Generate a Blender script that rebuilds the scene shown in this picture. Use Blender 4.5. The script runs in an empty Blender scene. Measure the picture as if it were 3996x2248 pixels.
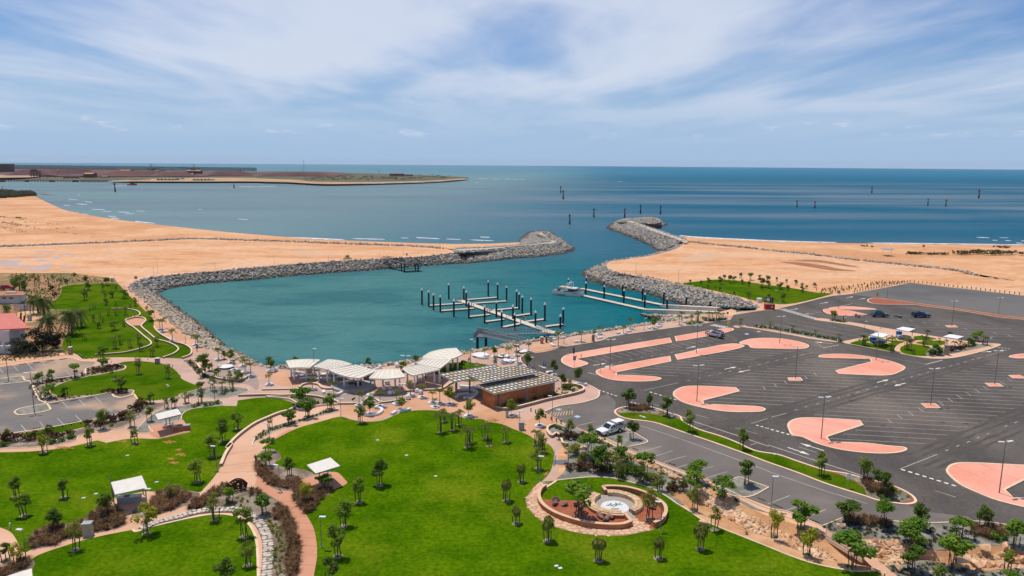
import bpy,bmesh,math,random
from mathutils import Vector,Matrix,noise
from mathutils.geometry import tessellate_polygon
random.seed(7)
SC=bpy.context.scene
COL=SC.collection
R=math.radians
# ---------------------------------------------------------------- camera
CAM_H,PITCH,ROLL,FPX=46.0,9.79,.40,2823.0
PW,PH=3996.0,2248.0
cam_data=bpy.data.cameras.new('camera')
cam_data.sensor_width=36.0
cam_data.lens=36.0*FPX/PW
cam_data.clip_start=1.0
cam_data.clip_end=60000.0
cam=bpy.data.objects.new('camera',cam_data)
COL.objects.link(cam)
CAMROT=Matrix.Rotation(R(90-PITCH),3,'X')@Matrix.Rotation(R(ROLL),3,'Z')
cam.matrix_world=Matrix.Translation((0,0,CAM_H))@CAMROT.to_4x4()
SC.camera=cam
# ---------------------------------------------------------------- sun, sky, exposure
SUN_EL,SUN_AZ=72.0,-38.0
sd=Vector((math.sin(R(SUN_AZ))*math.cos(R(SUN_EL)),math.cos(R(SUN_AZ))*math.cos(R(SUN_EL)),math.sin(R(SUN_EL))))
sun_data=bpy.data.lights.new('sun','SUN')
sun_data.energy=3.7
sun_data.angle=R(.53)
sun_data.color=(1.0,.92,.79)
sun=bpy.data.objects.new('sun',sun_data)
sun.rotation_euler=(-sd).to_track_quat('-Z','Y').to_euler()
COL.objects.link(sun)
world=bpy.data.worlds.new('World')
SC.world=world
world.use_nodes=True
wn,wl=world.node_tree.nodes,world.node_tree.links
wn.clear()
def wnode(t,**kw):
	n=wn.new(t)
	for k,v in kw.items():
		if k.startswith('i_'):
			n.inputs[int(k[2:])].default_value=v
		else :
			setattr(n,k,v)
	return n
def wmath(op,a,b=None,clamp=False):
	n=wn.new('ShaderNodeMath');n.operation=op;n.use_clamp=clamp
	for i,v in enumerate((a,b)):
		if v is None:continue
		if hasattr(v,'links'):wl.new(v,n.inputs[i])
		else :n.inputs[i].default_value=v
	return n.outputs[0]
sky=wnode('ShaderNodeTexSky',sky_type='NISHITA',sun_disc=False,sun_elevation=R(SUN_EL),sun_rotation=R(SUN_AZ),altitude=0,air_density=1.0,dust_density=.6,ozone_density=3.0)
CLOUD_LOC,CLOUD_ROT=(12.4,5.6,0),-6
tc=wnode('ShaderNodeTexCoord')
sep=wnode('ShaderNodeSeparateXYZ');wl.new(tc.outputs['Generated'],sep.inputs[0])
zz=wmath('ADD',wmath('MAXIMUM',sep.outputs[2],.0),.035)
# thin cirrus on a flat layer overhead: direction divided by height
comb=wnode('ShaderNodeCombineXYZ');wl.new(wmath('DIVIDE',sep.outputs[0],zz),comb.inputs[0]);wl.new(wmath('DIVIDE',sep.outputs[1],zz),comb.inputs[1])
def cloud_noise(loc,rot,sc,scale,det,ro,dist):
	m_=wnode('ShaderNodeMapping');wl.new(comb.outputs[0],m_.inputs[0])
	m_.inputs['Location'].default_value=loc;m_.inputs['Rotation'].default_value=(0,0,R(rot));m_.inputs['Scale'].default_value=sc
	n_=wnode('ShaderNodeTexNoise');n_.inputs['Scale'].default_value=scale;n_.inputs['Detail'].default_value=det;n_.inputs['Roughness'].default_value=ro;n_.inputs['Distortion'].default_value=dist
	wl.new(m_.outputs[0],n_.inputs['Vector']);return n_.outputs[0]
c1=cloud_noise(CLOUD_LOC,CLOUD_ROT,(.50,.21,1),1.0,3,.45,.7)
c2=cloud_noise((1.3,4.2,0),CLOUD_ROT+8,(1.0,.36,1),1.0,4,.5,.8)
c3=cloud_noise((7.3,2.2,0),CLOUD_ROT-6,(3.0,.9,1),1.0,6,.6,.6)
cl=wmath('ADD',wmath('ADD',wmath('MULTIPLY',c1,.62),wmath('MULTIPLY',c2,.28)),wmath('MULTIPLY',c3,.10))
ramp=wnode('ShaderNodeValToRGB');wl.new(cl,ramp.inputs[0]);ramp.color_ramp.interpolation='EASE'
ramp.color_ramp.elements[0].position=.36;ramp.color_ramp.elements[0].color=(.05,.05,.05,1)
ramp.color_ramp.elements[1].position=.60;ramp.color_ramp.elements[1].color=(.88,.88,.88,1)
hz=wnode('ShaderNodeMapRange',interpolation_type='SMOOTHSTEP');wl.new(sep.outputs[2],hz.inputs[0]);hz.inputs[1].default_value=.01;hz.inputs[2].default_value=.12
# small cumulus low over the sea
el=wmath('ARCSINE',sep.outputs[2]);az=wmath('ARCTAN2',sep.outputs[0],sep.outputs[1])
comb3=wnode('ShaderNodeCombineXYZ');wl.new(wmath('MULTIPLY',az,17.0),comb3 .inputs[0]);wl.new(wmath('MULTIPLY',el,46.0),comb3 .inputs[1])
n3=wnode('ShaderNodeTexNoise');n3 .inputs['Scale'].default_value=1.0;n3 .inputs['Detail'].default_value=6;n3 .inputs['Roughness'].default_value=.6
wl.new(comb3 .outputs[0],n3 .inputs['Vector'])
mr1=wnode('ShaderNodeMapRange',interpolation_type='SMOOTHSTEP');wl.new(el,mr1 .inputs[0])
mr1 .inputs[1].default_value=.030;mr1 .inputs[2].default_value=.040
mr2=wnode('ShaderNodeMapRange',interpolation_type='SMOOTHSTEP');wl.new(el,mr2 .inputs[0])
mr2 .inputs[1].default_value=.070;mr2 .inputs[2].default_value=.045
mr3=wnode('ShaderNodeMapRange',interpolation_type='SMOOTHSTEP');wl.new(n3 .outputs[0],mr3 .inputs[0])
mr3 .inputs[1].default_value=.54;mr3 .inputs[2].default_value=.68
cum=wmath('MULTIPLY',wmath('MULTIPLY',mr1 .outputs[0],mr2 .outputs[0]),mr3 .outputs[0])
cum=wmath('MULTIPLY',cum,.6)
thin=wnode('ShaderNodeMapRange',interpolation_type='SMOOTHSTEP');wl.new(sep.outputs[2],thin.inputs[0])
thin.inputs[1].default_value=.24;thin.inputs[2].default_value=.75;thin.inputs[3].default_value=1.0;thin.inputs[4].default_value=.25
cover=wmath('MAXIMUM',wmath('MULTIPLY',wmath('MULTIPLY',ramp.outputs[0],hz.outputs[0]),thin.outputs[0]),cum)
mixc=wnode('ShaderNodeMixRGB',blend_type='MIX');wl.new(cover,mixc.inputs[0])
# clear air, a little deeper blue than the model gives near the horizon
tint=wnode('ShaderNodeMixRGB',blend_type='MULTIPLY');tint.inputs[0].default_value=1.0
wl.new(sky.outputs[0],tint.inputs[1]);tint.inputs[2].default_value=(.55,.83,1.20,1)
hzm=wnode('ShaderNodeMapRange',interpolation_type='SMOOTHERSTEP');wl.new(sep.outputs[2],hzm.inputs[0])
hzm.inputs[1].default_value=.20;hzm.inputs[2].default_value=.0;hzm.inputs[3].default_value=.0;hzm.inputs[4].default_value=.95
air=wnode('ShaderNodeMixRGB',blend_type='MIX');wl.new(hzm.outputs[0],air.inputs[0]);wl.new(tint.outputs[0],air.inputs[1]);air.inputs[2].default_value=(4.5,6.35,9.0,1)
wl.new(air.outputs[0],mixc.inputs[1]);mixc.inputs[2].default_value=(8.0,8.7,10.2,1)
bg=wnode('ShaderNodeBackground');bg.inputs['Strength'].default_value=.085
wl.new(mixc.outputs[0],bg.inputs['Color'])
wo=wnode('ShaderNodeOutputWorld');wl.new(bg.outputs[0],wo.inputs['Surface'])
SC.view_settings.view_transform='Standard'
SC.view_settings.look='None'
SC.view_settings.exposure=.0
SC.view_settings.gamma=1.0
SC.view_settings.use_curve_mapping=False
SC.cycles.max_bounces=5
SC.cycles.diffuse_bounces=2
SC.cycles.glossy_bounces=2
SC.cycles.transparent_max_bounces=6
SC.cycles.caustics_reflective=False
SC.cycles.caustics_refractive=False
SC.cycles.use_denoising=True
# ---------------------------------------------------------------- survey: photo tiles -> ground
TILE=dict(A=(0,1686,2.576),B=(1000,1686,2.576),C=(2000,1686,2.576),D=(2996,1686,2.576),E=(0,1200,2.576),F=(1000,1200,2.576),G=(2000,1200,2.576),H=(2996,1200,2.576),I=(0,900,2.576),J=(1000,900,2.576),K=(2000,900,2.576),L=(2996,900,2.576),M=(0,560,2.576),N=(1000,560,2.576),O=(2000,660,2.576),P=(2996,660,2.576),Z=(0,0,.64465),a=(2130,1080,6.44),b=(1100,1340,6.44),c=(1450,1340,6.44),d=(1780,1380,4.954),e=(2300,1560,10.733),f=(0,1060,4.261),g=(3300,1180,6.44),h=(1820,1240,6.44),i=(0,620,5.724),j=(450,620,5.724),k=(3240,1120,10.733),l=(2740,1260,16.1),m=(1480,980,14.31),n=(2300,1860,7.25),o=(860,1830,7.443),p=(2900,1130,7.25))
def P(tile,x,y):
	ox,oy,s=TILE[tile]
	return (ox+x/s,oy+y/s)
def G(p,z=.0):
	"""photo point -> place on the level z"""
	d=CAMROT@Vector(((p[0]-PW/2)/FPX,-(p[1]-PH/2)/FPX,-1))
	t=(z-CAM_H)/d.z
	return Vector((d.x*t,d.y*t,z))
def T(s,z=.0):
	"""'E 10 20 30 40| F 5 6' -> [(pixel, corner)]"""
	out,tile,tok,i=[],None,s.split(),0
	while i<len(tok):
		if tok[i].isalpha():
			tile=tok[i];i+=1;continue
		y=tok[i+1];cor=y.endswith('|')
		out.append((P(tile,float(tok[i]),float(y.rstrip('|'))),cor));i+=2
	return out
def pixels(s):return [q for q,c in T(s)]
def ground(s,z=.0):return [G(q,z) for q,c in T(s)]
def to_px(v):
	d=CAMROT.transposed()@(Vector(v)-Vector((0,0,CAM_H)))
	return (PW/2+FPX*d.x/-d.z,PH/2-FPX*d.y/-d.z)
def height_at(base,top_y):
	"""height of an upright thing from its foot on the ground and the picture row of its top"""
	lo,hi=.05,150.0
	for _ in range(40):
		m=(lo+hi)/2
		if to_px((base.x,base.y,base.z+m))[1]>top_y:lo=m
		else :hi=m
	return lo
def catmull(pts,corners,closed,n):
	N=len(pts);out=[]
	segs=N if closed else N-1
	for i in range(segs):
		p1,p2=pts[i],pts[(i+1)%N]
		p0=pts[(i-1)%N] if (closed or i>0) else p1*2-p2
		p3=pts[(i+2)%N] if (closed or i+2<N) else p2*2-p1
		if corners[i]:p0=p1*2-p2
		if corners[(i+1)%N]:p3=p2*2-p1
		if corners[i] and corners[(i+1)%N]:
			out.append(p1 .copy());continue
		t0=.0
		t1=t0+max((p1-p0).length,1e-4)**.5
		t2=t1+max((p2-p1).length,1e-4)**.5
		t3=t2+max((p3-p2).length,1e-4)**.5
		for k in range(n):
			t=t1+(t2-t1)*k/n
			A1=p0*((t1-t)/(t1-t0))+p1*((t-t0)/(t1-t0))
			A2=p1*((t2-t)/(t2-t1))+p2*((t-t1)/(t2-t1))
			A3=p2*((t3-t)/(t3-t2))+p3*((t-t2)/(t3-t2))
			B1=A1*((t2-t)/(t2-t0))+A2*((t-t0)/(t2-t0))
			B2=A2*((t3-t)/(t3-t1))+A3*((t-t1)/(t3-t1))
			out.append(B1*((t2-t)/(t2-t1))+B2*((t-t1)/(t2-t1)))
	if not closed:out.append(pts[-1].copy())
	return out
def line(s,z=.0,closed=False,n=5,smooth=True):
	q=T(s)
	pts=[G(a,z) for a,c in q]
	if not smooth:return pts
	return catmull(pts,[c for a,c in q],closed,n)
# ---------------------------------------------------------------- mesh building
class MB:
	def __init__(s):s.v=[];s.f=[]
	def add(s,verts,faces):
		o=len(s.v);s.v+=[tuple(x) for x in verts];s.f+=[tuple(o+i for i in f) for f in faces];return s
	def box(s,c,size,rz=.0,top=1.0):
		cx,cy,cz=c;hx,hy,hz=size[0]/2,size[1]/2,size[2]/2
		cr,sr=math.cos(rz),math.sin(rz);vs=[]
		for dz in (-1,1):
			k=top if dz>0 else 1.0
			for dx,dy in ((-1,-1),(1,-1),(1,1),(-1,1)):
				x,y=dx*hx*k,dy*hy*k
				vs.append((cx+x*cr-y*sr,cy+x*sr+y*cr,cz+dz*hz))
		return s.add(vs,[(0,3,2,1),(4,5,6,7),(0,1,5,4),(1,2,6,5),(2,3,7,6),(3,0,4,7)])
	def tube(s,pts,rad,n=6,cap=True):
		pts=[Vector(p) for p in pts];rads=rad if isinstance(rad,(list,tuple)) else [rad]*len(pts)
		vs,fs=[],[]
		for i,p in enumerate(pts):
			d=(pts[min(i+1,len(pts)-1)]-pts[max(i-1,0)])
			d=d.normalized() if d.length>1e-9 else Vector((0,0,1))
			up=Vector((0,0,1)) if abs(d.z)<.95 else Vector((1,0,0))
			a=d.cross(up).normalized();b=a.cross(d)
			for k in range(n):
				t=2*math.pi*k/n
				vs.append(p+(a*math.cos(t)+b*math.sin(t))*rads[i])
		for i in range(len(pts)-1):
			for k in range(n):
				k2=(k+1)%n
				fs.append((i*n+k,i*n+k2,(i+1)*n+k2,(i+1)*n+k))
		if cap:
			fs.append(tuple(range(n))[::-1]);fs.append(tuple((len(pts)-1)*n+k for k in range(n)))
		return s.add(vs,fs)
	def lathe(s,c,prof,n=16,sx=1.0,sy=1.0):
		vs,fs=[],[]
		for r,z in prof:
			for k in range(n):
				t=2*math.pi*k/n
				vs.append((c[0]+r*sx*math.cos(t),c[1]+r*sy*math.sin(t),c[2]+z))
		for i in range(len(prof)-1):
			for k in range(n):
				k2=(k+1)%n
				fs.append((i*n+k,i*n+k2,(i+1)*n+k2,(i+1)*n+k))
		fs.append(tuple(range(n))[::-1]);fs.append(tuple((len(prof)-1)*n+k for k in range(n)))
		return s.add(vs,fs)
	def bar(s,a,b,w,h):
		"""straight bar between two points, w wide and h deep"""
		a,b=Vector(a),Vector(b);d=(b-a).normalized()
		up=Vector((0,0,1)) if abs(d.z)<.98 else Vector((0,1,0))
		sd_=d.cross(up).normalized()*(w/2);u=sd_.normalized().cross(d)*(h/2)
		vs=[a-sd_-u,a+sd_-u,a+sd_+u,a-sd_+u,b-sd_-u,b+sd_-u,b+sd_+u,b-sd_+u]
		return s.add(vs,[(0,1,2,3),(7,6,5,4),(0,4,5,1),(1,5,6,2),(2,6,7,3),(3,7,4,0)])
	def prism(s,pts,z0,z1):
		"""solid with a flat polygon plan; top follows pts z when z1 is None"""
		n=len(pts)
		vs=[(p[0],p[1],z0) for p in pts]+[(p[0],p[1],z1) for p in pts]
		tri=tessellate_polygon([[Vector((p[0],p[1],0)) for p in pts]])
		fs=[]
		for t in tri:
			a,b,c=(Vector(vs[k][:2]).to_3d() for k in t)
			t=t if (b-a).cross(c-a).z>0 else (t[0],t[2],t[1])
			fs.append(tuple(n+k for k in t));fs.append((t[0],t[2],t[1]))
		area=sum(pts[k][0]*pts[(k+1)%n][1]-pts[(k+1)%n][0]*pts[k][1] for k in range(n))
		for k in range(n):
			k2=(k+1)%n
			fs.append((k,k2,n+k2,n+k) if area>0 else (k2,k,n+k,n+k2))
		return s.add(vs,fs)
	def sheet(s,pts,z=None):
		vs=[(p[0],p[1],p[2] if z is None else z) for p in pts]
		fs=[]
		for t in tessellate_polygon([[Vector((p[0],p[1],0)) for p in pts]]):
			a,b,c=(Vector((vs[k][0],vs[k][1],0)) for k in t)
			fs.append(tuple(t) if (b-a).cross(c-a).z>0 else (t[0],t[2],t[1]))
		return s.add(vs,fs)
	def strip(s,pts,w,z0,z1,closed=False,side=.0):
		"""wall or kerb of width w following a line; side shifts it (+ left, - right)"""
		n=len(pts);L_,R_=[],[]
		for i in range(n):
			a=pts[(i-1)%n] if (closed or i>0) else pts[i]
			b=pts[(i+1)%n] if (closed or i<n-1) else pts[i]
			d=Vector((b[0]-a[0],b[1]-a[1],0))
			d=d.normalized() if d.length>1e-9 else Vector((1,0,0))
			nn=Vector((-d.y,d.x,0));p=Vector((pts[i][0],pts[i][1],0))
			L_.append(p+nn*(w/2+side));R_.append(p+nn*(-w/2+side))
		zf0=z0 if callable(z0) else (lambda i:z0);zf1=z1 if callable(z1) else (lambda i:z1)
		vs,fs=[],[]
		for i in range(n):
			a,b=zf0(i),zf1(i)
			vs+=[(L_[i].x,L_[i].y,a),(R_[i].x,R_[i].y,a),(R_[i].x,R_[i].y,b),(L_[i].x,L_[i].y,b)]
		for i in range(n if closed else n-1):
			o,q=i*4,((i+1)%n)*4
			fs+=[(o+1,q+1,q+2,o+2),(o+2,q+2,q+3,o+3),(o+3,q+3,q,o),(o,q,q+1,o+1)]
		if not closed:
			fs+=[(0,1,2,3),tuple((n-1)*4+k for k in (3,2,1,0))]
		return s.add(vs,fs)
	def mesh(s,name='mesh',smooth=False):
		me=bpy.data.meshes.new(name);me.from_pydata(s.v,[],s.f);me.update()
		if smooth:me.polygons.foreach_set('use_smooth',[True]*len(me.polygons))
		return me
	def build(s,name,m,parent=None,smooth=False):
		me=s.mesh(name,smooth)
		if m is not None:me.materials.append(m)
		return link(name,me,parent)
def link(name,me,parent=None,loc=None,rz=None,scale=None):
	o=bpy.data.objects.new(name,me);COL.objects.link(o)
	if parent is not None:o.parent=parent
	if loc is not None:o.location=loc
	if rz is not None:o.rotation_euler=(0,0,rz)
	if scale is not None:o.scale=scale if hasattr(scale,'__len__') else (scale,)*3
	return o
def tag(o,label=None,cat=None,group=None,kind=None):
	if label:o['label']=label
	if cat:o['category']=cat
	if group:o['group']=group
	if kind:o['kind']=kind
	return o
def root(name,loc=(0,0,0),rz=.0,label=None,cat=None,group=None,scale=None):
	o=link(name,None,None,loc,rz,scale);o.empty_display_size=.3
	return tag(o,label,cat,group)
def structure(name,mb,m,parent=None):
	o=mb.build(name,m,parent)
	if parent is None:o['kind']='structure'
	return o
ORD=['','second','third','fourth','fifth','sixth','seventh','eighth','ninth','tenth','eleventh','twelfth','thirteenth','fourteenth','fifteenth','sixteenth','seventeenth','eighteenth','nineteenth','twentieth','twenty-first','twenty-second','twenty-third','twenty-fourth','twenty-fifth','twenty-sixth','twenty-seventh','twenty-eighth','twenty-ninth','thirtieth']
def ordinal(k,n,a='left',b='right'):
	if k==0:return a+'most'
	if k==n-1:return b+'most'
	return (ORD[k]+' from the '+a) if k<=n/2 else (ORD[n-1-k]+' from the '+b)
# ---------------------------------------------------------------- materials
MATS={}
def pm(name,c1,c2=None,scale=.5,c3=None,scale2=.05,rough=.85,bump=.0,bscale=3.0,rand=.0,spec=.25,metal=.0,lo=.35,hi=.65,lo2=.42,hi2=.60,local=False,stretch=None,bdist=.05,transl=.0,fine=.0,fscale=30.0,tide=False):
	m=bpy.data.materials.new(name);m.use_nodes=True;MATS[name]=m
	nt=m.node_tree;nd,lk=nt.nodes,nt.links
	b=nd['Principled BSDF']
	b.inputs['Roughness'].default_value=rough;b.inputs['Metallic'].default_value=metal
	b.inputs['Specular IOR Level'].default_value=spec
	def col(c):return (c[0],c[1],c[2],1)
	if local:
		g=nd.new('ShaderNodeTexCoord');pos=g.outputs['Object']
	else :
		g=nd.new('ShaderNodeNewGeometry');pos=g.outputs['Position']
	if stretch:
		mpp=nd.new('ShaderNodeMapping');mpp.inputs['Rotation'].default_value=(0,0,R(stretch[2] if len(stretch)>2 else 0))
		mpp.inputs['Scale'].default_value=(stretch[0],stretch[1],1);lk.new(pos,mpp.inputs[0]);pos=mpp.outputs[0]
	cur=None
	def nz(sc,det=5.0,ro=.6):
		n=nd.new('ShaderNodeTexNoise');n.inputs['Scale'].default_value=sc;n.inputs['Detail'].default_value=det;n.inputs['Roughness'].default_value=ro
		lk.new(pos,n.inputs['Vector']);return n.outputs[0]
	def mixer(fac,a,bcol,l,h):
		mr=nd.new('ShaderNodeMapRange');mr.inputs[1].default_value=l;mr.inputs[2].default_value=h;mr.interpolation_type='SMOOTHSTEP';lk.new(fac,mr.inputs[0])
		mx=nd.new('ShaderNodeMixRGB');lk.new(mr.outputs[0],mx.inputs[0])
		if hasattr(a,'links'):lk.new(a,mx.inputs[1])
		else :mx.inputs[1].default_value=col(a)
		mx.inputs[2].default_value=col(bcol);return mx.outputs[0]
	cur=c1
	if c2:cur=mixer(nz(scale),cur,c2,lo,hi)
	if c3:cur=mixer(nz(scale2,3.0),cur,c3,lo2,hi2)
	if fine:
		nf=nz(fscale,3.0,.7)
		mr=nd.new('ShaderNodeMapRange');mr.inputs[1].default_value=.3;mr.inputs[2].default_value=.7
		mr.inputs[3].default_value=1-fine;mr.inputs[4].default_value=1+fine;lk.new(nf,mr.inputs[0])
		mx=nd.new('ShaderNodeMixRGB');mx.blend_type='MULTIPLY';mx.inputs[0].default_value=1
		if hasattr(cur,'links'):lk.new(cur,mx.inputs[1])
		else :mx.inputs[1].default_value=col(cur)
		lk.new(mr.outputs[0],mx.inputs[2]);cur=mx.outputs[0]
	if tide:
		sz=nd.new('ShaderNodeSeparateXYZ');gz=nd.new('ShaderNodeNewGeometry');lk.new(gz.outputs['Position'],sz.inputs[0])
		mz=nd.new('ShaderNodeMapRange');mz.inputs[1].default_value=-3.5;mz.inputs[2].default_value=-2.7;mz.inputs[3].default_value=.32;lk.new(sz.outputs[2],mz.inputs[0])
		mx=nd.new('ShaderNodeMixRGB');mx.blend_type='MULTIPLY';mx.inputs[0].default_value=1;lk.new(cur,mx.inputs[1]);lk.new(mz.outputs[0],mx.inputs[2]);cur=mx.outputs[0]
	if rand:
		oi=nd.new('ShaderNodeObjectInfo');hs=nd.new('ShaderNodeHueSaturation')
		def rr(o,l,h):
			mr=nd.new('ShaderNodeMapRange');mr.inputs[3].default_value=l;mr.inputs[4].default_value=h;lk.new(o,mr.inputs[0]);return mr.outputs[0]
		lk.new(rr(oi.outputs['Random'],1-rand,1+rand),hs.inputs['Value'])
		lk.new(rr(oi.outputs['Random'],.5+rand*.05,.5-rand*.05),hs.inputs['Hue'])
		if hasattr(cur,'links'):lk.new(cur,hs.inputs['Color'])
		else :hs.inputs['Color'].default_value=col(cur)
		cur=hs.outputs[0]
	if hasattr(cur,'links'):lk.new(cur,b.inputs['Base Color'])
	else :b.inputs['Base Color'].default_value=col(cur)
	if bump:
		bp=nd.new('ShaderNodeBump');bp.inputs['Strength'].default_value=bump;bp.inputs['Distance'].default_value=bdist
		lk.new(nz(bscale,4.0),bp.inputs['Height']);lk.new(bp.outputs[0],b.inputs['Normal'])
	if transl:
		tr=nd.new('ShaderNodeBsdfTranslucent');ms=nd.new('ShaderNodeMixShader');ms.inputs[0].default_value=transl
		if hasattr(cur,'links'):lk.new(cur,tr.inputs[0])
		else :tr.inputs[0].default_value=col(cur)
		lk.new(b.outputs[0],ms.inputs[1]);lk.new(tr.outputs[0],ms.inputs[2]);lk.new(ms.outputs[0],nd['Material Output'].inputs[0])
	return m
M_sand=pm('sand',(.66,.345,.165),(.50,.225,.095),.05,(.68,.40,.23),.016,bump=.5,bscale=.7,stretch=(1,2.6,8),fine=.22,fscale=.28,lo=.42,hi=.72,bdist=.2)
M_beach=pm('beach_sand',(.70,.40,.21),(.62,.32,.15),.05,(.56,.27,.12),.02,bump=.4,bscale=.5,fine=.14,fscale=.3,bdist=.2)
M_earth=pm('bare_earth',(.30,.15,.07),(.42,.23,.11),.25,(.16,.13,.035),.09,bump=.4,bscale=2,fine=.2,fscale=3)
M_grass=pm('grass',(.042,.108,.001),(.082,.158,.002),.16,(.125,.180,.006),.07,rough=1.0,bump=.9,bscale=4,spec=.0,fine=.38,fscale=1.7,lo=.32,hi=.66,lo2=.48,hi2=.72,bdist=.12)
M_grass2=pm('grass_young',(.036,.096,.001),(.062,.132,.002),.25,(.092,.145,.005),.09,rough=1.0,bump=.9,bscale=9,spec=.0,fine=.30,fscale=3.2,bdist=.12)
M_asph=pm('asphalt',(.074,.064,.056),(.112,.096,.084),.10,(.175,.142,.114),.030,bump=.25,bscale=14,fine=.22,fscale=2.4,lo2=.50,hi2=.78,stretch=(1,.45,-52))
M_asph2=pm('worn_asphalt',(.155,.142,.135),(.195,.170,.152),.12,(.44,.30,.20),.06,bump=.25,bscale=14,fine=.12,fscale=6.0,lo2=.48,hi2=.66)
M_asph3=pm('dusty_asphalt',(.138,.120,.108),(.172,.149,.132),.10,(.28,.22,.18),.05,bump=.25,bscale=14,fine=.12,fscale=6.0,lo2=.55,hi2=.74)
M_gravel=pm('gravel_seal',(.108,.104,.100),(.132,.126,.120),.09,(.15,.14,.13),.02,bump=.4,bscale=10,fine=.2,fscale=4)
M_pink=pm('pink_concrete',(.79,.325,.225),(.72,.28,.185),.16,(.82,.375,.275),.05,fine=.08,fscale=2.5,bump=.1,bscale=8)
M_kerb=pm('cream_concrete',(.80,.60,.42),(.72,.52,.36),.5,fine=.08,fscale=3)
M_path=pm('tan_concrete',(.66,.385,.245),(.60,.34,.21),.18,(.70,.43,.29),.05,fine=.07,fscale=4)
M_path2=pm('salmon_concrete',(.58,.275,.165),(.53,.245,.145),.15,(.60,.30,.19),.05,fine=.06,fscale=4)
M_pave=pm('pinkish_paving',(.52,.34,.265),(.46,.295,.225),.3,(.57,.37,.28),.06,fine=.12,fscale=5)
M_orange=pm('orange_paving',(.58,.31,.175),(.53,.275,.15),.25,(.62,.35,.22),.07,fine=.09,fscale=5)
M_greyp=pm('grey_paving',(.36,.275,.235),(.32,.24,.205),.4,fine=.14,fscale=6)
M_mulch=pm('mulch',(.26,.195,.145),(.36,.285,.225),.8,(.17,.125,.085),.3,bump=.8,bscale=6,fine=.35,fscale=5)
M_gmulch=pm('grey_mulch',(.235,.215,.185),(.30,.275,.24),.9,(.165,.165,.125),.35,bump=.8,bscale=6,fine=.35,fscale=5)
M_redmulch=pm('red_gravel',(.30,.085,.04),(.36,.115,.06),.7,bump=.6,bscale=8,fine=.3,fscale=5)
M_ochre=pm('ochre_earth',(.55,.29,.135),(.47,.24,.11),.5,(.60,.36,.2),.15,bump=.5,bscale=4,fine=.15,fscale=4)
M_paint=pm('road_paint',(.50,.44,.38),(.34,.30,.27),.5,lo=.4,hi=.7)
M_paint_w=pm('white_road_paint',(.80,.76,.70),(.68,.62,.55),.6)
M_white=pm('white_paint',(.82,.81,.79),(.78,.76,.73),.6,rough=.5)
M_whitec=pm('white_concrete',(.80,.78,.76),(.72,.69,.66),1.2,rough=.6,fine=.05)
M_roofw=pm('cream_white_roof',(.82,.76,.65),(.78,.71,.60),.7,rough=.6)
M_roofcol=pm('offwhite_sheet',(.74,.69,.61),(.68,.63,.55),1.0,rough=.5)
M_grey=pm('grey_steel',(.20,.205,.21),(.16,.165,.17),2.0,rough=.5,metal=.2)
M_lgrey=pm('galvanised_steel',(.42,.44,.44),(.34,.36,.36),1.5,rough=.45,metal=.4)
M_dark=pm('dark_steel',(.045,.05,.06),(.03,.034,.04),2,rough=.6)
M_black=pm('black_plastic',(.012,.014,.02),(.02,.022,.03),1,rough=.6)
M_lampgrey=pm('pole_grey',(.25,.22,.20),(.20,.18,.17),2,rough=.6)
M_lamphead=pm('lamp_head_grey',(.70,.71,.72),(.62,.63,.64),3,rough=.4)
M_deck=pm('pontoon_deck',(.66,.58,.47),(.58,.50,.40),.6,fine=.08,fscale=4)
M_float=pm('float_side',(.17,.155,.13),(.11,.10,.085),.8)
M_brick=pm('rammed_earth',(.40,.145,.055),(.33,.11,.04),.5,(.46,.19,.085),.9,bump=.3,bscale=5,stretch=(.3,.3),fine=.12,fscale=6)
M_timber=pm('timber',(.20,.115,.055),(.15,.085,.04),2)
M_stone=pm('tan_stone',(.66,.46,.29),(.56,.36,.21),.9,rough=.9,rand=.18,fine=.15,fscale=3)
M_pstone=pm('paving_stone',(.68,.45,.30),(.60,.37,.23),.5,rough=.9,rand=.14,fine=.08,fscale=4)
M_wstone=pm('white_stone',(.60,.52,.44),(.46,.38,.31),.9,rough=.9,rand=.14,fine=.15,fscale=3)
M_rock=pm('grey_rock',(.40,.385,.36),(.28,.27,.255),.5,(.47,.40,.31),.25,rough=.95,rand=.30,fine=.2,fscale=3,tide=True)
M_rockb=pm('grey_rock_mass',(.41,.395,.37),(.24,.235,.225),.55,(.48,.40,.30),.33,rough=.95,fine=.25,fscale=1.2,tide=True)
M_rockt=pm('tan_rock',(.56,.46,.34),(.44,.36,.27),.5,(.62,.50,.36),.3,rough=.95,rand=.22,fine=.2,fscale=3,tide=True)
M_rocktb=pm('tan_rock_mass',(.58,.475,.35),(.40,.32,.24),.55,rough=.95,fine=.25,fscale=1.2,tide=True)
M_rocko=pm('ochre_rock',(.64,.40,.23),(.54,.31,.16),.7,(.70,.49,.32),.4,rough=.95,rand=.2,fine=.15,fscale=3)
M_rockp=pm('purple_rock',(.20,.115,.105),(.13,.08,.085),1.0,(.30,.17,.12),.8,rough=.9,rand=.1)
M_rubble=pm('rubble_base',(.09,.083,.075),(.13,.12,.105),.6,bump=1.0,bscale=2,fine=.4,fscale=1.5)
M_bark=pm('bark',(.14,.10,.07),(.20,.15,.11),3,rough=.95)
M_stake=pm('stake',(.075,.055,.045),(.05,.038,.03),3,rough=.9)
def leaf(name,c1,c2,sc=1.2,rand=.16,tr=.33):return pm(name,c1,c2,sc,rough=.7,spec=.08,rand=rand,transl=tr,fine=.25,fscale=4.0)
M_leaf=leaf('leaf_green',(.125,.200,.020),(.215,.285,.034))
M_leafd=leaf('leaf_dark',(.066,.130,.016),(.130,.200,.026))
M_leafb=leaf('leaf_bright',(.090,.190,.016),(.170,.280,.028))
M_leafy=leaf('leaf_yellow',(.270,.290,.020),(.370,.370,.032))
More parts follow.
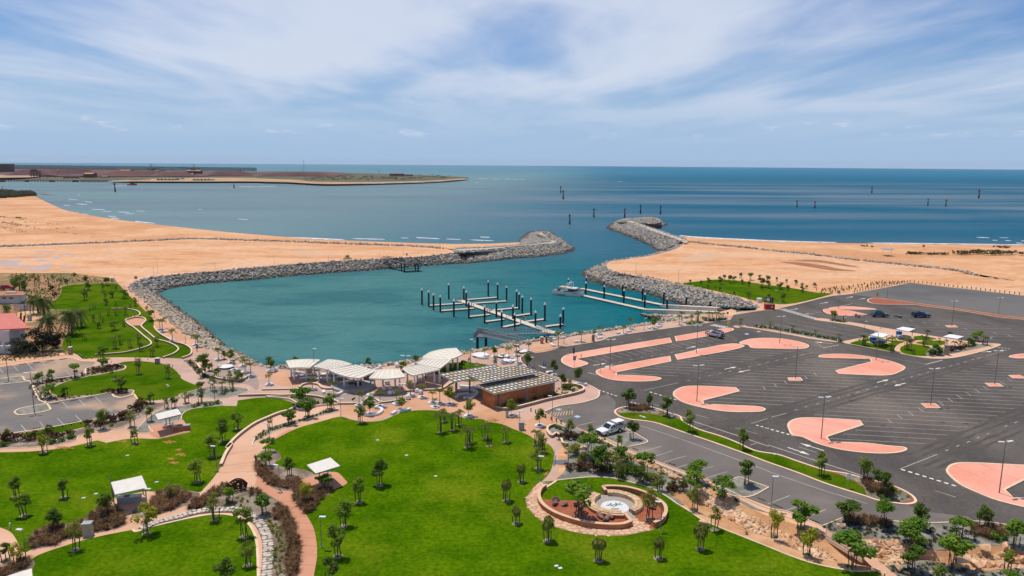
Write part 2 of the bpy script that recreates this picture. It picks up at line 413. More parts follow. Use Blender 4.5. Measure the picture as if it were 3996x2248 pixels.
M_leafo=leaf('leaf_olive',(.160,.190,.032),(.240,.255,.050))
M_palm=leaf('palm_green',(.085,.125,.022),(.185,.195,.040))
M_coco=leaf('coconut_green',(.063,.102,.025),(.140,.166,.052))
M_bush=leaf('bush_black',(.012,.016,.012),(.024,.030,.018),rand=.05)
M_burg=leaf('burgundy_leaf',(.070,.035,.018),(.131,.070,.032))
M_brown=leaf('brown_grass',(.150,.080,.038),(.270,.165,.085),.8,tr=.15)
M_tuft=leaf('dune_grass',(.16,.13,.045),(.11,.10,.035),.3,tr=.1)
M_redroof=pm('red_roof',(.62,.20,.16),(.56,.17,.135),.6)
M_brnroof=pm('brown_tile_roof',(.42,.21,.13),(.36,.17,.105),.8)
M_render=pm('white_render',(.60,.60,.62),(.54,.54,.56),.5)
M_glass=pm('dark_glass',(.02,.028,.035),rough=.08,spec=.6)
M_tyre=pm('tyre',(.018,.018,.018),rough=.9)
M_alloy=pm('alloy',(.55,.54,.52),rough=.35,metal=.6)
M_red=pm('red_paint',(.50,.025,.02),(.42,.02,.02),2,rough=.45)
M_blue=pm('blue_plastic',(.02,.12,.42),(.02,.10,.36),2,rough=.4)
M_yellow=pm('yellow_paint',(.75,.48,.03),(.66,.42,.03),2,rough=.5)
M_green=pm('green_paint',(.01,.14,.10),(.01,.11,.08),1,rough=.5)
# ================================================================ LAND AND WATER
WATER=-4.0
HAZE=.000022
# crest lines (level 0) and waterlines (level -4)
NORTH_CREST='J 2020 218 1800 248 1650 262 1480 272 1270 285 1000 295 850 305 400 337 0 370 I 2200 405 1900 432 1640 455 1450 490 1340 540 1305 575'
WEST_CREST='I 1305 575 1340 615 1420 675 1540 770 1700 895 1850 1015 1990 1112 2090 1190 E 2110 400 2220 455 2320 500 2440 545 2540 580 F 60 595 160 605'
NEAR_CREST='F 160 605 330 625 560 640 800 640 1080 615 1300 592 1500 568 1650 540 1900 500 2070 478 2200 452 2400 420 2560 395 G 100 365 200 348 330 330 480 318 600 290 740 270 900 248 1050 225 1200 200 1400 172 1600 140 1720 118 1850 95'
EAST_CREST='K 2470 775 2300 690 2000 620 1700 548 1600 528 1300 458 1050 425 960 392 925 360 935 335'
CHAN_CREST='K 935 335 1000 310 1200 278 1380 252 1480 228 1600 195 1670 165 1690 140'
SEAW_L='I -1200 200 -600 178 0 165 400 150 900 130 1400 108 1970 85 2300 95 J 0 103 500 120 1000 140 1480 155 1750 172 1900 182'
SEAW_R='K 1740 112 1900 130 2300 170 L 0 200 400 240 800 288 1200 330 1600 370 1900 405 2060 448 2300 485 2576 515 3300 600'
land=[]
for s in (SEAW_L,'J 2020 205',NORTH_CREST,WEST_CREST,NEAR_CREST):
	land+=line(s,n=3)
land+=ground('G 1900 85 2000 60 2100 40 2200 15 K 2300 815 2400 805 2440 800')
for s in (EAST_CREST,CHAN_CREST,'K 1720 125',SEAW_R):
	land+=line(s,n=3) if s.count(' ')>2 else ground(s)
# the dry swale at the lower right is a dip: the sheet leaves it out
SW_TOP='C 1560 600 1750 610 1900 560 2100 650 2300 730 2576 850 D 180 900 450 980 700 1060 1000 1070 1300 1110 1600 1180 2000 1170 2350 1150 2576 1200 3100 1320'
SW_BOT='D 3100 1560 2576 1370 2150 1400 1900 1350 1600 1290 1300 1330 1150 1330 1040 1360 800 1330 500 1270 300 1190 100 1110 C 2576 1060 2350 1000 2100 900 1900 830 1750 740 1640 670'
sw_top,sw_bot=line(SW_TOP,n=4),line(SW_BOT,n=4)
land+=[Vector((900,330,0)),Vector((900,40,0))]+list(reversed(sw_top))+list(reversed(sw_bot))
land+=[Vector((900,20,0)),Vector((900,-300,0)),Vector((-900,-300,0)),Vector((-900,330,0))]
base=structure('ground',MB().sheet(land,.0),M_sand)
# swale floor
mb=MB();NS=44
def resample(pts,n):
	ln=[.0]
	for a,b in zip(pts,pts[1:]):ln.append(ln[-1]+(b-a).length)
	out,j=[],0
	for i in range(n):
		t=ln[-1]*i/(n-1)
		while j<len(ln)-2 and ln[j+1]<t:j+=1
		u=(t-ln[j])/max(ln[j+1]-ln[j],1e-6)
		out.append(pts[j].lerp(pts[j+1],min(max(u,0),1)))
	return out
st,sb=resample(sw_top,NS),resample(list(reversed(sw_bot)),NS)
rows=7
for i in range(NS):
	for r in range(rows):
		u=r/(rows-1);p=st[i].lerp(sb[i],u)
		mb.v.append((p.x,p.y,-1.15*math.sin(math.pi*u)*min(1,i/5)+.12*noise.noise(p*.4)))
for i in range(NS-1):
	for r in range(rows-1):
		a=i*rows+r;mb.f.append((a,a+1,a+rows+1,a+rows))
structure('swale',mb,M_ochre)
# ------------------------------------------------ sea
def water_material():
	m=bpy.data.materials.new('sea_water');m.use_nodes=True
	nd,lk=m.node_tree.nodes,m.node_tree.links;b=nd['Principled BSDF']
	g=nd.new('ShaderNodeNewGeometry')
	def nz(sc,st,det=4,ro=.55,rot=0,dist=.0):
		mp_=nd.new('ShaderNodeMapping');mp_.inputs['Scale'].default_value=st;mp_.inputs['Rotation'].default_value=(0,0,R(rot));lk.new(g.outputs['Position'],mp_.inputs[0])
		n=nd.new('ShaderNodeTexNoise');n.inputs['Scale'].default_value=sc;n.inputs['Detail'].default_value=det;n.inputs['Roughness'].default_value=ro;n.inputs['Distortion'].default_value=dist
		lk.new(mp_.outputs[0],n.inputs['Vector']);return n.outputs[0]
	def rng(o,a,b_,c=.0,d=1.0):
		mr=nd.new('ShaderNodeMapRange');mr.interpolation_type='SMOOTHSTEP';lk.new(o,mr.inputs[0])
		for i_,v in enumerate((a,b_,c,d)):mr.inputs[1+i_].default_value=v
		return mr.outputs[0]
	def mx(f,a,b_):
		n=nd.new('ShaderNodeMixRGB')
		if hasattr(f,'links'):lk.new(f,n.inputs[0])
		else :n.inputs[0].default_value=f
		for k,v in ((1,a),(2,b_)):
			if hasattr(v,'links'):lk.new(v,n.inputs[k])
			else :n.inputs[k].default_value=(v[0],v[1],v[2],1)
		return n.outputs[0]
	def mth(op,a,b_):
		n=nd.new('ShaderNodeMath');n.operation=op
		for k,v in ((0,a),(1,b_)):
			if hasattr(v,'links'):lk.new(v,n.inputs[k])
			else :n.inputs[k].default_value=v
		return n.outputs[0]
	sp=nd.new('ShaderNodeSeparateXYZ');lk.new(g.outputs['Position'],sp.inputs[0])
	X,Y=sp.outputs[0],sp.outputs[1]
# calm marina teal; silty pale water by the western beach; deep blue offshore to the east
	wob=mth('MULTIPLY',nz(.012,(1,1,1)),60.0)
	off=rng(mth('ADD',Y,wob),330,470)
	silt=rng(mth('SUBTRACT',mth('MULTIPLY',X,.85),mth('MULTIPLY',Y,.10)),120,-300)
	sea_c=mx(silt,(.002,.105,.185),(.175,.275,.290))
	streak=rng(nz(.0065,(.22,1,1),5,.6,4),.36,.70)
	mid=mth('MULTIPLY',rng(Y,480,760),rng(Y,2600,1500))
	sea_c=mx(mth('MULTIPLY',mth('MULTIPLY',streak,mid),.95),sea_c,(.150,.205,.260))
	sea_c=mx(mth('MULTIPLY',rng(Y,1200,5200),.85),sea_c,mx(rng(X,-200,1200),(.090,.235,.320),(.010,.165,.285)))
	near_shore=mth('MULTIPLY',rng(Y,560,420),rng(X,60,200))
	sea_c=mx(mth('MULTIPLY',near_shore,.5),sea_c,(.150,.190,.220))
	basin=mx(rng(X,50,-60),(.000,.135,.168),(.062,.200,.200))
	patch=rng(nz(.035,(.5,1,1),4,.6,20),.45,.62)
	basin=mx(mth('MULTIPLY',patch,.45),basin,(.002,.088,.118))
	base_c=mx(off,basin,sea_c)
# wind-ruffled water: wave slopes keep the mirror part small even at a low angle
	df=nd.new('ShaderNodeBsdfDiffuse');lk.new(base_c,df.inputs['Color'])
	gl=nd.new('ShaderNodeBsdfGlossy');gl.inputs['Roughness'].default_value=.12
	fr_=nd.new('ShaderNodeFresnel');fr_.inputs['IOR'].default_value=1.33
	ms=nd.new('ShaderNodeMixShader');lk.new(mth('MINIMUM',mth('MULTIPLY',fr_.outputs[0],.35),.11),ms.inputs[0])
	lk.new(df.outputs[0],ms.inputs[1]);lk.new(gl.outputs[0],ms.inputs[2]);lk.new(ms.outputs[0],nd['Material Output'].inputs[0]);nd.remove(b)
	w1=nz(.55,(.55,1,1),4,.6,12)
	w2=nz(.16,(.4,1,1),4,.6,8,.6)
	w3=nz(.035,(.3,1,1),4,.6,5,.5)
	hgt=mth('ADD',mth('ADD',mth('MULTIPLY',w1,1.3),mth('MULTIPLY',w2,4.5)),mth('MULTIPLY',w3,mth('MULTIPLY',off,3.0)))
	bp=nd.new('ShaderNodeBump');bp.inputs['Strength'].default_value=1.0;bp.inputs['Distance'].default_value=1.0
	lk.new(mth('MULTIPLY',hgt,.75),bp.inputs['Height']);[lk.new(bp.outputs[0],q.inputs['Normal']) for q in (df,gl,fr_)]
	return m
M_water=water_material()
mb=MB();ring=[(math.sin(2*math.pi*k/180)*15500,math.cos(2*math.pi*k/180)*15500) for k in range(180)]
mb.sheet([(x,y,WATER) for x,y in ring][::-1])
structure('sea',mb,M_water)
# ------------------------------------------------ beaches
def beach(name,top,shore,n=60,rows_=(0,.25,.5,.75,1.0,1.12),zs=(0,-.6,-1.6,-2.9,-4.0,-5.2)):
	a,b=top,shore
	a,b=resample(a,n),resample(b,n);mb=MB()
	for i in range(n):
		for u,z in zip(rows_,zs):
			p=a[i].lerp(b[i],u);q=Vector((p.x,p.y,z))
			q.z+=.25*noise.noise(Vector((p.x*.05,p.y*.05,0)))*math.sin(math.pi*min(u,1))
			mb.v.append(q)
	k=len(rows_)
	for i in range(n-1):
		for r_ in range(k-1):
			q=i*k+r_;mb.f.append((q,q+k,q+k+1,q+1))
	o=structure(name,mb,M_beach);return o
SHORE_L='M -1400 480 -600 470 0 490 250 512 350 522 240 555 200 585 330 650 600 712 900 765 1250 815 1650 865 2000 900 2300 920 N 0 940 600 960 900 975 1300 990 1740 1005 2200 1010 K 60 120 100 115'
SHORE_R='O 1640 668 1800 684 2100 700 2400 714 P 0 722 400 735 800 745 1300 750 1800 757 2576 767 3300 780'
shore_l=line(SHORE_L,z=WATER,n=3);shore_r=line(SHORE_R,z=WATER,n=3)
beach('beach',line(SEAW_L,n=3)+ground('J 2100 190 2300 180 K 0 155 60 140'),shore_l)
beach('beach',line('K 1740 112 1900 130 2300 170 L 0 200 400 240 800 288 1200 330 1600 370 1900 405 2576 515 3300 600',n=3),shore_r)
# foam along the shore and small breakers: low ridges of white water
M_foam=pm('foam',(.80,.81,.82),(.70,.73,.75),.2,rough=.6)
def foam_line(pts,w,seed,name='breaking_wave',label=None,z=WATER):
	rnd=random.Random(seed);n=len(pts);mb=MB()
	L_,R_=[],[]
	for i,p in enumerate(pts):
		a,b=pts[max(i-1,0)],pts[min(i+1,n-1)];d=(b-a);d.z=0;d.normalize();nn=Vector((-d.y,d.x,0))
		k=math.sin(math.pi*i/(n-1))**.5*(.5+.8*rnd.random())
		L_.append(p+nn*w*k*rnd.uniform(.3,1));R_.append(p-nn*w*k*rnd.uniform(.3,1))
	for i in range(n):
		mb.v+=[(L_[i].x,L_[i].y,z+.02),(pts[i].x,pts[i].y,z+.14+.12*min(w,1.5)),(R_[i].x,R_[i].y,z+.02)]
	for i in range(n-1):
		q=i*3;mb.f+=[(q,q+1,q+4,q+3),(q+1,q+2,q+5,q+4)]
	o=mb.build(name,M_foam);o['kind']='stuff'
	if label:o['label']=label;o['category']='wave'
	return o
def seaward(pts,d):
	return [Vector((p.x,p.y+d,WATER)) for p in pts]
fl=line('M 330 643 600 706 900 757 1250 808 1650 858 2000 894 2300 915 N 0 935 600 955 900 970',z=WATER,n=14)
foam_line(fl,5.0,1,'shore_foam','thin white foam line along the western beach',WATER)
fr=line('O 1680 668 1800 680 2100 697 2400 711 P 0 719 400 732 700 739',z=WATER,n=14)
foam_line(fr,3.6,2,'shore_foam','thin white foam line along the eastern beach',WATER)
fr=line('P 1000 744 1300 746 1800 752 2576 763 2900 768',z=WATER,n=14)
foam_line(fr,2.0,3,'shore_foam','faint foam line along the far eastern beach',WATER)
WAVES=[('M',770,608,880,613,5),('M',640,622,705,624,3),('M',855,585,930,593,3),('M',925,662,1060,668,3),('M',1030,683,1130,683,2.5),('M',1190,690,1300,692,3),('M',805,708,890,712,2.5),('M',880,745,1040,757,4),('M',1085,732,1170,735,3),('M',1115,748,1200,757,4),('M',1355,783,1560,805,6),('M',1255,706,1350,709,2),('M',1370,680,1460,681,2),('M',1890,872,2060,885,3),('M',690,560,780,565,3),('M',780,520,805,521,3),('M',2400,432,2576,437,6),('N',0,436,210,428,7),('N',465,418,600,412,7),('N',910,409,1000,407,5),('N',1070,404,1290,400,8),('N',1440,397,1480,396,5),('N',1590,392,1690,390,6),('N',1830,388,1880,386,7),('N',2230,352,2330,354,9),('N',2380,356,2470,357,8),('N',2500,356,2560,360,8),('N',2200,393,2235,394,4),('O',0,103,58,105,8),('O',86,102,122,104,7),('O',1060,125,1105,126,7),('N',960,957,1300,965,3.0),('N',1605,947,1850,960,3.5),('N',1910,962,2060,966,2.5),('N',2140,970,2400,980,3),('N',2250,941,2350,945,3),('N',1455,951,1530,952,2),('P',2095,687,2230,691,2.6),('P',2330,690,2420,692,1.4),('P',2255,716,2310,718,2),('P',2385,719,2450,722,2.2),('P',2495,744,2570,748,2.4),('P',2545,722,2600,724,2.2),('M',215,478,270,480,3),('M',290,481,330,483,3),('M',190,565,240,578,3),('M',270,600,380,612,3),('M',1130,430,1290,423,3.5),('M',2390,757,2490,768,1.6),('M',1990,662,2030,664,2)]
for w_i,(tl,x0,y0,x1,y1,wd) in enumerate(WAVES):
	a,b=P(tl,x0,y0),P(tl,x1,y1)
	pts=[G((a[0]+(b[0]-a[0])*t/10,a[1]+(b[1]-a[1])*t/10),WATER) for t in range(11)]
	foam_line(pts,wd*.42,50+w_i,'breaking_wave')
# ================================================================ FLAT GROUND COVERS
def cover(name,s,m,z,smooth=True,n=5):
	pts=line(s,closed=True,n=n,smooth=smooth)
	return structure(name,MB().sheet(pts,z),m),pts
def kerb(pts,w=.28,h=.15,m=None,closed=True,parent=None,name='kerb',z=.0):
	o=MB().strip(pts,w,z,z+h,closed).build(name,m or M_kerb,parent)
	if parent is None:o['kind']='structure'
	return o
# --- paving of the foreshore park
cover('promenade_paving','I 1195 545| 1300 548 1340 615 1420 675 1540 770 1700 895 1850 1015 1990 1112 2090 1190 E 2110 400 2220 455 2320 500 2440 545 2540 580 F 60 595 160 605 330 625 560 640 800 640 1080 615 1300 592 1500 568 1650 540 1900 500 2070 478 2200 452 2400 420 2560 395 G 100 365 200 348 330 330 480 318 600 290 740 270 900 248 1050 225 1200 200 1400 172 1600 140 1720 118 1900 100 2150 90 2200 125| 1950 160 1300 250 960 310 880 340 150 460 75 510 90 550 150 600 350 690 600 740 770 785 860 835 872 870 850 910 700 960 460 995 320 1045| 480 1150 640 1205| 860 1325 C 830 60| 500 150 430 480 290 500| F 2400 1600| 0 1500 E 0 1500 -200 1400| -200 1300 900 1100 E 1400 900 900 540 990 520 1400 500 E 1700 300',M_pave,.010)
cover('park_paths','A -300 150| 900 0 E 1800 1210 2200 1060 F 0 950 F 850 1000 F 1000 1150| B 600 300 B 700 1700| A -300 1900|',M_path,.016,smooth=False)
cover('salmon_path','B 0 480 60 250 120 110 330 -30| 700 100 700 800 700 1800| 380 1800| 300 900 0 600',M_path2,.022)
cover('promenade_band','I 1205 548 1300 555 1340 612 1420 672 1540 768 1700 892 1840 1008 1950 1092 2050 1180 E 2020 370 2060 420 1990 455 1930 400 1800 340 1700 270 1600 185 1560 100 I 1480 820 1380 725 1270 625',M_orange,.022)
# --- car parks
ASPH='G 640 1200 480 1145 320 1050| 460 995 700 960 850 910 872 870 860 835 770 785 600 740 350 680 150 600 90 550 75 510 150 462| 880 335 960 302 1300 248 1950 158| 2190 125 2250 30 K 2440 805 2576 800 L 60 800 150 775 L 640 660 830 640| 1430 525| 2576 657 3300 745 D 3600 -600| 3400 1250| 2576 990| 2430 945 2100 905 1830 915 1600 920 1260 900 750 870| 540 950| C 2150 585| 1730 408 1190 200 1000 115 840 30'
cover('car_park',ASPH,M_asph,.014,smooth=False)
cover('service_lane','G 640 1200| 480 1145 320 1050| 460 995 700 960 850 910| 950 870 1040 950 1020 1060 1100 1110 1430 1160 C 1700 0 2300 210 D 300 415 980 650 1400 735 1560 800 2000 850| 2100 905 1830 915 1260 902 750 868| 540 948| C 2150 583 1730 406 1190 198 1000 113 840 28',M_asph3,.020,smooth=False)
cover('overflow_lot','L 830 640 1430 527| 2000 590 2576 657 3300 745| 3300 985 2576 872 1600 735 1080 675 1030 668',M_gravel,.022,smooth=False)
cover('west_car_park','E -200 632| 0 605 690 512| 830 545 960 550 930 590 850 620 835 650 870 670 500 720 310 748| 470 965| 620 940 1000 880 1100 860 1150 900 1220 910 1330 880 1385 940 1420 960| 1300 1000 1150 1080 900 1130 600 1190 270 1245 100 1270 -200 1320',M_asph2,.020,smooth=False)
o_,fp=cover('footpath','E -200 602| 0 572 690 480| 780 470 835 520 990 522 960 552 830 547 690 512| 0 606 -200 634',M_path,.030,smooth=False)
# boat ramp apron, footpaths round the eastern car park
cover('ramp_apron','K 2080 838| 2440 800 2560 800 2430 815 2200 850 2120 860',M_path,.018,smooth=False)
cover('footpath','L 150 775| 300 742 640 655 850 635 830 628 640 640 470 660 180 735 60 758 K 2576 755 2500 745 2300 678 2000 608 1700 540 1600 520 1300 450 1060 415 985 390 955 365 950 345 990 322 1050 305 1010 303 955 322 928 345 932 368 965 400 1050 428 1300 465 1600 535 1700 553 2000 625 2300 697 2470 770 2530 790 L 30 775 80 790',M_path,.030,smooth=False)
cover('footpath','K 1050 305| 1380 257 1480 236 1600 205 1660 178 1720 148 1780 142 1900 145 2300 180 L 0 210 400 248 800 296 1200 338 1600 378 1800 404 1800 412 1600 386 1200 346 800 304 400 256 0 218 K 2300 190 1900 155 1780 152 1730 158 1670 190 1610 215 1480 246 1380 265 1050 313',M_path,.026,smooth=False)
cover('footpath','I -400 185| 0 174 400 159 900 139 1400 117 1970 95 2300 105 J 0 112 500 129 1000 149 1480 164 1750 178 1900 195 2020 213 1960 217 1880 198 1750 186 1480 170 1000 154 500 134 0 117 I 2300 110 1970 100 1400 123 900 145 400 166 0 181 -400 193',M_path,.026,smooth=False)
cover('footpath','J 2020 216| 1800 246 1650 260 1480 270 1270 282 1000 292 850 302 400 333 0 366 I 2200 400 1900 427 1640 450 1450 485 1335 535 1305 570 1195 545 1260 515 1400 475 1600 440 1900 415 2200 388 J 0 355 400 325 850 294 1270 274',M_path,.026,smooth=False)
cover('salt_flat','I -900 196| 0 186 400 172 900 150 1400 128 1970 104 2300 113 J 0 122 500 140 1000 158 1480 174 1750 190 1880 206 1800 236 1480 258 1270 268 850 290 400 320 0 350 I 2200 382 1900 408 1600 432 1400 466 1250 505 1000 480 700 430 300 425 0 430 -900 440',M_sand,.006,smooth=False)
# damp clay pans on the flat
M_pan=pm('damp_clay',(.52,.36,.29),(.46,.31,.25),.1,rough=.45,spec=.5)
M_stain=pm('dark_damp_sand',(.30,.125,.06),(.36,.16,.075),.15)
M_palesand=pm('pale_silt',(.60,.40,.255),(.62,.36,.19),.12)
for s in ('I -200 300 0 292 120 300 215 310 180 335 190 345 60 355 -200 358','I 50 362 180 350 320 350 290 365 150 372','I 255 385 330 365 440 345 540 338 500 370 470 395 330 402','I 590 372 650 360 725 365 700 380 630 384','I 350 303 420 293 505 300 450 313 370 312','I 305 258 370 250 445 256 400 267 330 266','I 335 210 420 203 490 207 570 210 540 220 440 218','I 610 245 650 235 720 218 700 232 765 240 690 248','I 525 262 620 265 570 285 535 280','I 120 278 220 270 200 282 140 284'):
	cover('clay_pan',s,M_pan,.012)
for s in ('L 130 315 300 318 560 350 700 380 900 408 640 400 450 370 260 340','L 260 295 500 295 700 325 930 370 800 360 560 325'):
	cover('damp_patch',s,M_stain,.012)
for s in ('K 1700 300 1800 250 1950 222 2100 235 2150 250 1980 290 1850 310','J 370 245 460 200 560 195 620 230 850 240 600 250','I 1950 320 2050 300 2250 295 2300 302 2100 322'):
	cover('silt_patch',s,M_palesand,.010)
cover('wet_sand','J 1735 116 2000 106 2300 108 2500 122 2300 128 1900 124',M_stain,-2.6)
cover('bare_ground','I -300 430| 200 425 700 425 1150 480 1195 545 1000 700 700 1230 640 1300 -300 1380',M_earth,.008,smooth=False)
cover('playground_sand','f 270 690 480 655 690 670 700 720 660 810 420 850 360 790',M_sand,.014)
cover('dry_verge','E -100 480| 100 470 300 460 620 440 690 475 400 515 0 568 -100 580',M_sand,.014,smooth=False)
# --- lawns
LAWNS={}
def lawn(key,s,m=None,edge=None):
	o,pts=cover('lawn',s,m or M_grass,.036);LAWNS[key]=pts
	if edge:kerb(pts,.16,.07,edge,True,o)
	return o,pts
lawn('north','I 640 560 800 540 1000 533 1150 530 1195 545 1270 625 1390 740 1480 830 1545 900 1545 970 1560 1000 1600 1040 1680 1090 1760 1130 1850 1155 1910 1190 1925 1225 1905 1260 1830 1285| 1500 1278 1100 1275 830 1290| 770 1245 650 1200 630 1180 640 1100 720 1000 800 900 790 830 700 800 560 790 490 790 500 740 590 670 620 600',M_grass2)
lawn('teardrop','E 545 785 640 742 850 697 1000 668 1200 560 1250 548 1400 540 1560 555 1650 570 1720 600 1790 660 1830 720 1940 770 2020 800 1900 860 1750 900 1600 930 1420 942| 1385 930| 1340 870 1300 840 1100 860 900 885 700 892 560 882 500 848',M_grass2)
lawn('west','E 2390 935| 2576 910 F 0 910 150 905 280 930 370 960 400 990 330 1040 250 1062 100 1120 0 1165 E 2576 1172 2440 1260 2340 1350 2280 1430 A 2330 130 2270 230 2220 345 2190 400 2130 480 2050 570 2010 605 1880 590 1600 600 1500 600 1300 640 1100 690 980 760 900 850 820 890 500 960 380 980 310 1090 340 1160 250 1212 180 1110 110 1010 0 960 -120 930 -150 200| 0 205 400 190 700 150 980 85| 1070 110| 1250 75 1400 65 1580 70 1910 0| E 1840 1130 1810 1110 1850 1060 1950 1020 2150 992 2240 990| 2380 992|')
lawn('south_west','A 330 1270 700 1130 1000 1050 1330 985| 1365 1005| 1500 965 1900 872 2100 837 2250 832 2400 862 2490 920 2550 1010 B 5 1120 15 1250 20 1448 20 1900| A 60 1900| 320 1450 325 1380')
lawn('central','F 850 1098 960 1130 1100 1150 1250 1140 1380 1090 1450 1060 1560 1040 1740 1035 1900 1050 2050 1100 2150 1122 2250 1120 2350 1150 2470 1175 2576 1220 G 150 1280 250 1340 340 1370 400 1420 C 330 100 390 150 420 210 415 280 385 385 340 450 290 500| 430 492 600 472 800 457 1000 467 1200 512 1400 572 1550 652 1650 722 1780 802 1900 882 2100 972 2300 1052 2576 1162 D 200 1240 400 1310 600 1360 800 1395 900 1405 1090 1400| 1150 1448 1500 1900| B 520 1900| 560 1700 580 1448 610 1250 605 1100 570 950 520 860 500 815 590 750 620 700 700 640 760 570 910 520 880 470 800 410 720 400 580 430 500 385 380 365 250 350 190 310 250 260 150 170 60 170 170 90 320 0 F 170 1340 400 1220 640 1150')
lawn('strip','E 180 1275 400 1235 870 1145 880 1190 600 1260 400 1310 180 1302',M_grass2)
lawn('plaza','F 1770 650 1850 600 1930 560 2050 550 2200 560 2330 582 2200 640 2000 720 2100 745 2230 740 2200 720 2000 680 1950 720 1850 690',M_grass2)
lawn('east','K 1710 535 1900 507 2080 492 2300 507 L 0 548 100 558 300 588 480 622 640 632 600 652 180 742 60 735 K 2576 730 2450 706 2300 668 2000 598',M_grass2)
# bare patches in the west lawn: many small ragged bits
M_scald=pm('scalded_turf',(.46,.16,.05),(.26,.17,.02),2.5,fine=.3,fscale=4)
rs=random.Random(44)
for tl,cx,cy,rx,ry,n_ in (('A',650,158,80,14,14),('A',1228,95,45,10,8),('A',1700,98,60,16,14),('A',1715,268,30,12,8),('A',1820,228,45,14,10),('A',1740,310,45,10,8),('A',1790,185,35,12,7),('C',330,420,22,14,7),('F',2380,1140,90,22,16)):
	mb=MB()
	for q in range(n_*3):
		c0=G(P(tl,cx+rs.gauss(0,rx*.5),cy+rs.gauss(0,ry*.5)));r0=rs.uniform(.06,.26);sq=rs.uniform(.4,1);pts=[]
		for k in range(9):t=k/9*6.283;rr_=r0*rs.uniform(.45,1.2);pts.append((c0 .x+math.cos(t)*rr_*1.3,c0 .y+math.sin(t)*rr_*sq*1.3,0))
		mb.sheet(pts,.042+q*.0002)
	structure('worn_patch',mb,M_scald)
# --- garden beds
def bed(s,m=None,edge=True,z=.046,n=4,w=.16,h=.10):
	o,pts=cover('garden_bed',s,m or M_mulch,z,n=n)
	if edge:kerb(pts,w,h,M_kerb,True,o)
	return pts
bed('E 860 640 870 610 950 590 1180 575 1255 590 1262 605 1230 630 1100 655 900 690 868 665',w=.3)
bed('E 310 750| 500 724 860 676 900 690 700 737 560 792 500 850 560 886 700 897 1000 877| 470 962|')
bed('E 1110 858| 1150 893 1220 905 1320 880| 1345 845 1320 832 1150 842',w=.25)
bed('E 1840 535 1920 525 1985 540 2010 600 2100 680 2250 722 2400 737 2490 700 2500 720 2440 762 2300 772 2130 742 2000 692 1900 592')
bed('E 1800 880 1900 850 2100 800 2350 800 2500 830 2400 880 2200 915 2000 900 1850 908',M_gmulch)
bed('E 1370 1260 1420 1180 1560 1060 1700 1010 1850 990 2000 960 2180 942 2240 950 2235 985 2100 1000 1900 1030 1830 1080 1800 1140 1500 1190 1530 1255',M_gmulch)
bed('E -120 1320| 100 1288 300 1300 600 1265 880 1200 900 1132 1150 1082 1300 1002 1400 962| 1620 960 1750 905 1850 890 1700 980 1550 1050 1400 1120 1250 1200 1050 1240 800 1290 760 1340 600 1380 300 1410 -120 1425|')
bed('F 100 905 400 890 650 910 800 950 825 975 640 992 430 1030 395 1010 410 980 330 930',w=.3,h=.35)
bed('F 0 1300 120 1220 300 1160 500 1110 700 1040 840 1025 830 1045 600 1100 350 1190 150 1260 0 1350 E 2540 1395 2540 1370',M_gmulch)
bed('F 1060 970 1130 918 1200 930 1255 960 1200 980',w=.3,h=.3)
bed('A 1880 790| 1900 740 2080 640 2250 540 2500 555 B 0 570 100 622 220 692 300 772 370 862 400 1000 440 1150 440 1300 410 1448 400 1900| 140 1900| 150 1300 160 1100 120 980 0 870 A 2420 800 2200 788 2000 805',edge=False)
bed('B 0 250 60 190 150 170 250 250 190 310 250 350 380 365 500 385 580 440 450 480 400 580 240 590 150 550 60 470 0 400',edge=False)
bed('B 370 660 400 590 500 530 620 600 750 560 755 605 620 700 590 790 500 815 440 760',edge=False)
bed('A 300 1090 380 980 560 950 850 890 1000 760 1150 760 1265 850 1230 930 1100 990 950 1020 850 1040 700 1080 500 1150 350 1170',edge=False)
bed('A 1330 800 1420 740 1530 680 1600 600 1750 560 1880 600 2010 620 1900 720 1700 800 1520 850 1400 860',edge=False)
bed('A -150 1420| 60 1370 200 1310 320 1280 330 1370 200 1400 0 1520 -150 1600|',edge=False)
# native garden between the lawn and the service lane
for s in ('G 372 1215 440 1194 560 1202 640 1210 C 820 52 990 127 1190 219 1400 304 1720 429 1900 504 2100 590| 1900 555 1750 606 1560 597 1640 668 1730 735 1650 722 1550 654 1400 574 1200 514 1000 469 800 459 600 474 440 488 520 400 545 300 560 160 500 90','C 2150 614| 2576 817 D 180 898 D 0 815 C 2400 770',):
	bed(s,M_gmulch,edge=False,n=3)
bed('D 540 955| 750 872 1000 890 1260 905 1600 922 1830 917 2100 907 2430 947 2576 992 3100 1130 3100 1300| 2576 1195 2350 1145 2000 1165 1600 1175 1300 1105 1000 1065 760 1062 640 1020',M_gmulch,edge=False,n=3)
bed('D 1180 1345| 1300 1335 1600 1295 1900 1355 2150 1405 2576 1375 3000 1550 2600 1900 1700 1900 1330 1480',M_gmulch,edge=False,n=3)
bed('C 1750 745| 1900 835 2100 905 2350 1005 2576 1065 D 100 1115 300 1195 500 1275 800 1335 1040 1365 1090 1398| 900 1402 600 1357 200 1237 C 2576 1160 2300 1050 2100 970 1900 880',M_ochre,edge=False,n=3)
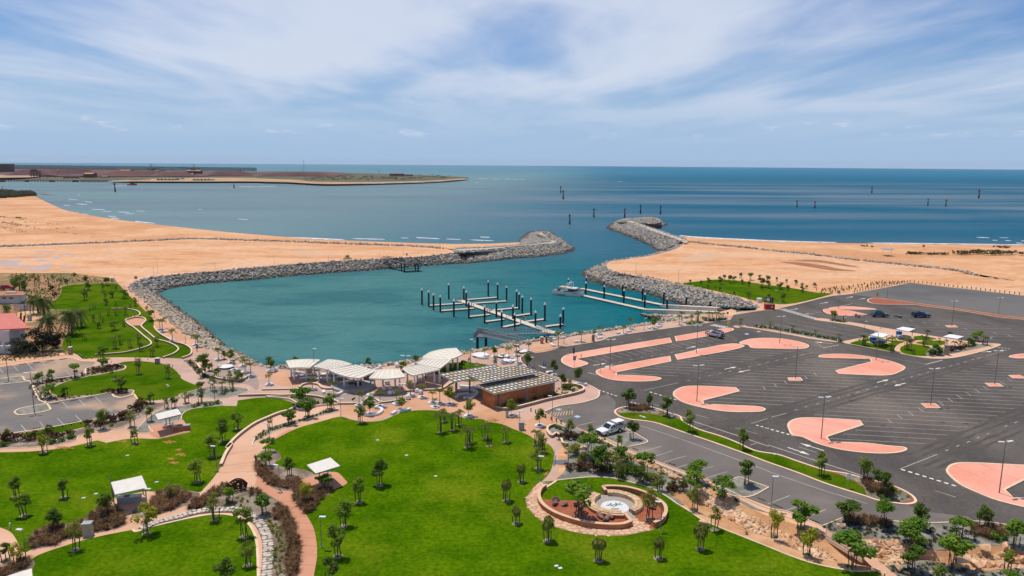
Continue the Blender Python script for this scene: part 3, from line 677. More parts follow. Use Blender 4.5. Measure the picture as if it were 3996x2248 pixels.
# footpath with the little bridge
FOOT_U='C 840 30 1000 112 1190 197 1400 282 1730 407 1950 482 2150 582 2576 777 D 180 802 540 952 640 1000'
FOOT_L='C 820 50 990 127 1190 217 1400 302 1720 427 1900 502 2150 612 2576 817 D 180 855 300 905 500 1012 590 1050'
structure('footpath',MB().sheet(line(FOOT_U)+line(FOOT_L)[::-1],.052),M_path)
structure('footpath',MB().sheet(line('D 1040 1240 1150 1330 1300 1450 1700 1800')+line('D 960 1275 1040 1350 1160 1450 1500 1800')[::-1],.052),M_path)
kerb(line('C 830 28 1000 108 1190 193 1400 278 1730 403 1950 478 2150 578 2576 773 D 180 798 540 948'),.15,.13,closed=False)
kerb(line('D 540 952 750 868'),.15,.13,closed=False)
kerb(line('D 1100 900 1260 902 1600 918 1830 913 2100 903 2430 943 2576 988 3100 1120'),.2,.13,closed=False)
kerb(line('C 430 490 600 470 800 455 1000 465 1200 510 1400 570 1550 650 1650 720 1780 800 1900 880 2100 970 2300 1050 2576 1160 D 200 1238 400 1308 600 1358 800 1393 900 1403 1090 1398'),.2,.09,closed=False)
# orange promenade bands and plaza patches
for s in ('F 30 680 150 650 300 640 330 690 400 740 450 790 300 790 200 770 150 720','F 860 1000 1000 985 1300 990 1450 960 1600 900 1750 830 1900 800 2200 900 2300 960 2430 1040 2576 1060 G 150 1130 300 1050 330 1060 480 1145 420 1170 360 1210 340 1280 330 1365 150 1280 0 1215 F 2450 1170 2230 1110 1900 1045 1560 1035 1350 1080 1180 1140 1000 1130 870 1080','F 2060 480 2300 440 2480 420 2576 430 2500 470 2300 460 2100 500','G 200 380 400 340 520 330 480 400 300 450 180 455','G 590 340 650 315 780 300 900 315 800 340 650 365','G 1600 150 1750 125 1900 130 1700 165','G 1000 240 1160 215 1280 215 1100 255'):
	cover('orange_paving',s,M_orange,.026)
for s in ('E 1990 670 2100 640 2300 600 2500 620 2576 700 F 30 780 0 830 E 2500 780','F 480 840 560 800 680 860 850 880 960 860 1000 900 950 940 700 920 520 890','F 960 920 1100 880 1300 870 1440 880 1440 950 1300 985 1050 985'):
	cover('grey_paving',s,M_greyp,.020)
o_,p_=cover('shelter_pad','B 460 485 700 415 800 405 890 480 915 515 880 540 700 600 590 590 520 540',M_path2,.056)
o_,p_=cover('shelter_pad','A 1080 690 1300 632 1500 600 1535 650 1520 720 1400 745 1250 795 1150 770',M_path,.056)
o_,p_=cover('shelter_pad','E 1500 1202| 1840 1135| 1920 1240| 1640 1312 1520 1285',M_path2,.056)
cover('turning_pad','I 1275 905 1340 878 1430 885 1462 912 1425 950 1345 955',M_path2,.05)
# ================================================================ KERBED ISLANDS
ISLANDS=['G 495 540 505 510 550 482 640 462 1580 308| 1600 355| 640 520| 660 530 740 555 755 570 700 590 620 610 560 590 510 562','G 1635 295| 2150 213 2200 212 2220 228 2190 240 2110 262 1650 345|','G 845 660 860 632 1000 600 1580 492| 1590 545| 1040 655| 1045 685| 1250 690 1450 705 1490 718 1450 735 1350 745 1150 745 1000 730 900 700','G 1635 480| 2210 368 2290 375 2325 395 1660 530|','G 2285 360 2400 320 2560 312 H 150 320 320 350 400 380 408 395 370 415 250 420 0 415 G 2410 410 2370 380 2310 372','G 1620 870 1640 840 1730 802 1850 795 2240 810| 2280 845| 1910 940| 1920 975| 2200 990 2480 1005 2535 1025 2500 1048 2350 1055 2150 1050 1950 1020 1750 970 1640 910','H 515 495 560 480 700 472 850 478 1050 505 1250 550 1370 600 1370 620 1320 650 1200 685 720 672| 685 640| 1050 550| 1030 520| 700 512 530 505','H 205 1190 220 1160 290 1125 400 1115 920 1140| 955 1185| 588 1305| 625 1360| 1000 1372 D 1200 145 1375 162 1390 180 1330 205 1150 220 900 205 700 175 500 120 350 55 H 258 1290 215 1225','D 1803 400 1812 370 1850 337 1950 317 2600 342| 3000 360| 3000 460| 2700 420| 2375 585| 2470 670| 2900 690| 3000 860| 2576 760 2300 690 2100 610 1950 540 1850 462','H 205 712| 325 708| 350 740| 215 738|','H 1545 972| 1680 972| 1732 1015| 1600 1015|','H 2185 765| 2320 768| 2365 798| 2235 798|','H 2425 687| 2530 685| 2600 718| 2470 715|','H 1785 185| 1880 183| 1912 203| 1815 203|','H 2430 500 2500 478 2600 470 2700 478 2700 512| 2470 512','L 615 787 680 772 830 765 950 775 1050 785 1088 795 1040 797 700 793','L 560 803 580 792 700 795 800 805 900 825 990 848 940 856 720 856 620 842 575 822']
M_joint=pm('joint_line',(.50,.20,.14),(.44,.17,.12),1.0)  # saw cuts drawn in a darker pink than the slab
def joints(pts,parent,gap=4.6,z=.134):
	"""saw-cut control joints across a concrete island"""
	c=sum((Vector((p.x,p.y,0)) for p in pts),Vector())/len(pts);a=max(pts,key= lambda p:(p.xy-c.xy).length);d=Vector((a.x-c.x,a.y-c.y,0));L_=d.length;d.normalize();nn=Vector((-d.y,d.x,0));t=-L_
	while t<L_:
		o=c+d*t;hit=[]
		for p,q in zip(pts,pts[1:]+pts[:1]):
			u,v=(p-o).dot(d),(q-o).dot(d)
			if (u<0)!=(v<0):hit.append(p.lerp(q,u/(u-v)).xy.dot(nn.xy)-o.xy.dot(nn.xy))
		hit.sort()
		for k in range(0,len(hit)-1,2):
			if hit[k+1]-hit[k]>.8:paint('control_joint',o+nn*(hit[k]+.25),o+nn*(hit[k+1]-.25),.07,parent,M_joint,z)
		t+=gap
def paint(name,a,b,w,parent=None,m=None,z=.024):
	a,b=Vector((a.x,a.y,0)),Vector((b.x,b.y,0));d=(b-a).normalized();nn=Vector((-d.y,d.x,0))*(w/2)
	return MB().add([(*(a-nn).xy,z),(*(b-nn).xy,z),(*(b+nn).xy,z),(*(a+nn).xy,z)],[(0,1,2,3)]).build(name,m or M_paint,parent or car_park)
for s in ISLANDS:
	pts=line(s,closed=True,n=6)
	o=structure('traffic_island',MB().prism(pts,.0,.13),M_pink)
	kerb(pts,.34,.155,M_kerb,True,o);joints(pts,o)
RED=line('L 1003 705 1030 687 1080 681 1300 706 1600 746 2000 801 2300 846 2700 898| 2700 912| 2250 862 2200 852 1850 796 1600 766 1480 749 1100 741 1030 726',closed=True)
o=structure('median',MB().prism(RED,0,.13),M_redmulch);kerb(RED,.34,.155,M_kerb,True,o)
# grass median with planted ends
MED=line('G 1030 1052 1060 1022 1150 1002 1300 992 1450 1020 1560 1060 1680 1098 1705 1140 1850 1222 2100 1302 C 2250 108 2450 196 D 100 232 300 300 560 385 650 402 800 425 960 470 1250 545 1400 612 1475 672 1480 710 1400 730 1250 715 1100 690 980 650 600 530 300 415 0 310 C 2300 210 2000 103 1700 2 G 1430 1163 1300 1142 1200 1132 1110 1112 1050 1082',closed=True)
o=structure('median',MB().prism(MED,0,.12),M_redmulch);kerb(MED,.36,.15,M_kerb,True,o)
mg=line('G 1065 1075 1180 1064 1300 1066 1500 1092 1680 1130 1720 1152 1850 1228 2100 1310 C 2250 116 2450 204 D 100 240 300 308 560 393 700 430 800 470 880 510 960 570 990 632 960 640 900 615 600 520 300 405 0 300 C 2300 200 2000 93 1700 -8 G 1430 1153 1300 1134 1200 1122 1110 1102',closed=True)
structure('lawn',MB().sheet(mg,.130),M_grass2)
for s in ('G 1062 1062 1075 1034 1160 1012 1300 1004 1450 1030 1560 1068 1660 1104 1660 1118 1500 1084 1300 1060 1180 1058','D 720 424 800 434 960 480 1235 553 1380 618 1440 680 1380 706 1250 700 1110 678 1000 640 970 570 890 506 800 462'):
	structure('garden_bed',MB().sheet(line(s,closed=True),.134),M_gmulch)
# planted bay beside the service lane
for s in ('C 840 20| 1130 160| 1350 110 1355 90| 1200 0 1100 -40 900 -20','C 2010 585| 2220 475 2290 460 2400 500 2576 560| 2380 655 2250 650'):
	pts=line(s,closed=True);o=structure('garden_bed',MB().prism(pts,0,.10),M_gmulch);kerb(pts,.2,.14,M_kerb,True,o)
# west car park islands
for s in ('E -150 760| 0 720 150 700 220 697 250 735 300 745 0 778 -150 800|','E 150 1050 200 1020 380 985 470 965| 500 1010 505 1030 450 1050 300 1075 200 1085 160 1072'):
	pts=line(s,closed=True);o=structure('garden_bed',MB().prism(pts,0,.10),M_gmulch);kerb(pts,.3,.14,M_kerb,True,o)
# kerb lines
for s in ('E -150 628 0 603 690 510 830 543 960 549','E 1385 930 1340 870 1330 880 1220 910 1150 900 1105 858 1000 880 620 942 470 967 305 748','E 860 676 500 726 305 752','E -100 1300 270 1247 600 1192 900 1132','G 320 1050 460 995 700 960 850 910 872 870 860 835 770 785','G 75 510 150 462 880 337 960 303 1300 249 1950 159 2190 127','G 75 510 90 550 150 600 350 680 600 740 770 785','K 2250 830 2440 806 2576 802 L 60 800 150 775 300 742 640 660 830 640 1430 526 2000 589 2576 656 3200 732'):
	kerb(line(s,smooth=True,n=4),.3,.14,closed=False)
# rest area in the car park
REST=line('H 470 118 520 112 900 163 1150 206| 1600 282 1760 308 2100 356 2330 372 2310 392 1900 503 1750 517 1600 512 1250 450 760 356 750 348| 1000 298 1080 280 1120 245| 900 190 640 150 480 127',closed=True)
o=structure('rest_area',MB().prism(REST,0,.11),M_path);kerb(REST,.3,.14,M_kerb,True,o)
for s in ('H 830 362 990 320 1090 303 1200 330 1370 345 1310 375 1272 420 1270 448 1050 415 840 378','H 1330 420 1350 395 1450 370 1600 395 1645 412 1610 490 1500 490 1380 470 1338 445','H 1490 355 1700 335 1770 340 1760 380 1620 385 1500 364','H 1470 296 1560 290 1700 320 1600 330 1500 332','H 1340 320 1420 312 1400 335'):
	structure('lawn',MB().sheet(line(s,closed=True),.125),M_grass2)
structure('shelter_pad',MB().sheet(ground('H 985 352 1110 325 1250 355 1130 385'),.135),M_path)
structure('garden_bed',MB().sheet(line('H 1640 412 1800 400 2000 385 2200 370 2240 378 2000 440 1850 470 1700 498 1610 492',closed=True),.135),M_gmulch)
HEDGE=line('G 2225 195 2350 193 H 0 228 250 270 500 315 740 350 770 356 700 352 480 325 240 282 0 240 G 2350 205 2260 208',closed=True,n=3)
o=structure('footpath',MB().prism(HEDGE,0,.11),M_path)
pts=line('G 2450 185 2560 190 H 60 205 300 250 500 290 690 322 720 345 480 314 240 266 0 224',closed=True,n=3)
o=structure('garden_bed',MB().prism(pts,0,.10),M_gmulch);kerb(pts,.2,.13,M_kerb,True,o)
pts=line('H 620 125 680 122 780 140 800 152 700 148 630 138',closed=True);structure('garden_bed',MB().prism(pts,0,.14),M_gmulch)
pts=line('G 2225 195 2240 185 2330 183 2330 200 2260 205',closed=True);o=structure('garden_bed',MB().prism(pts,0,.10),M_gmulch);kerb(pts,.2,.13,M_kerb,True,o)
pts=line('G 1740 165 1780 140 1850 135 1930 150 1900 172 1780 185',closed=True);structure('garden_bed',MB().prism(pts,0,.08),M_gmulch)
pts=line('G 1940 130 2000 108 2130 108 2160 120 2080 140 1990 150',closed=True);structure('garden_bed',MB().prism(pts,0,.08),M_gmulch)
# ================================================================ ROAD MARKINGS (thin paint)
car_park=bpy.data.objects['car_park'];west_park=bpy.data.objects['west_car_park']
def rows_of(tile,a0,b0,a1,b1,n,w=.11,name='bay_line',parent=car_park):
	A0,B0,A1,B1=(G(P(tile,*q)) for q in (a0,b0,a1,b1))
	for k in range(n):
		u=k/max(n-1,1);paint(name,A0 .lerp(A1,u),B0 .lerp(B1,u),w,parent)
def seg(tile,*xy,w=.12,name='road_line',parent=car_park,m=None):
	pts=[G(P(tile,xy[k],xy[k+1])) for k in range(0,len(xy),2)]
	for a,b in zip(pts,pts[1:]):paint(name,a,b,w,parent,m)
rows_of('G',(735,511),(868,552),(1510,378),(1635,410),11)
rows_of('G',(1585,366),(1705,402),(2110,274),(2235,300),8)
rows_of('G',(1060,658),(1670,690),(2270,424),(2800,444),12)
for lx,ly,rx,ry in ((375,527,1030,547),(290,548,985,572),(190,570,905,598),(90,593,820,620),(0,617,735,643),(-116,640,695,668),(-216,663,1095,717),(-326,688,1000,743),(-431,713,905,770),(-546,740,805,797),(-666,766,705,825),(-300,818,600,855),(-280,847,495,885),(-376,883,385,915),(-496,912,270,947),(-636,942,155,980)):
	seg('H',lx,ly,rx,ry,w=.11,name='bay_line')
LE=[(465,1078),(585,1040),(700,1007),(808,973),(915,942),(1020,910),(1125,880),(1225,850),(1320,820),(1415,793),(1510,767),(1600,740),(1690,713),(1770,688),(1850,663),(1945,640),(2045,617),(2105,595),(2180,573),(2250,550),(2320,528)]
for k,(x,y) in enumerate(LE):
	seg('H',x,y,2118+k*94-k*k*.7,1163-k*38+k*k*.42,w=.11,name='bay_line')
for q in ((930,1141,2015,1202),(960,1190,1910,1242),(880,1232,1805,1283),(750,1272,1695,1326),(620,1318,1578,1370)):
	seg('H',*q,w=.11,name='bay_line')
for q in ((1195,1115,1245,1158),(1300,1078,1352,1120),(1408,1043,1460,1085),(1515,1010,1567,1048),(1713,945,1770,982),(1808,912,1862,948),(1900,882,1957,918),(1992,853,2048,887),(2083,825,2138,860),(2165,797,2225,830),(2330,742,2390,775),(2410,716,2468,747),(65,767,88,798),(165,738,195,772),(367,686,397,717),(465,660,495,692),(-50,795,-20,828)):
	seg('H',*q,w=.13,name='bay_tick')
for q in ((905,118,1880,132),(1020,135,2020,155),(1145,155,2155,175),(1275,178,2305,195),(1480,200,2450,215),(1690,238,2590,255),(1800,262,2700,275),(1950,288,2800,300),(2150,325,2800,335),(1250,0,1800,8),(1380,14,2040,30),(1560,55,1890,62),(1640,75,2100,90),(1730,40,2240,55),(2130,148,2230,158),(820,24,1020,30),(880,40,1040,44),(800,92,1740,108),(2050,70,2600,88),(2270,110,2800,125)):
	seg('H',*q,w=.10,name='bay_line')
for q in ((1300,105,1330,123),(1425,127,1457,143),(1553,145,1587,163),(1685,163,1723,182),(1965,205,2005,225),(2265,250,2305,272),(2415,275,2455,297)):
	seg('H',*q,w=.14,name='bay_tick')
rows_of('H',(75,170),(490,250),(465,118),(960,200),1)
for q in ((295,130,1000,265),(185,150,960,300),(75,172,850,320),(400,118,1050,235)):
	seg('H',*q,w=.10,name='bay_line')
D1=[(385,1000),(500,970),(610,938),(710,910),(810,880),(905,852),(1000,825),(1090,798),(1185,772),(1275,748),(1360,722),(1445,698),(1525,675),(1608,653),(1765,608),(1840,588),(1915,567),(1985,547),(2060,525),(2125,508),(285,1030)]
D2=[(1800,185+1252),(1910,140+1252),(2015,100+1252),(2115,58+1252),(2215,17+1252),(2395,1193),(2495,1155)]
D3=[(1770,735),(1875,710),(1980,685),(2085,662),(2185,640),(2280,618),(2380,597),(2480,575),(2566,552),(2658,532),(2746,513),(2831,493),(2916,475),(3006,458)]
D4=[(1090,548),(1195,522),(1300,500),(1405,489),(1500,470),(1600,452),(1700,435),(1975,383),(2065,368),(2240,328),(1100,352),(1280,320),(1475,292),(1570,275)]
def dash(tile,x,y,dx,dy,w=.16,name='lane_dash'):
	a,b=G(P(tile,x-dx,y-dy)),G(P(tile,x+dx,y+dy));paint(name,a,b,w)
for x,y in D1:dash('H',x,y,14,-4)
for x,y in D2:dash('H',x,y,15,-6)
for x,y in D3:dash('G',x,y,15,-3.5)
for x,y in D4:dash('G',x,y,14,-2.5)
def dashes(tile,x0,y0,x1,y1,n,w=.42):
	a,b=G(P(tile,x0,y0)),G(P(tile,x1,y1))
	for k in range(n):
		paint('give_way_dash',a.lerp(b,(k+.2)/n),a.lerp(b,(k+.75)/n),w,m=M_paint_w)
dashes('D',1330,372,1910,550,8);dashes('G',1370,846,1660,934,6,.32);dashes('H',-30,1208,285,1298,6,.4);dashes('H',556,406,716,376,7,.3);dashes('H',1586,573,1760,528,8,.3)
dashes('G',860,828,1060,895,5,.3);dashes('G',755,655,850,678,4,.25);dashes('H',2310,400,2440,418,4,.3);dashes('L',725,760,855,735,7,.3);dashes('L',480,820,545,820,3,.3);dashes('G',1180,950,1290,975,3,.3);dashes('G',2440,1180,2576,1218,3,.35)
seg('D',1330,372,1705,225,w=.14);seg('G',1320,835,1670,757,w=.13);seg('H',475,345,558,408,w=.12);seg('H',1120,485,1588,573,w=.1);seg('H',0,1115,188,1063,w=.13);seg('H',560,406,440,365,w=.1)
seg('G',2400,1168,2600,1105,w=.13);seg('D',1685,592,1890,657,w=.13);seg('H',2190,488,2400,430,w=.12);seg('L',860,737,1160,778,w=.12)
for tl,pts in (('C',(1480,0,1800,110,2200,255,2576,395)),('D',(0,395,300,500,600,600,1000,720))):seg(tl,*pts,w=.13)
seg('G',1290,1190,1480,1253,w=.12)
for tl,pts in (('G',(1680,1090,1800,1140,2000,1205,2250,1285,2350,1320,2576,1398)),('D',(0,130,440,275,950,440))):seg(tl,*pts,w=.22)
seg('G',2390,1385,2480,1355,w=.12);seg('G',1400,965,1475,990,w=.12);seg('G',1830,1075,1970,1112,w=.12);seg('G',2240,1210,2460,1270,w=.12);seg('D',313,150,490,205,w=.12);seg('D',1010,375,1085,397,w=.12)
for q in ((1265,205,1495,145),(1420,248,1610,190),(1520,305,1745,240),(1650,360,1800,315),(1870,390,2015,345),(1930,470,2155,400)):seg('C',*q,w=.12,name='bay_line')
for q in ((0,725,222,640),(160,800,400,710),(455,830,585,780)):seg('D',*q,w=.12,name='bay_line')
for q in ((650,1190,835,1145),(830,1205,930,1180)):seg('G',*q,w=.12,name='bay_line')
for q in ((0,615,28,660),(135,582,180,640),(280,567,327,620),(420,545,470,597),(560,530,612,580),(665,640,715,683),(520,658,570,705),(-130,640,-100,690)):seg('E',*q,w=.12,name='bay_line',parent=west_park)
for q in ((210,1178,268,1250),(398,1147,440,1200),(578,1115,642,1180),(757,1083,822,1148),(625,948,690,1013),(793,927,857,985),(960,903,1020,957),(1093,1020,1130,1050)):seg('E',*q,w=.12,name='bay_line',parent=west_park)
def arrow(tile,x0,y0,x1,y1,bend=0):
	"""straight lane arrow from tail to tip"""
	a,b=G(P(tile,x0,y0)),G(P(tile,x1,y1));d=(b-a).normalized();nn=Vector((-d.y,d.x,0));L0=(b-a).length
	hd=min(1.9,L0*.4);mb=MB();z=.025
	q=[a-nn*.12,b-d*hd-nn*.12,b-d*hd-nn*.5,b,b-d*hd+nn*.5,b-d*hd+nn*.12,a+nn*.12]
	mb.sheet([(p.x,p.y,z) for p in q]);mb.build('lane_arrow',M_paint_w,car_park)
for q in (('H',1100,755,1215,725),('H',1385,760,1272,790),('G',2130,622,2252,597),('G',2386,628,2263,653),('G',1745,411,1847,390),('G',1942,407,1830,428),('G',810,583,942,561),('G',1010,577,925,600),('D',200,155,425,232),('D',565,188,325,113),('H',2150,448,2255,443),('L',915,692,985,680),('L',790,678,860,663),('L',525,735,612,720),('L',230,795,310,785),('L',470,838,370,838),('G',262,585,340,612),('H',655,365,470,345)):
	arrow(*q)
for k in range(5):
	a0,b0=(510+180*k,166+37*k),(905+182*k,112+35*k)
	seg('l',*a0,*b0,w=.5,name='zebra_bar',m=M_paint_w)
for k in range(14):
	x,y=108+25*k,792+7.2*k;seg('L',x,y,x+78,y-3,w=.45,name='zebra_bar',m=M_paint_w)
M_bluep=pm('blue_road_paint',(.30,.50,.62),(.40,.55,.62),1.5)
M_greyblue=pm('worn_blue_paint',(.42,.46,.47),(.36,.40,.40),1.5)
M_whatch=pm('yellow_hatch_paint',(.66,.45,.24),(.55,.38,.22),1.5)
def patch(s,m,name='painted_square',z=.026):return MB().sheet(ground(s),z).build(name,m,car_park)
patch('d 1915 1078 1985 1060 2060 1080 1985 1105',M_greyblue);patch('d 2265 1215 2340 1195 2415 1220 2340 1245',M_bluep);patch('K 2328 1040 2355 1033 2383 1040 2355 1048',M_bluep);patch('K 2450 1015 2475 1009 2502 1016 2475 1022',M_greyblue)
for k in range(9):
	seg('d',1790+56*k,1225-6*k,1850+50*k,1135-4*k,w=.16,name='hatch_bar',m=M_whatch)
# wheel stops
M_stop=pm('rubber_stop',(.03,.03,.03),(.30,.22,.04),9.0,rough=.9,lo=.5,hi=.55)
for tl,x0,y0,x1,y1 in (('C',1575,315,1640,337),('C',1705,367,1775,392),('C',1210,165,1260,185),('C',2460,660,2540,695),('D',55,732,150,767),('D',422,880,522,920)):
	a,b=G(P(tl,x0,y0)),G(P(tl,x1,y1));MB().bar(a+Vector((0,0,.07)),b+Vector((0,0,.07)),.16,.11).build('wheel_stop',M_stop,car_park)
for x0,y0,x1,y1 in ((30,598,110,588),(190,578,265,568),(330,560,400,551),(470,542,545,533),(600,527,670,518),(305,1228,405,1210),(680,1165,775,1147),(860,1133,940,1118),(520,975,600,962),(700,945,780,930),(860,918,940,905)):
	a,b=G(P('E',x0,y0)),G(P('E',x1,y1));MB().bar(a+Vector((0,0,.07)),b+Vector((0,0,.07)),.16,.11).build('wheel_stop',M_stop,west_park)
# tyre-darkened wheel tracks and oil drips on the seal
M_track=pm('tyre_track',(.070,.061,.054),(.098,.085,.075),.35,lo=.4,hi=.6,stretch=(.3,1,0))
M_oil=pm('oil_stain',(.050,.045,.040),(.068,.06,.054),1.5)
for tl,pts_ in (('H',(-600,1270,-100,1130,385,1000,1000,825,1608,653,2125,508)),('G',(1300,845,1770,735,2280,618,2746,513,3006,458)),('G',(900,590,1300,503,1700,435,2240,330)),('D',(1500,320,1910,140,2300,-20,2700,-170)),('G',(700,400,1100,340,1570,262,2000,195))):
	q=[G(P(tl,pts_[k],pts_[k+1])) for k in range(0,len(pts_),2)]
	for off_ in (-2.6,-1.1,1.1,2.6):
		ln_=resample([p for p in q],24);mb=MB();rr_=random.Random(int(off_*10)+len(tl))
		L2,R2=[],[]
		for i in range(24):
			d=(ln_[min(i+1,23)]-ln_[max(i-1,0)]).normalized();nn=Vector((-d.y,d.x,0));w_=rr_.uniform(.18,.38);o_=off_+rr_.uniform(-.12,.12)
			L2 .append(ln_[i]+nn*(o_+w_));R2 .append(ln_[i]+nn*(o_-w_))
		mb.sheet([(p.x,p.y,0) for p in L2+R2[::-1]],.0215);mb.build('tyre_track',M_track,car_park)
mb=MB();ro=random.Random(21)
for _ in range(110):
	c0=G(P('H',ro.uniform(-900,2500),ro.uniform(420,1350)));r0=ro.uniform(.10,.42)
	mb.sheet([(c0 .x+math.cos(k*.785)*r0*ro.uniform(.6,1.2)*1.4,c0 .y+math.sin(k*.785)*r0*ro.uniform(.6,1.2),0) for k in range(8)],.0228)
o_=mb.build('oil_stains',M_oil,car_park);o_['kind']='stuff'
# expansion joints across the salmon path and the main path
M_pj=pm('path_joint',(.36,.17,.10))
for x0,y0,x1,y1 in ((425,1335,600,1340),(440,1235,612,1240),(440,1140,612,1150),(430,1060,605,1070),(412,985,590,995),(398,915,565,920),(372,845,520,850),(300,770,470,780),(215,690,390,705)):
	paint('path_joint',G(P('B',x0,y0)),G(P('B',x1,y1)),.07,bpy.data.objects['salmon_path'],M_pj,.026)
for x0,y0,x1,y1 in ((2230,345,2560,300),(2260,230,2570,185),(2200,410,2570,395)):
	paint('path_joint',G(P('A',x0,y0)),G(P('A',x1,y1)),.08,bpy.data.objects['park_paths'],M_pj,.020)
# ================================================================ ROCK REVETMENTS AND BREAKWATERS
def rock_mesh(seed,m,flat=.72):
	"""angular quarry block: hull of a few jittered points"""
	rnd=random.Random(seed);bm=bmesh.new();sx,sy,sz=rnd.uniform(.8,1.25),rnd.uniform(.65,1.0),flat*rnd.uniform(.75,1.1)
	for k in range(15):
		d=Vector((rnd.gauss(0,1),rnd.gauss(0,1),rnd.gauss(0,1)));d=d/max(abs(d.x),abs(d.y),abs(d.z))*.5*rnd.uniform(.78,1) if k%2 else d.normalized()*.55
		bm.verts.new((d.x*sx,d.y*sy,d.z*sz))
	h=bmesh.ops.convex_hull(bm,input=bm.verts);bmesh.ops.delete(bm,geom=[g for g in h['geom_interior'] if isinstance(g,bmesh.types.BMVert)],context='VERTS')
	bmesh.ops.recalc_face_normals(bm,faces=bm.faces)
	me=bpy.data.meshes.new('rock');bm.to_mesh(me);bm.free();me.materials.append(m);return me
ROCKV={}
def rock_set(m,n=8):
	if m.name not in ROCKV:ROCKV[m.name]=[rock_mesh(100+k,m) for k in range(n)]
	return ROCKV[m.name]
def pile_rocks(spots,parent,m_single,m_mass,single=300,mass_name='rock_mass',name='rock'):
	"""spots: (pos, size, rx, ry, rz); the largest in view become parts, the rest one mass"""
	vs=rock_set(m_single);rnd=random.Random(len(spots))
	spots=sorted(spots,key= lambda q:-q[1]/(q[0]-Vector((0,0,CAM_H))).length)
	for p,s,e in spots[:single]:
		o=link(name,rnd.choice(vs),parent,p);o.scale=(s,s,s);o.rotation_euler=e
	if len(spots)>single:
		V,F=[],[]
		from mathutils import Euler
		data=[([v.co.copy() for v in me.vertices],[tuple(f.vertices) for f in me.polygons]) for me in vs]
		for p,s,e in spots[single:]:
			cv,cf=rnd.choice(data);mt=Matrix.Translation(p)@Euler(e).to_matrix().to_4x4()@Matrix.Scale(s,4);o_=len(V)
			V+=[tuple(mt@c) for c in cv];F+=[tuple(o_+k for k in f) for f in cf]
		me=bpy.data.meshes.new(mass_name);me.from_pydata(V,[],F);me.materials.append(m_mass)
		o=link(mass_name,me,parent);o['kind']='stuff'
def slope_strip(crest,toe,parent,steps=4,under=1.6):
	n=max(8,int(sum((b-a).length for a,b in zip(crest,crest[1:]))/4));a,b=resample(crest,n),resample(toe,n);mb=MB()
	for i in range(n):
		for r_ in range(steps+2):
			u=r_/steps;p=a[i].lerp(b[i],u)
			if r_==steps+1:p=b[i]+(b[i]-a[i]).normalized()*2.0;p.z=b[i].z-under
			mb.v.append((p.x,p.y,p.z-.25))
	k=steps+2
	for i in range(n-1):
		for r_ in range(k-1):
			q=i*k+r_;mb.f.append((q,q+1,q+k+1,q+k))
	mb.build('rubble_core',M_rubble,parent)
def scatter(crest,toe,seed,size=1.25,dens=1.0,lo=-.05,hi=1.08):
	rnd=random.Random(seed);n=200;a,b=resample(crest,n),resample(toe,n);spots=[]
	for i in range(n-1):
		w=(a[i]-b[i]).length;l=((a[i+1]-a[i]).length+(b[i+1]-b[i]).length)/2
		want=w*l*dens/(size*size)*1.25;cnt=int(want)+(1 if rnd.random()<want%1 else 0)
		for _ in range(cnt):
			u,v=rnd.random(),rnd.uniform(lo,hi)
			p=a[i].lerp(a[i+1],u).lerp(b[i].lerp(b[i+1],u),v)
			s=size*rnd.uniform(.65,1.35)
			spots.append((p+Vector((rnd.uniform(-.3,.3),rnd.uniform(-.3,.3),rnd.uniform(-.15,.15))),s,(rnd.uniform(-.7,.7),rnd.uniform(-.7,.7),rnd.uniform(0,6.3))))
	return spots
def offset_line(pts,d,z):
	out=[]
	for i in range(len(pts)):
		a,b=pts[max(i-1,0)],pts[min(i+1,len(pts)-1)];t=Vector((b.x-a.x,b.y-a.y,0)).normalized()
		out.append(Vector((pts[i].x-t.y*d,pts[i].y+t.x*d,z)))
	return out
def revetment(name,label,crest,toe,seed,size=1.25,m=None,mm=None,single=300,dens=1.0,berm=None,hi=1.08):
	r=root(name,label=label,cat='revetment')
	if berm:
		mid=offset_line(crest,berm,-.15);toe=offset_line(crest,berm+6.0,-4.1)
		slope_strip(crest,mid,r,1,.05);slope_strip(mid,toe,r)
		spots=scatter(crest,mid,seed,size,dens*1.05,.05,1.05)+scatter(mid,toe,seed+1,size*1.25,dens*.7)
	else :
		slope_strip(crest,toe,r);spots=scatter(crest,toe,seed,size,dens,hi=hi)
	pile_rocks(spots,r,m or M_rock,mm or M_rockb,single);return r
revetment('rock_revetment','long grey rock revetment on the far side of the marina basin',line(NORTH_CREST,n=4),line('J 2080 330 1700 355 1480 375 1100 405 800 425 400 455 0 492 I 2300 515 2000 540 1750 575 1620 612 1580 636',z=WATER,n=4),1,1.1)
revetment('rock_revetment','pale grey rock revetment below the western promenade',line(WEST_CREST,n=4),line('I 1580 636 1620 665 1700 720 1800 795 1950 905 2100 1020 2200 1110 2300 1200 E 2330 425 2440 482 2560 545 F 80 600 200 630',z=WATER,n=4),2,.95,M_rockt,M_rocktb)
revetment('rock_revetment','line of pale tan rocks along the plaza promenade edge',line(NEAR_CREST,n=4),None,3,.9,M_rockt,M_rocktb,berm=2.4)
revetment('rock_revetment','broad grey rock revetment behind the boat ramp pontoons',line(EAST_CREST,n=4),line('K 2000 770 1850 765 1700 742 1500 692 1400 652 1200 605 1000 572 850 532 740 472 712 432 735 405 820 365',z=WATER,n=4),4,1.05)
revetment('rock_revetment','narrow rock edge of the sand bank by the marina channel',line(CHAN_CREST,n=4),None,5,1.2,single=120,berm=1.6)
def sea_wall(label,s,seed,w=3.0,size=1.2,single=200):
	pts=line(s,n=4);r=root('rock_sea_wall',label=label,cat='sea wall')
	a,b=offset_line(pts,-w*.3,.1),offset_line(pts,w*.7,.1)
	sp=[(p+Vector((0,0,.25)),s_,e) for p,s_,e in scatter(a,b,seed,size,.75)]
	pile_rocks(sp,r,M_rock,M_rockb,single)
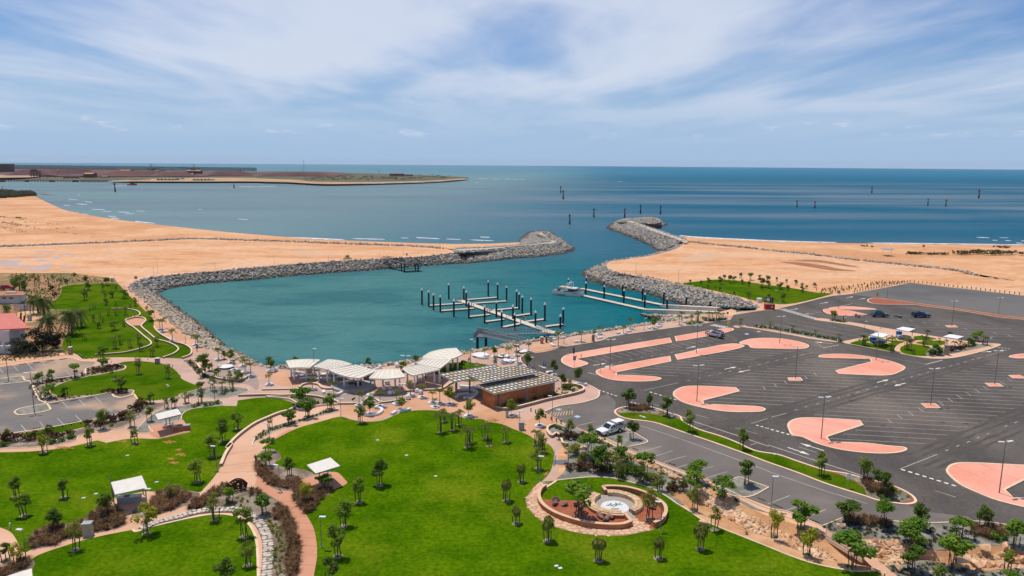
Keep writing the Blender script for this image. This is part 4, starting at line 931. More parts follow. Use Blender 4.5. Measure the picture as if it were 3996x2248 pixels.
sea_wall('low grey rock wall between the western beach and the sand flat',SEAW_L,6,3.4,1.25)
sea_wall('low grey rock wall behind the eastern beach','K 1740 112 1900 130 2300 170 L 0 200 400 240 800 288 1200 330 1600 370 1900 405 2060 448',7,3.0,1.15)
rnd=random.Random(5)
r=root('scattered_rocks',label='short broken line of brown boulders trailing off across the eastern sand',cat='boulders')
for k,(x,y) in enumerate(((2080,455),(2115,450),(2150,468),(2230,475),(2330,485),(2370,493),(2430,500),(2500,508),(2550,512))):
	o=link('boulder',rock_set(M_rocko)[k%8],r,G(P('L',x,y)),rnd.random()*6);o.scale=(2.6,1.6,.7)
def inside(p,poly):
	c=False;j=len(poly)-1
	for i in range(len(poly)):
		a,b=poly[i],poly[j]
		if (a.y>p[1])!=(b.y>p[1]) and p[0]<(b.x-a.x)*(p[1]-a.y)/(b.y-a.y)+a.x:c= not c
		j=i
	return c
def breakwater(label,top,foot,seed,path,single=300):
	"""closed crest outline and closed waterline"""
	r=root('breakwater',label=label,cat='breakwater')
	c,f=line(top,closed=True,n=4),line(foot,z=WATER,closed=True,n=4)
	c.append(c[0].copy());f.append(f[0].copy())
	for p in c:p.z=.3
	MB().sheet(c[:-1],.28).build('crest_fill',M_rubble,r)
	slope_strip(c,f,r);sp=scatter(c,f,seed,1.25,1.0)
	p_=line(path,closed=True,n=4);rq=random.Random(seed);xs=[p.x for p in c];ys=[p.y for p in c]
	for _ in range(2600):
		q=Vector((rq.uniform(min(xs),max(xs)),rq.uniform(min(ys),max(ys)),.45))
		if inside(q,c[:-1]) and not inside(q,p_):sp.append((q,rq.uniform(.8,1.7),(rq.uniform(-.6,.6),rq.uniform(-.6,.6),rq.uniform(0,6.3))))
	MB().sheet(p_,.62).build('crest_path',M_path_grey,r)
	pile_rocks(sp,r,M_rock,M_rockb,single)
M_path_grey=pm('crest_gravel',(.50,.45,.38),(.44,.39,.33),.3)
breakwater('western rock breakwater with its hooked head and gravel crest path','J 2020 190 2300 178 2560 160 K 190 140 300 128 370 115 330 75 250 30 290 18 340 22 400 65 460 110 480 128 430 145 300 160 100 178 J 2400 205 2020 222','J 2020 170 2300 165 2560 150 K 130 128 85 112 80 95 130 55 190 18 260 8 350 12 430 55 520 110 590 160 622 192 560 220 450 242 300 260 150 274 0 284 J 2300 314 2080 332',11,'J 2020 198 2300 186 2560 166 K 200 146 320 134 390 122 340 80 265 32 285 26 335 62 400 108 450 126 400 136 300 146 100 160 J 2400 192 2020 212')
breakwater('eastern rock breakwater with its head bent out to sea','O 1690 735 1560 680 1400 630 1250 570 1160 540 1090 535 1120 520 1200 510 1290 505 1380 498 1440 510 1480 540 1400 552 1300 545 1230 545 1300 570 1420 610 1600 668 1740 715','O 1480 830 1400 780 1250 712 1100 652 1000 615 962 590 1010 548 1080 512 1160 498 1260 492 1370 486 1440 492 1500 530 1542 566 1470 578 1400 588 1380 590 1420 600 1540 640 1680 690 1740 712',12,'O 1700 740 1560 685 1400 632 1250 575 1180 548 1150 535 1190 528 1260 550 1400 605 1570 665 1760 735 1740 755')
# ================================================================ MARINA
def pile(tile,x,ty,by,zb=WATER,dia=.62,label_extra=''):
	b=G(P(tile,x,by),zb);h=height_at(b,P(tile,x,ty)[1])
	return b,h,dia
PILES_A=[('J',1667,577,745),('J',1735,597,765),('J',1783,625,800),('J',1851,645,820),('J',1936,525,690),('J',1987,685,865),('J',2087,558,700),('J',2111,600,760),('J',2137,700,880),('J',2332,497,662),('J',2426,520,690),('J',2516,550,715),('J',2296,745,930),('J',2414,700,870),('J',2467,795,980),('K',41,590,770),('K',65,617,792),('K',98,648,832),('K',185,670,852),('K',324,720,907),('K',508,768,962),('K',230,800,975),('K',22,825,1002),('K',4,742,902),('K',480,837,985)]
PILES_B=[('K',562,475,600),('K',740,455,588),('K',736,508,645),('K',917,487,628),('K',920,543,685),('K',1105,520,672),('K',1118,583,728),('K',1305,557,718),('K',1328,620,775),('K',1517,597,760),('K',1552,667,790),('K',1743,643,800),('K',1792,712,805),('K',1985,687,790)]
tube_me=MB().tube([(0,0,-1.5),(0,0,1)],.31,10).mesh('pile_shaft');tube_me.materials.append(M_black)
cap_me=MB().lathe((0,0,0),[(.36,-.28),(.36,.02),(.19,.34),(.02,.66)],10).mesh('pile_cap');cap_me.materials.append(M_white)
def put_piles(lst,where,group):
	q=sorted(lst,key= lambda t:P(t[0],t[1],0)[0]);n=len(q)
	for k,(tl,x,ty,by) in enumerate(q):
		b,h,_=pile(tl,x,ty,by);h=max(h-.6,2.5)
		r=root('mooring_pile',b,0,'black mooring pile with white cone cap, %s %s'%(ordinal(k,n),where),'pile',group)
		link('shaft',tube_me,r,None,None,(1,1,h));link('cap',cap_me,r,(0,0,h))
put_piles(PILES_A,'at the finger pontoons','mooring piles of the finger pontoons')
put_piles(PILES_B,'along the boat ramp pontoons','mooring piles of the boat ramp pontoons')
def float_piece(name,a,b,w,parent=None,dz=.55):
	"""floating walkway: dark hull, pale deck"""
	a,b=Vector((a.x,a.y,WATER)),Vector((b.x,b.y,WATER));up=Vector((0,0,1))
	o=MB().bar(a+up*(dz/2-.25),b+up*(dz/2-.25),w,dz-.1+.2).build('float_hull',M_float,parent)
	MB().bar(a+up*(dz-.12),b+up*(dz-.12),w+.1,.14).build('deck',M_deck,parent);return o
DZ=WATER+.5
def Wp(tile,x,y):return G(P(tile,x,y),DZ)
r=root('finger_pontoon',Wp('J',2060,715),0,'branching floating pontoon with pale decks in the middle of the basin','pontoon');r.location=(0,0,0)
float_piece('spine',Wp('J',2045,698),Wp('K',400,1022),2.4,r)
for tl,x0,y0,x1,y1 in (('J',1740,750,2075,728),('J',1850,803,2190,778),('J',2140,862,2345,840),('J',2300,912,2490,888),('J',2470,968,2650,932),('J',2115,692,2430,668),('J',2180,730,2515,705),('J',2335,802,2640,772),('K',0,858,185,832),('K',130,912,322,886),('K',325,962,505,938)):
	float_piece('finger',Wp(tl,x0,y0),Wp(tl,x1,y1),1.25,r)
MB().box((*Wp('K',400,1022).xy,WATER+.3),(6.5,3.2,.55),R(-25)).build('landing',M_deck,r)
# service pedestals and fire hose reels on the pontoon
for k,(tl,x,y,what) in enumerate((('J',2041,705,'r'),('J',2165,770,'r'),('J',2316,790,'r'),('J',2322,830,'r'),('J',2513,870,'r'),('K',112,905,'r'),('K',292,958,'r'),('K',461,1000,'r'),('J',2058,720,'g'),('J',2098,690,'g'),('J',2184,772,'g'),('J',2348,835,'g'),('J',2338,800,'g'),('J',2540,865,'g'),('K',82,935,'g'),('K',135,910,'g'),('K',320,960,'g'))):
	p=G(P(tl,x,y),DZ)
	if what=='r':
		rr=root('hose_reel',p,0,'red fire hose reel on the finger pontoon, %s'%['at its far end','second along','by the third right finger','by the third left finger','at the middle branch','by the fourth right finger','by the fifth right finger','at the gangway landing'][k],'hose reel','fire hose reels')
		MB().box((0,0,.5),(.12,.12,1.0)).build('post',M_red,rr);MB().tube([(-.14,0,1.15),(.14,0,1.15)],.42,10).build('reel',M_red,rr)
	else :
		rr=root('service_pedestal',p,0,'slim grey service pedestal on the finger pontoon, %s from its far end'%['nearest','second','third','fourth','fifth','sixth','seventh','eighth','last'][k-8],'pedestal','service pedestals')
		MB().box((0,0,.55),(.24,.24,1.1)).build('body',M_lgrey,rr);MB().box((0,0,1.14),(.3,.3,.08)).build('cap',M_grey,rr)
# boat ramp pontoons
for lab,pts in (('nearer long pontoon running from the boat to the ramp',('K 705 648','K 1330 788','K 1700 815','K 2050 838')),('farther long pontoon beside the rock revetment',('K 690 580','K 1500 742','K 1700 765','K 2060 790'))):
	r=root('ramp_pontoon',(0,0,0),0,lab,'pontoon');q=[Wp(*(t if t.isalpha() else float(t) for t in s.split())) for s in pts]
	d=(q[1]-q[0]);nseg=9
	for k in range(nseg):float_piece('section',q[0].lerp(q[1],k/nseg),q[0].lerp(q[1],(k+.96)/nseg),2.1,r)
# fixed concrete part rising to the ramp head
	a,b,c_=q[1],G(P(*('K',*([1700,800] if 'nearer' in lab else [1700,752]))),-1.6),G(P(*('K',*([2060,815] if 'nearer' in lab else [2075,772]))),0)
	for u,v,nm in ((a,b,'ramp_wall'),(b,c_,'ramp_wall')):
		dirv=(v-u);nn=Vector((-dirv.y,dirv.x,0)).normalized()*1.0
		MB().add([u-nn,v-nn,v+nn,u+nn,(u-nn)-Vector((0,0,4)),(v-nn)-Vector((0,0,4)),(v+nn)-Vector((0,0,4)),(u+nn)-Vector((0,0,4))],[(0,1,2,3),(4,5,1,0),(5,6,2,1),(6,7,3,2),(7,4,0,3)]).build(nm,M_deck,r)
ra=[G(P('K',1700,800),WATER-.6),G(P('K',1620,760),WATER-.6),G(P('K',2080,780),.012),G(P('K',2250,815),.012),G(P('K',2080,852),.012),G(P('K',1750,872),-1.2),G(P('K',1480,835),WATER-.6)]
mb=MB();mb.add(ra,[(0,2,1),(0,3,2),(0,4,3),(0,5,4),(0,6,5)]);structure('boat_ramp',mb,pm('ramp_concrete',(.50,.42,.33),(.42,.35,.28),.3))
r=root('rock_spit',label='low dark rock spit beside the boat ramp',cat='rock spit')
pile_rocks([(p,s,e) for p,s,e in scatter(line('K 1480 855 1600 862 1750 880',z=-1.2),line('K 1280 842 1330 862 1390 885 1480 905 1640 905',z=-3.9),21,1.0,1.0)]+scatter(line('K 1480 858 1750 878',z=-1.0),line('K 1500 895 1720 892',z=-.3),22,.9),r,M_rockt,M_rockb,150)
# gangways: truss bridges
def truss(parent,a,b,w,h,n,m=M_lgrey):
	a,b=Vector(a),Vector(b);d=(b-a).normalized();nn=Vector((-d.y,d.x,0)).normalized()*(w/2);up=Vector((0,0,h))
	MB().bar(a,b,w,.12).build('deck',M_grey,parent)
	for s,nm in ((-1,'truss_side'),(1,'truss_side')):
		o=nn*s;mb=MB()
		mb.bar(a+o,b+o,.12,.2).bar(a+o+up,b+o+up,.14,.14)
		for k in range(n+1):
			p=a.lerp(b,k/n)+o;mb.bar(p,p+up,.08,.08)
			if k<n:mb.bar(p,a.lerp(b,(k+1)/n)+o+up,.07,.07)
		mb.build(nm,m,parent)
pl=G(P('F',2235,300),-.2)
pl=G(P('h',240,520),-.6);plz=.0
plat=Vector((pl.x+1.6,pl.y+1.0,.0))
r=root('gangway_platform',(plat.x,plat.y,0),0,'grey steel landing platform on two dark piles where the gangways meet','platform')
MB().box((0,0,-.15),(3.6,3.4,.3),R(-20)).build('deck',M_grey,r)
for dx in (-1.2,1.1):MB().tube([(dx,-1.0,-6),(dx,-1.0,-.3)],.36,10).build('pile',M_black,r)
MB().box((0,1.5,.9),(3.2,.08,1.5),R(-20)).build('mesh_screen',M_lgrey,r);MB().box((-1.7,0,.6),(.08,3.0,1.2),R(-20)).build('railing',M_lgrey,r)
shore=G(P('h',1400,660),.1);r=root('gangway',(0,0,0),0,'grey truss gangway from the promenade out to the landing platform','gangway')
truss(r,plat+Vector((1.0,-.6,0)),shore,2.0,1.5,24)
lnd=G(P('h',2090,385),DZ+.2);r=root('gangway',(0,0,0),0,'grey truss gangway sloping down to the finger pontoon','gangway')
truss(r,plat+Vector((1.2,.9,0)),lnd,2.0,1.5,22)
# old dark jetty on the far revetment
r=root('dark_jetty',(0,0,0),0,'dark steel viewing jetty standing off the far rock revetment','jetty')
ja,jb=G(P('m',300,420),.3),G(P('m',1340,660),-.2)
truss(r,ja,jb,2.2,1.3,16,M_dark)
c0,c1,c2,c3=(G(P('m',x,y),-.2) for x,y in ((1330,680),(2420,640),(2300,400),(1400,440)))
# square platform on four piles with upper deck, lower walkway and rails
f0=G(P('m',1400,1180),WATER);f1=G(P('m',2180,1130),WATER);dv=(f1-f0);dn=Vector((-dv.y,dv.x,0)).normalized()*4.0
for p in (f0,f1,f0+dn,f1+dn):MB().tube([(p.x,p.y,-6),(p.x,p.y,-.3)],.3,8).build('pile',M_dark,r)
MB().prism([f0-dv*.08-dn*.15,f1+dv*.2-dn*.15,f1+dv*.2+dn*1.15,f0-dv*.08+dn*1.15],-.45,-.15).build('deck',M_dark,r)
MB().bar(Vector((f0 .x,f0 .y,-2.6))-dv*.05,Vector((f1 .x,f1 .y,-2.6))+dv*.15,.8,.2).build('lower_walkway',M_dark,r)
for q0,q1 in ((f0-dv*.08-dn*.15,f1+dv*.2-dn*.15),(f0-dv*.08+dn*1.15,f1+dv*.2+dn*1.15),(f1+dv*.2-dn*.15,f1+dv*.2+dn*1.15)):
	mb=MB()
	for z in (.4,.95):mb.bar((q0 .x,q0 .y,z),(q1 .x,q1 .y,z),.07,.07)
	for k in range(8):p=q0 .lerp(q1,k/7);mb.bar((p.x,p.y,-.2),(p.x,p.y,.95),.06,.06)
	mb.build('railing',M_dark,r)
# ---------------------------------------------------------------- the moored motor boat
def motor_boat():
	st,bo=G(P('a',195,430),WATER),G(P('a',955,505),WATER)
	L_=(bo-st).length;ang=math.atan2((bo-st).y,(bo-st).x)
	r=root('motor_boat',st,ang,'white motor boat with raised arch moored at the pontoon end','boat')
	B=3.7;H0=1.25
	secs=[(.0,.86,H0*.95,-.3),(.15,.95,H0*.95,-.4),(.4,1.0,H0*1.0,-.45),(.65,.93,H0*1.15,-.45),(.82,.70,H0*1.32,-.4),(.93,.38,H0*1.5,-.3),(1.0,.03,H0*1.66,.3)]
	mb=MB()
	for u,wf,zt,zb in secs:
		x=u*L_-(0 if u>0 else 0);w=B/2*wf
		mb.v+=[(x,w,zt),(x-.1*u,w*.96,zt*.55),(x-.4*u,w*.78,.0),(x-.9*u,.02,zb),(x-.4*u,-w*.78,.0),(x-.1*u,-w*.96,zt*.55),(x,-w,zt)]
	for i in range(len(secs)-1):
		for k in range(6):mb.f.append((i*7+k,i*7+k+1,(i+1)*7+k+1,(i+1)*7+k))
	mb.f.append(tuple(range(7)))
	mb.build('hull',M_boat,r)
# sheer stripe
	mb=MB()
	for s in (1,-1):
		o=len(mb.v)
		for u,wf,zt,zb in secs[2:]:
			w=B/2*wf+.025
			mb.v+=[(u*L_+.02,s*w,zt+.04),(u*L_+.02,s*w,zt-.2)]
		for i in range(len(secs)-3):mb.f.append((o+i*2,o+i*2+2,o+i*2+3,o+i*2+1))
	mb.build('rub_rail',pm('maroon_stripe',(.10,.035,.03)),r)
	dk=[(u*L_-.02,B/2*wf*.97,zt-(.5 if u<.42 else .06)) for u,wf,zt,zb in secs]
	mb=MB();n=len(dk)
	mb.v+=dk+[(x,-y,z) for x,y,z in dk]
	for i in range(n-1):mb.f.append((i,i+n,i+1+n,i+1))
	mb.build('deck',M_deckw,r)
	x0=L_*.40;x1=L_*.80
	cab=MB().add([(x0,-1.35,.7),(x1,-1.15,.9),(x1,1.15,.9),(x0,1.35,.7),(x0,-1.3,2.05),(x1-.5,-1.0,2.0),(x1-.5,1.0,2.0),(x0,1.3,2.05)],[(0,1,5,4),(1,2,6,5),(2,3,7,6),(3,0,4,7),(4,5,6,7)])
	c_=cab.build('cabin',M_boat,r)
	MB().add([(x0+1.6,-1.345,1.45),(x1-.12,-1.12,1.4),(x1-.12,1.12,1.4),(x0+1.6,1.345,1.45),(x0+1.6,-1.36,1.95),(x1-.38,-1.06,1.92),(x1-.38,1.06,1.92),(x0+1.6,1.36,1.95)],[(0,1,5,4),(1,2,6,5),(2,3,7,6)]).build('windscreen',M_glass,c_)
	MB().box(((x0+x1)/2-.3,0,2.16),(x1-x0,2.9,.16),0,.9).build('cabin_roof',M_boat,r)
	MB().box((x0-.9,0,2.25),(2.9,3.0,.07)).build('awning',pm('tan_canvas',(.62,.44,.27),(.55,.38,.22),1.0),r)
	for y in (-1.3,1.3):MB().tube([(x0-2.2,y,.4),(x0-2.2,y,2.25)],.035,5).build('awning_post',M_white,r)
	arch=MB()
	for y in (-1.15,1.15):arch.tube([(x0+.2,y,2.1),(x0+.9,y*.95,3.0),(x0+1.5,y*.85,3.55),(x0+2.6,y*.8,3.55),(x0+2.8,y*.85,2.25)],[.16,.16,.15,.13,.12],6)
	arch.tube([(x0+1.8,-1.0,3.58),(x0+1.8,1.0,3.58)],.14,6).build('radar_arch',M_boat,r)
	for y in (-.6,.0,.6):MB().lathe((x0+1.9,y,3.66),[(.16,0),(.18,.12),(.1,.3)],8).build('antenna',M_boat,r)
	mb=MB()
	for s in (1,-1):mb.tube([(L_*.72,s*1.25,2.0),(L_*.85,s*1.05,2.3),(L_*.97,s*.3,2.7)],.025,5)
	mb.build('bow_rail',M_lgrey,r)
	MB().box((2.0,.2,1.3),(1.2,1.0,.6)).build('engine_box',M_dark,r)
	for y in (-1.3,-.4,.5):MB().box((1.5,y,1.2),(.6,.5,.5)).build('deck_locker',M_whitec,r)
# name on the bow, as thin strokes like handwriting
	mb=MB();rn=random.Random(3);y=-B/2*.9
	for k in range(26):
		x=L_*.66+k*.085
		if k==12:continue
		yy=-(B/2)*(.965-.25*max(0,(x/L_-.65)/.17))-.02
		mb.box((x,yy,.98+.05*math.sin(k*2.1)),(.05,.03,.10+.09*rn.random()))
	mb.build('hull_lettering',M_dark,r)
	d=root('dinghy',st+Vector((1.2,-2.5,0)),ang,'small tan dinghy tied alongside the white motor boat','dinghy')
	mb=MB()
	for u,w in ((0,.6),(.5,.7),(.85,.45),(1,.05)):
		x=u*3.2;mb.v+=[(x,w,.45),(x,w*.7,.05),(x,-w*.7,.05),(x,-w,.45)]
	for i in range(3):
		for k in range(3):mb.f.append((i*4+k,i*4+k+1,(i+1)*4+k+1,(i+1)*4+k))
	mb.f.append((0,1,2,3));mb.build('hull',pm('dinghy_tan',(.36,.22,.13),(.28,.16,.10),1),d)
	MB().box((1.2,0,.36),(.25,1.2,.05)).build('thwart',M_timber,d)
M_boat=pm('gelcoat',(.78,.76,.72),(.72,.69,.64),.8,rough=.3,spec=.5)
M_deckw=pm('boat_deck',(.60,.58,.54),(.50,.48,.44),1.0)
motor_boat();bpy.data.objects['motor_boat'].scale=(1,1.1,1.42)
# ---------------------------------------------------------------- channel markers in the sea
def marker(tile,x,ty,by,m,label,arms=False):
	b=G(P(tile,x,by),WATER);h=height_at(b,P(tile,x,ty)[1]);w=h*.055
	r=root('channel_marker',b,0,label,'channel marker','channel markers')
	MB().tube([(0,0,-1),(0,0,h*.32)],w*1.25,8).build('pile',M_dark if m is not M_green else M_green,r)
	MB().tube([(0,0,h*.3),(0,0,h*.8)],w*.85,8).build('column',m,r)
	MB().lathe((0,0,h*.76),[(w*1.2,0),(w*2.1,h*.03),(w*2.1,h*.12),(w*.8,h*.14),(w*.8,h*.24)],8).build('lantern',m,r)
	MB().bar((w*1.6,0,0),(w*1.6,0,h*.55),w*.5,w*.5).build('ladder',M_dark,r)
	if arms:MB().bar((-w*4,0,h*.95),(w*4,0,h*.95),w*.6,w*.6).build('platform',m,r)
M_mred=pm('marker_red',(.30,.03,.05),(.22,.025,.04),.6)
M_mgreen=pm('marker_green',(.0,.13,.10),(.0,.09,.08),.6)
M_mrust=pm('marker_rust',(.10,.07,.08),(.16,.08,.06),.6)
for a in (('O',573,452,555,M_mgreen,'green channel marker nearest the western breakwater head'),('O',816,390,485,M_mgreen,'green channel marker left of the red one off the breakwater'),('O',1125,393,487,M_mred,'red channel marker just behind the eastern breakwater head'),('O',1285,354,447,M_mgreen,'green channel marker beyond the eastern breakwater head'),('O',1485,364,455,M_mred,'red channel marker right of the eastern breakwater head'),('O',484,168,242,M_mrust,'dark channel marker, farther of the close pair offshore'),('O',508,210,305,M_mrust,'dark channel marker, nearer of the close pair offshore'),('P',291,310,386,M_mgreen,'green channel marker left of a red one in the eastern sea'),('P',471,318,393,M_mred,'red channel marker right of the green one in the eastern sea'),('P',1044,170,242,M_mrust,'lone dark channel marker far out in the eastern sea'),('P',1607,296,367,M_mgreen,'green channel marker in the right-hand pair of the eastern sea'),('P',1788,303,377,M_mred,'red channel marker in the right-hand pair of the eastern sea'),('P',2119,206,295,M_mred,'rust red channel marker farthest to the right',True),('M',1157,394,488,M_mrust,'grey channel marker beside the red tugboat',True),('M',2352,382,451,M_mrust,'thin grey channel marker off the grey quay wall'),('M',27,428,462,M_mrust,'tiny dark marker off the scrubby point')):
	marker(*a)
# ================================================================ PLAZA: WHITE CANOPIES
M_slat=pm('white_slat',(.83,.77,.66),(.79,.72,.60),.8,rough=.6)
M_slatgap=pm('slat_gap_shade',(.62,.54,.43),(.56,.48,.38),1.0)  # tan tray colour stands in for the shadow lines between slats
M_col=pm('white_column',(.72,.72,.74),(.66,.66,.68),1.0,rough=.5)
CZ=3.45
CAN=[('trapezoid white slatted canopy at the far left of the plaza','b 115 440 300 415 500 405 750 402 950 415','b 205 612 330 603 450 600 570 602 690 607',6,7),('second white slatted canopy from the left with a curved back','b 1160 405 1350 420 1500 445 1620 480 1750 522','b 810 578 880 595 950 608 1060 630 1165 655',6,8),('third white slatted canopy from the left, broad and pointed at the front','b 1850 540 1950 570 2050 605 2200 645 2380 680','b 1178 652 1300 715 1500 790 1700 840 1950 870',6,9),('middle white slatted canopy with a straight front edge','c 160 662 430 652 690 656','c -54 872 400 886 835 840',6,8),('white slatted canopy lowest of the right-hand stepped three','c 1180 540 1450 588 1712 650','c 785 622 900 730 1040 805',6,8),('white slatted canopy in the middle of the right-hand stepped three','c 1290 400 1650 395 2005 396','c 1155 508 1430 565 1720 622',7,6),('white slatted canopy farthest back with a rounded left end','c 1320 320 1500 215 1800 145 2120 116','c 1300 382 1640 386 1990 384 2265 280',8,6)]
CANROOT=[]
for lab,bs,fs,nu,nv in CAN:
	bk,fr=resample(line(bs,z=CZ,n=6),25),resample(line(fs,z=CZ,n=6),25)
	r=root('canopy',(0,0,0),0,lab,'canopy','white slatted canopies on the plaza')
	def at(u,v,z):
		k=min(int(u*24),23);t=u*24-k
		p=bk[k].lerp(bk[k+1],t).lerp(fr[k].lerp(fr[k+1],t),v);return Vector((p.x,p.y,z))
	out=bk+fr[::-1]
	cen=sum(out,Vector())/len(out);CANROOT.append((cen,r,out))
	MB().prism(out,CZ-.22,CZ-.08).build('roof_tray',M_slatgap,r)
	MB().strip(out,.22,CZ-.26,CZ+.04,True).build('rim',M_slat,r)
	for k in range(nu+1):
		u=min(max(k/nu,.01),.99);a,b=at(u,.01,CZ-.02),at(u,.99,CZ-.02);MB().bar(a,b,.16,.16).build('rib',M_slat,r)
	for k in range(nu):
		for q in range(nv):
			u0,u1=(k+.06)/nu,(k+.94)/nu;v0,v1=(q+.14)/nv,(q+.84)/nv;z=CZ-.045
			c4=[at(u0,v0,z),at(u1,v0,z),at(u1,v1,z),at(u0,v1,z)]
			MB().add(c4+[Vector((p.x,p.y,z-.05)) for p in c4],[(3,2,1,0),(0,1,5,4),(1,2,6,5),(2,3,7,6),(3,0,4,7)]).build('slat',M_slat,r)
col_me=MB().lathe((0,0,0),[(.19,0),(.21,CZ*.45),(.12,CZ-.2)],10).mesh('column',True);col_me.materials.append(M_col)
for tl,x,y in [('b',a,b) for a,b in ((240,832),(317,958),(620,948),(828,800),(945,968),(1150,1018),(1218,880),(1318,1082),(1573,1162),(1805,985),(1630,930),(1915,1152),(1995,1060),(2235,1080),(2330,1130),(2540,1060))]+[('c',a,b) for a,b in ((75,1130),(285,1050),(595,1060),(710,1212),(905,1090),(1085,1182),(1153,1000),(1285,950),(1410,872),(1577,1072),(1708,1020),(1893,728),(1928,716),(2040,625),(2162,682))]:
	g_=G(P(tl,x,y));pr=min(CANROOT,key= lambda c:(c[0].xy-g_.xy).length)[1]
	link('column',col_me,pr,g_)
# ================================================================ AMENITIES BUILDING (rammed earth walls, chequered roofs)
M_rc=[pm('roof_cream',(.68,.62,.52)),pm('roof_pale',(.52,.49,.45)),pm('roof_orange',(.62,.40,.22)),pm('roof_yellow',(.74,.60,.30)),pm('roof_white',(.66,.63,.59))]
M_rgrid=pm('roof_grid',(.24,.225,.20),(.19,.18,.165),1.5,rough=.6)
bld=root('amenities_building',(0,0,0),0,'low rammed earth amenities building with chequered coloured roofs on the plaza','building')
ROOFS=[('d 390 612 735 770 1990 515 1620 380',3.35,16,5),('d 200 395 530 555 1600 345 1235 225',4.35,15,5),('d -319 394 -23 540 1040 350 740 212',3.9,14,4)]
rn=random.Random(12)
for s,z,nl,nw in ROOFS:
	c4=ground(s,z)
	def at(u,v,dz):
		p=c4[0].lerp(c4[3],u).lerp(c4[1].lerp(c4[2],u),v);return Vector((p.x,p.y,z+dz))
	mid=sum(c4,Vector())/4
	rf=MB().prism(c4,z-.16,z-.10).build('roof',M_rgrid,bld)
	MB().strip(c4,.10,z-.24,z+.02,True).build('fascia',M_roofcol,rf)
	for k in range(nl+1):MB().bar(at(k/nl,0,0),at(k/nl,1,0),.11,.12).build('roof_bar',M_rgrid,rf)
	for k in range(nw+1):MB().bar(at(0,k/nw,.004),at(1,k/nw,.004),.11,.12).build('roof_bar',M_rgrid,rf)
	for k in range(nl):
		for q in range(nw):
			a=[at((k+.11)/nl,(q+.11)/nw,-.05),at((k+.89)/nl,(q+.11)/nw,-.05),at((k+.89)/nl,(q+.89)/nw,-.05),at((k+.11)/nl,(q+.89)/nw,-.05)]
			MB().add(a,[(3,2,1,0)]).build('roof_panel',rn.choices(M_rc,(3,3,3,2,3))[0],rf)
wl_,wf,wr=G(P('d',565,985)),G(P('d',735,1078)),G(P('d',1905,785))
dl=(wr-wf);dwd=(wl_-wf)
wbx=[wf,wr,wr+dwd*1.25,wf+dwd*1.25]
MB().prism([wf-dwd*.0,wr,wr+dwd*1.3,wf+dwd*1.3],0,3.1).build('wall',M_brick,bld)
for k in range(1,8):
	z=k*.39;MB().strip([wf+dwd*1.3,wf,wr,wr+dwd*1.3],.06,z,z+.02+.02*(k%2),False).build('earth_course',M_brick,bld)
for x,y,z in ((540,930,3.2),(835,1062,3.2),(1360,962,3.2),(1862,835,3.2),(10,835,3.7),(262,792,3.7)):
	p=G(P('d',x,y));MB().tube([(p.x,p.y,0),(p.x,p.y,z)],.17,10).build('column',M_grey,bld)
for x,y in ((1785,1172),(2120,1345),(2465,1282)):
	p=G(P('c',x,y));MB().tube([(p.x,p.y,0),(p.x,p.y,3.7)],.17,10).build('column',M_grey,bld)
# ================================================================ WALLS AND KERBS OF THE PLAZA
def wall(name,label,s,w=.35,h=.45,m=None,cap=True,n=6,z0=.0):
	pts=line(s,n=n);r=root(name,(0,0,0),0,label,'wall')
	MB().strip(pts,w,z0,h-(.07 if cap else 0)).build('wall_body',m or M_greyw,r)
	if cap:MB().strip(pts,w+.06,h-.07,h).build('coping',M_kerb,r)
	return r
M_greyw=pm('grey_cut_stone',(.34,.27,.215),(.25,.20,.16),1.5,fine=.3,fscale=4)
wall('garden_wall','curved cream capped wall beside the path on the west lawn','F 400 972 412 985 395 1007 330 1047 250 1067 100 1127 0 1172 E 2440 1265 2340 1355 2280 1435 A 2330 135 2270 235 2222 347',.4,.5)
wall('garden_wall','stone garden wall round the amenities building bed','d 745 1066 860 1092 1000 1102 1400 1012 1800 907 2300 797 2450 745 2465 692 2400 655 2240 622 2050 625',.35,.6)
wall('garden_wall','winding cream wall below the left canopies','b 440 1130 520 1060 640 1030 800 1030 920 1055 980 1110 1050 1150 1300 1165 1500 1190 1750 1225 1950 1225 2150 1150 2350 1085',.4,.4)
wall('garden_wall','cream wall curving under the right-hand canopies','c 715 1245 900 1218 1100 1205 1300 1195 1480 1188 1730 1172 1850 1120 1930 1060 2060 992',.35,.4)
wall('garden_wall','cream edged wall of the planting bed beside the central plaza','E 1985 530 1975 560 2010 620 2080 690 2180 720 2300 740 2420 742 2490 705',.3,.5)
wall('garden_wall','short curved wall at the head of the native garden','G 440 1195 385 1205 352 1230 358 1275 395 1310 C 440 30 490 92 512 135 560 140',.3,.55)
wall('terrace_wall','long snaking cream terrace wall on the north lawn','I 1120 792 1250 792 1350 807 1402 832 1400 860 1330 885 1270 902 1282 942 1350 987 1450 1072 1518 1132 1510 1160 1400 1200 1250 1235 960 1258',.3,.45)
wall('terrace_wall','second cream terrace wall right of the turning pad','I 1330 876 1430 882 1466 912 1432 950 1420 968 1500 1042 1580 1102 1700 1137 1782 1182 1792 1210 1740 1250 1640 1285',.3,.45)
wall('terrace_wall','low cream wall between the north lawn and the promenade','I 1548 975 1562 1002 1602 1042 1682 1092 1762 1132 1852 1157 1912 1192 1928 1225 1908 1262 1832 1290',.3,.5)
wall('terrace_wall','straight cream retaining edge below the plaza steps','F 60 832 250 828 450 826',.3,.3)
wall('terrace_wall','cream retaining wall above the shrub bed by the west lawn','F -180 895 0 890 200 888 400 890 600 905 780 945 830 968',.3,.45)
wall('terrace_wall','cream edge joining the plaza bed to the small bed','F 825 975 1000 972 1060 965 1130 915 1200 930 1255 962 1440 940',.28,.35)
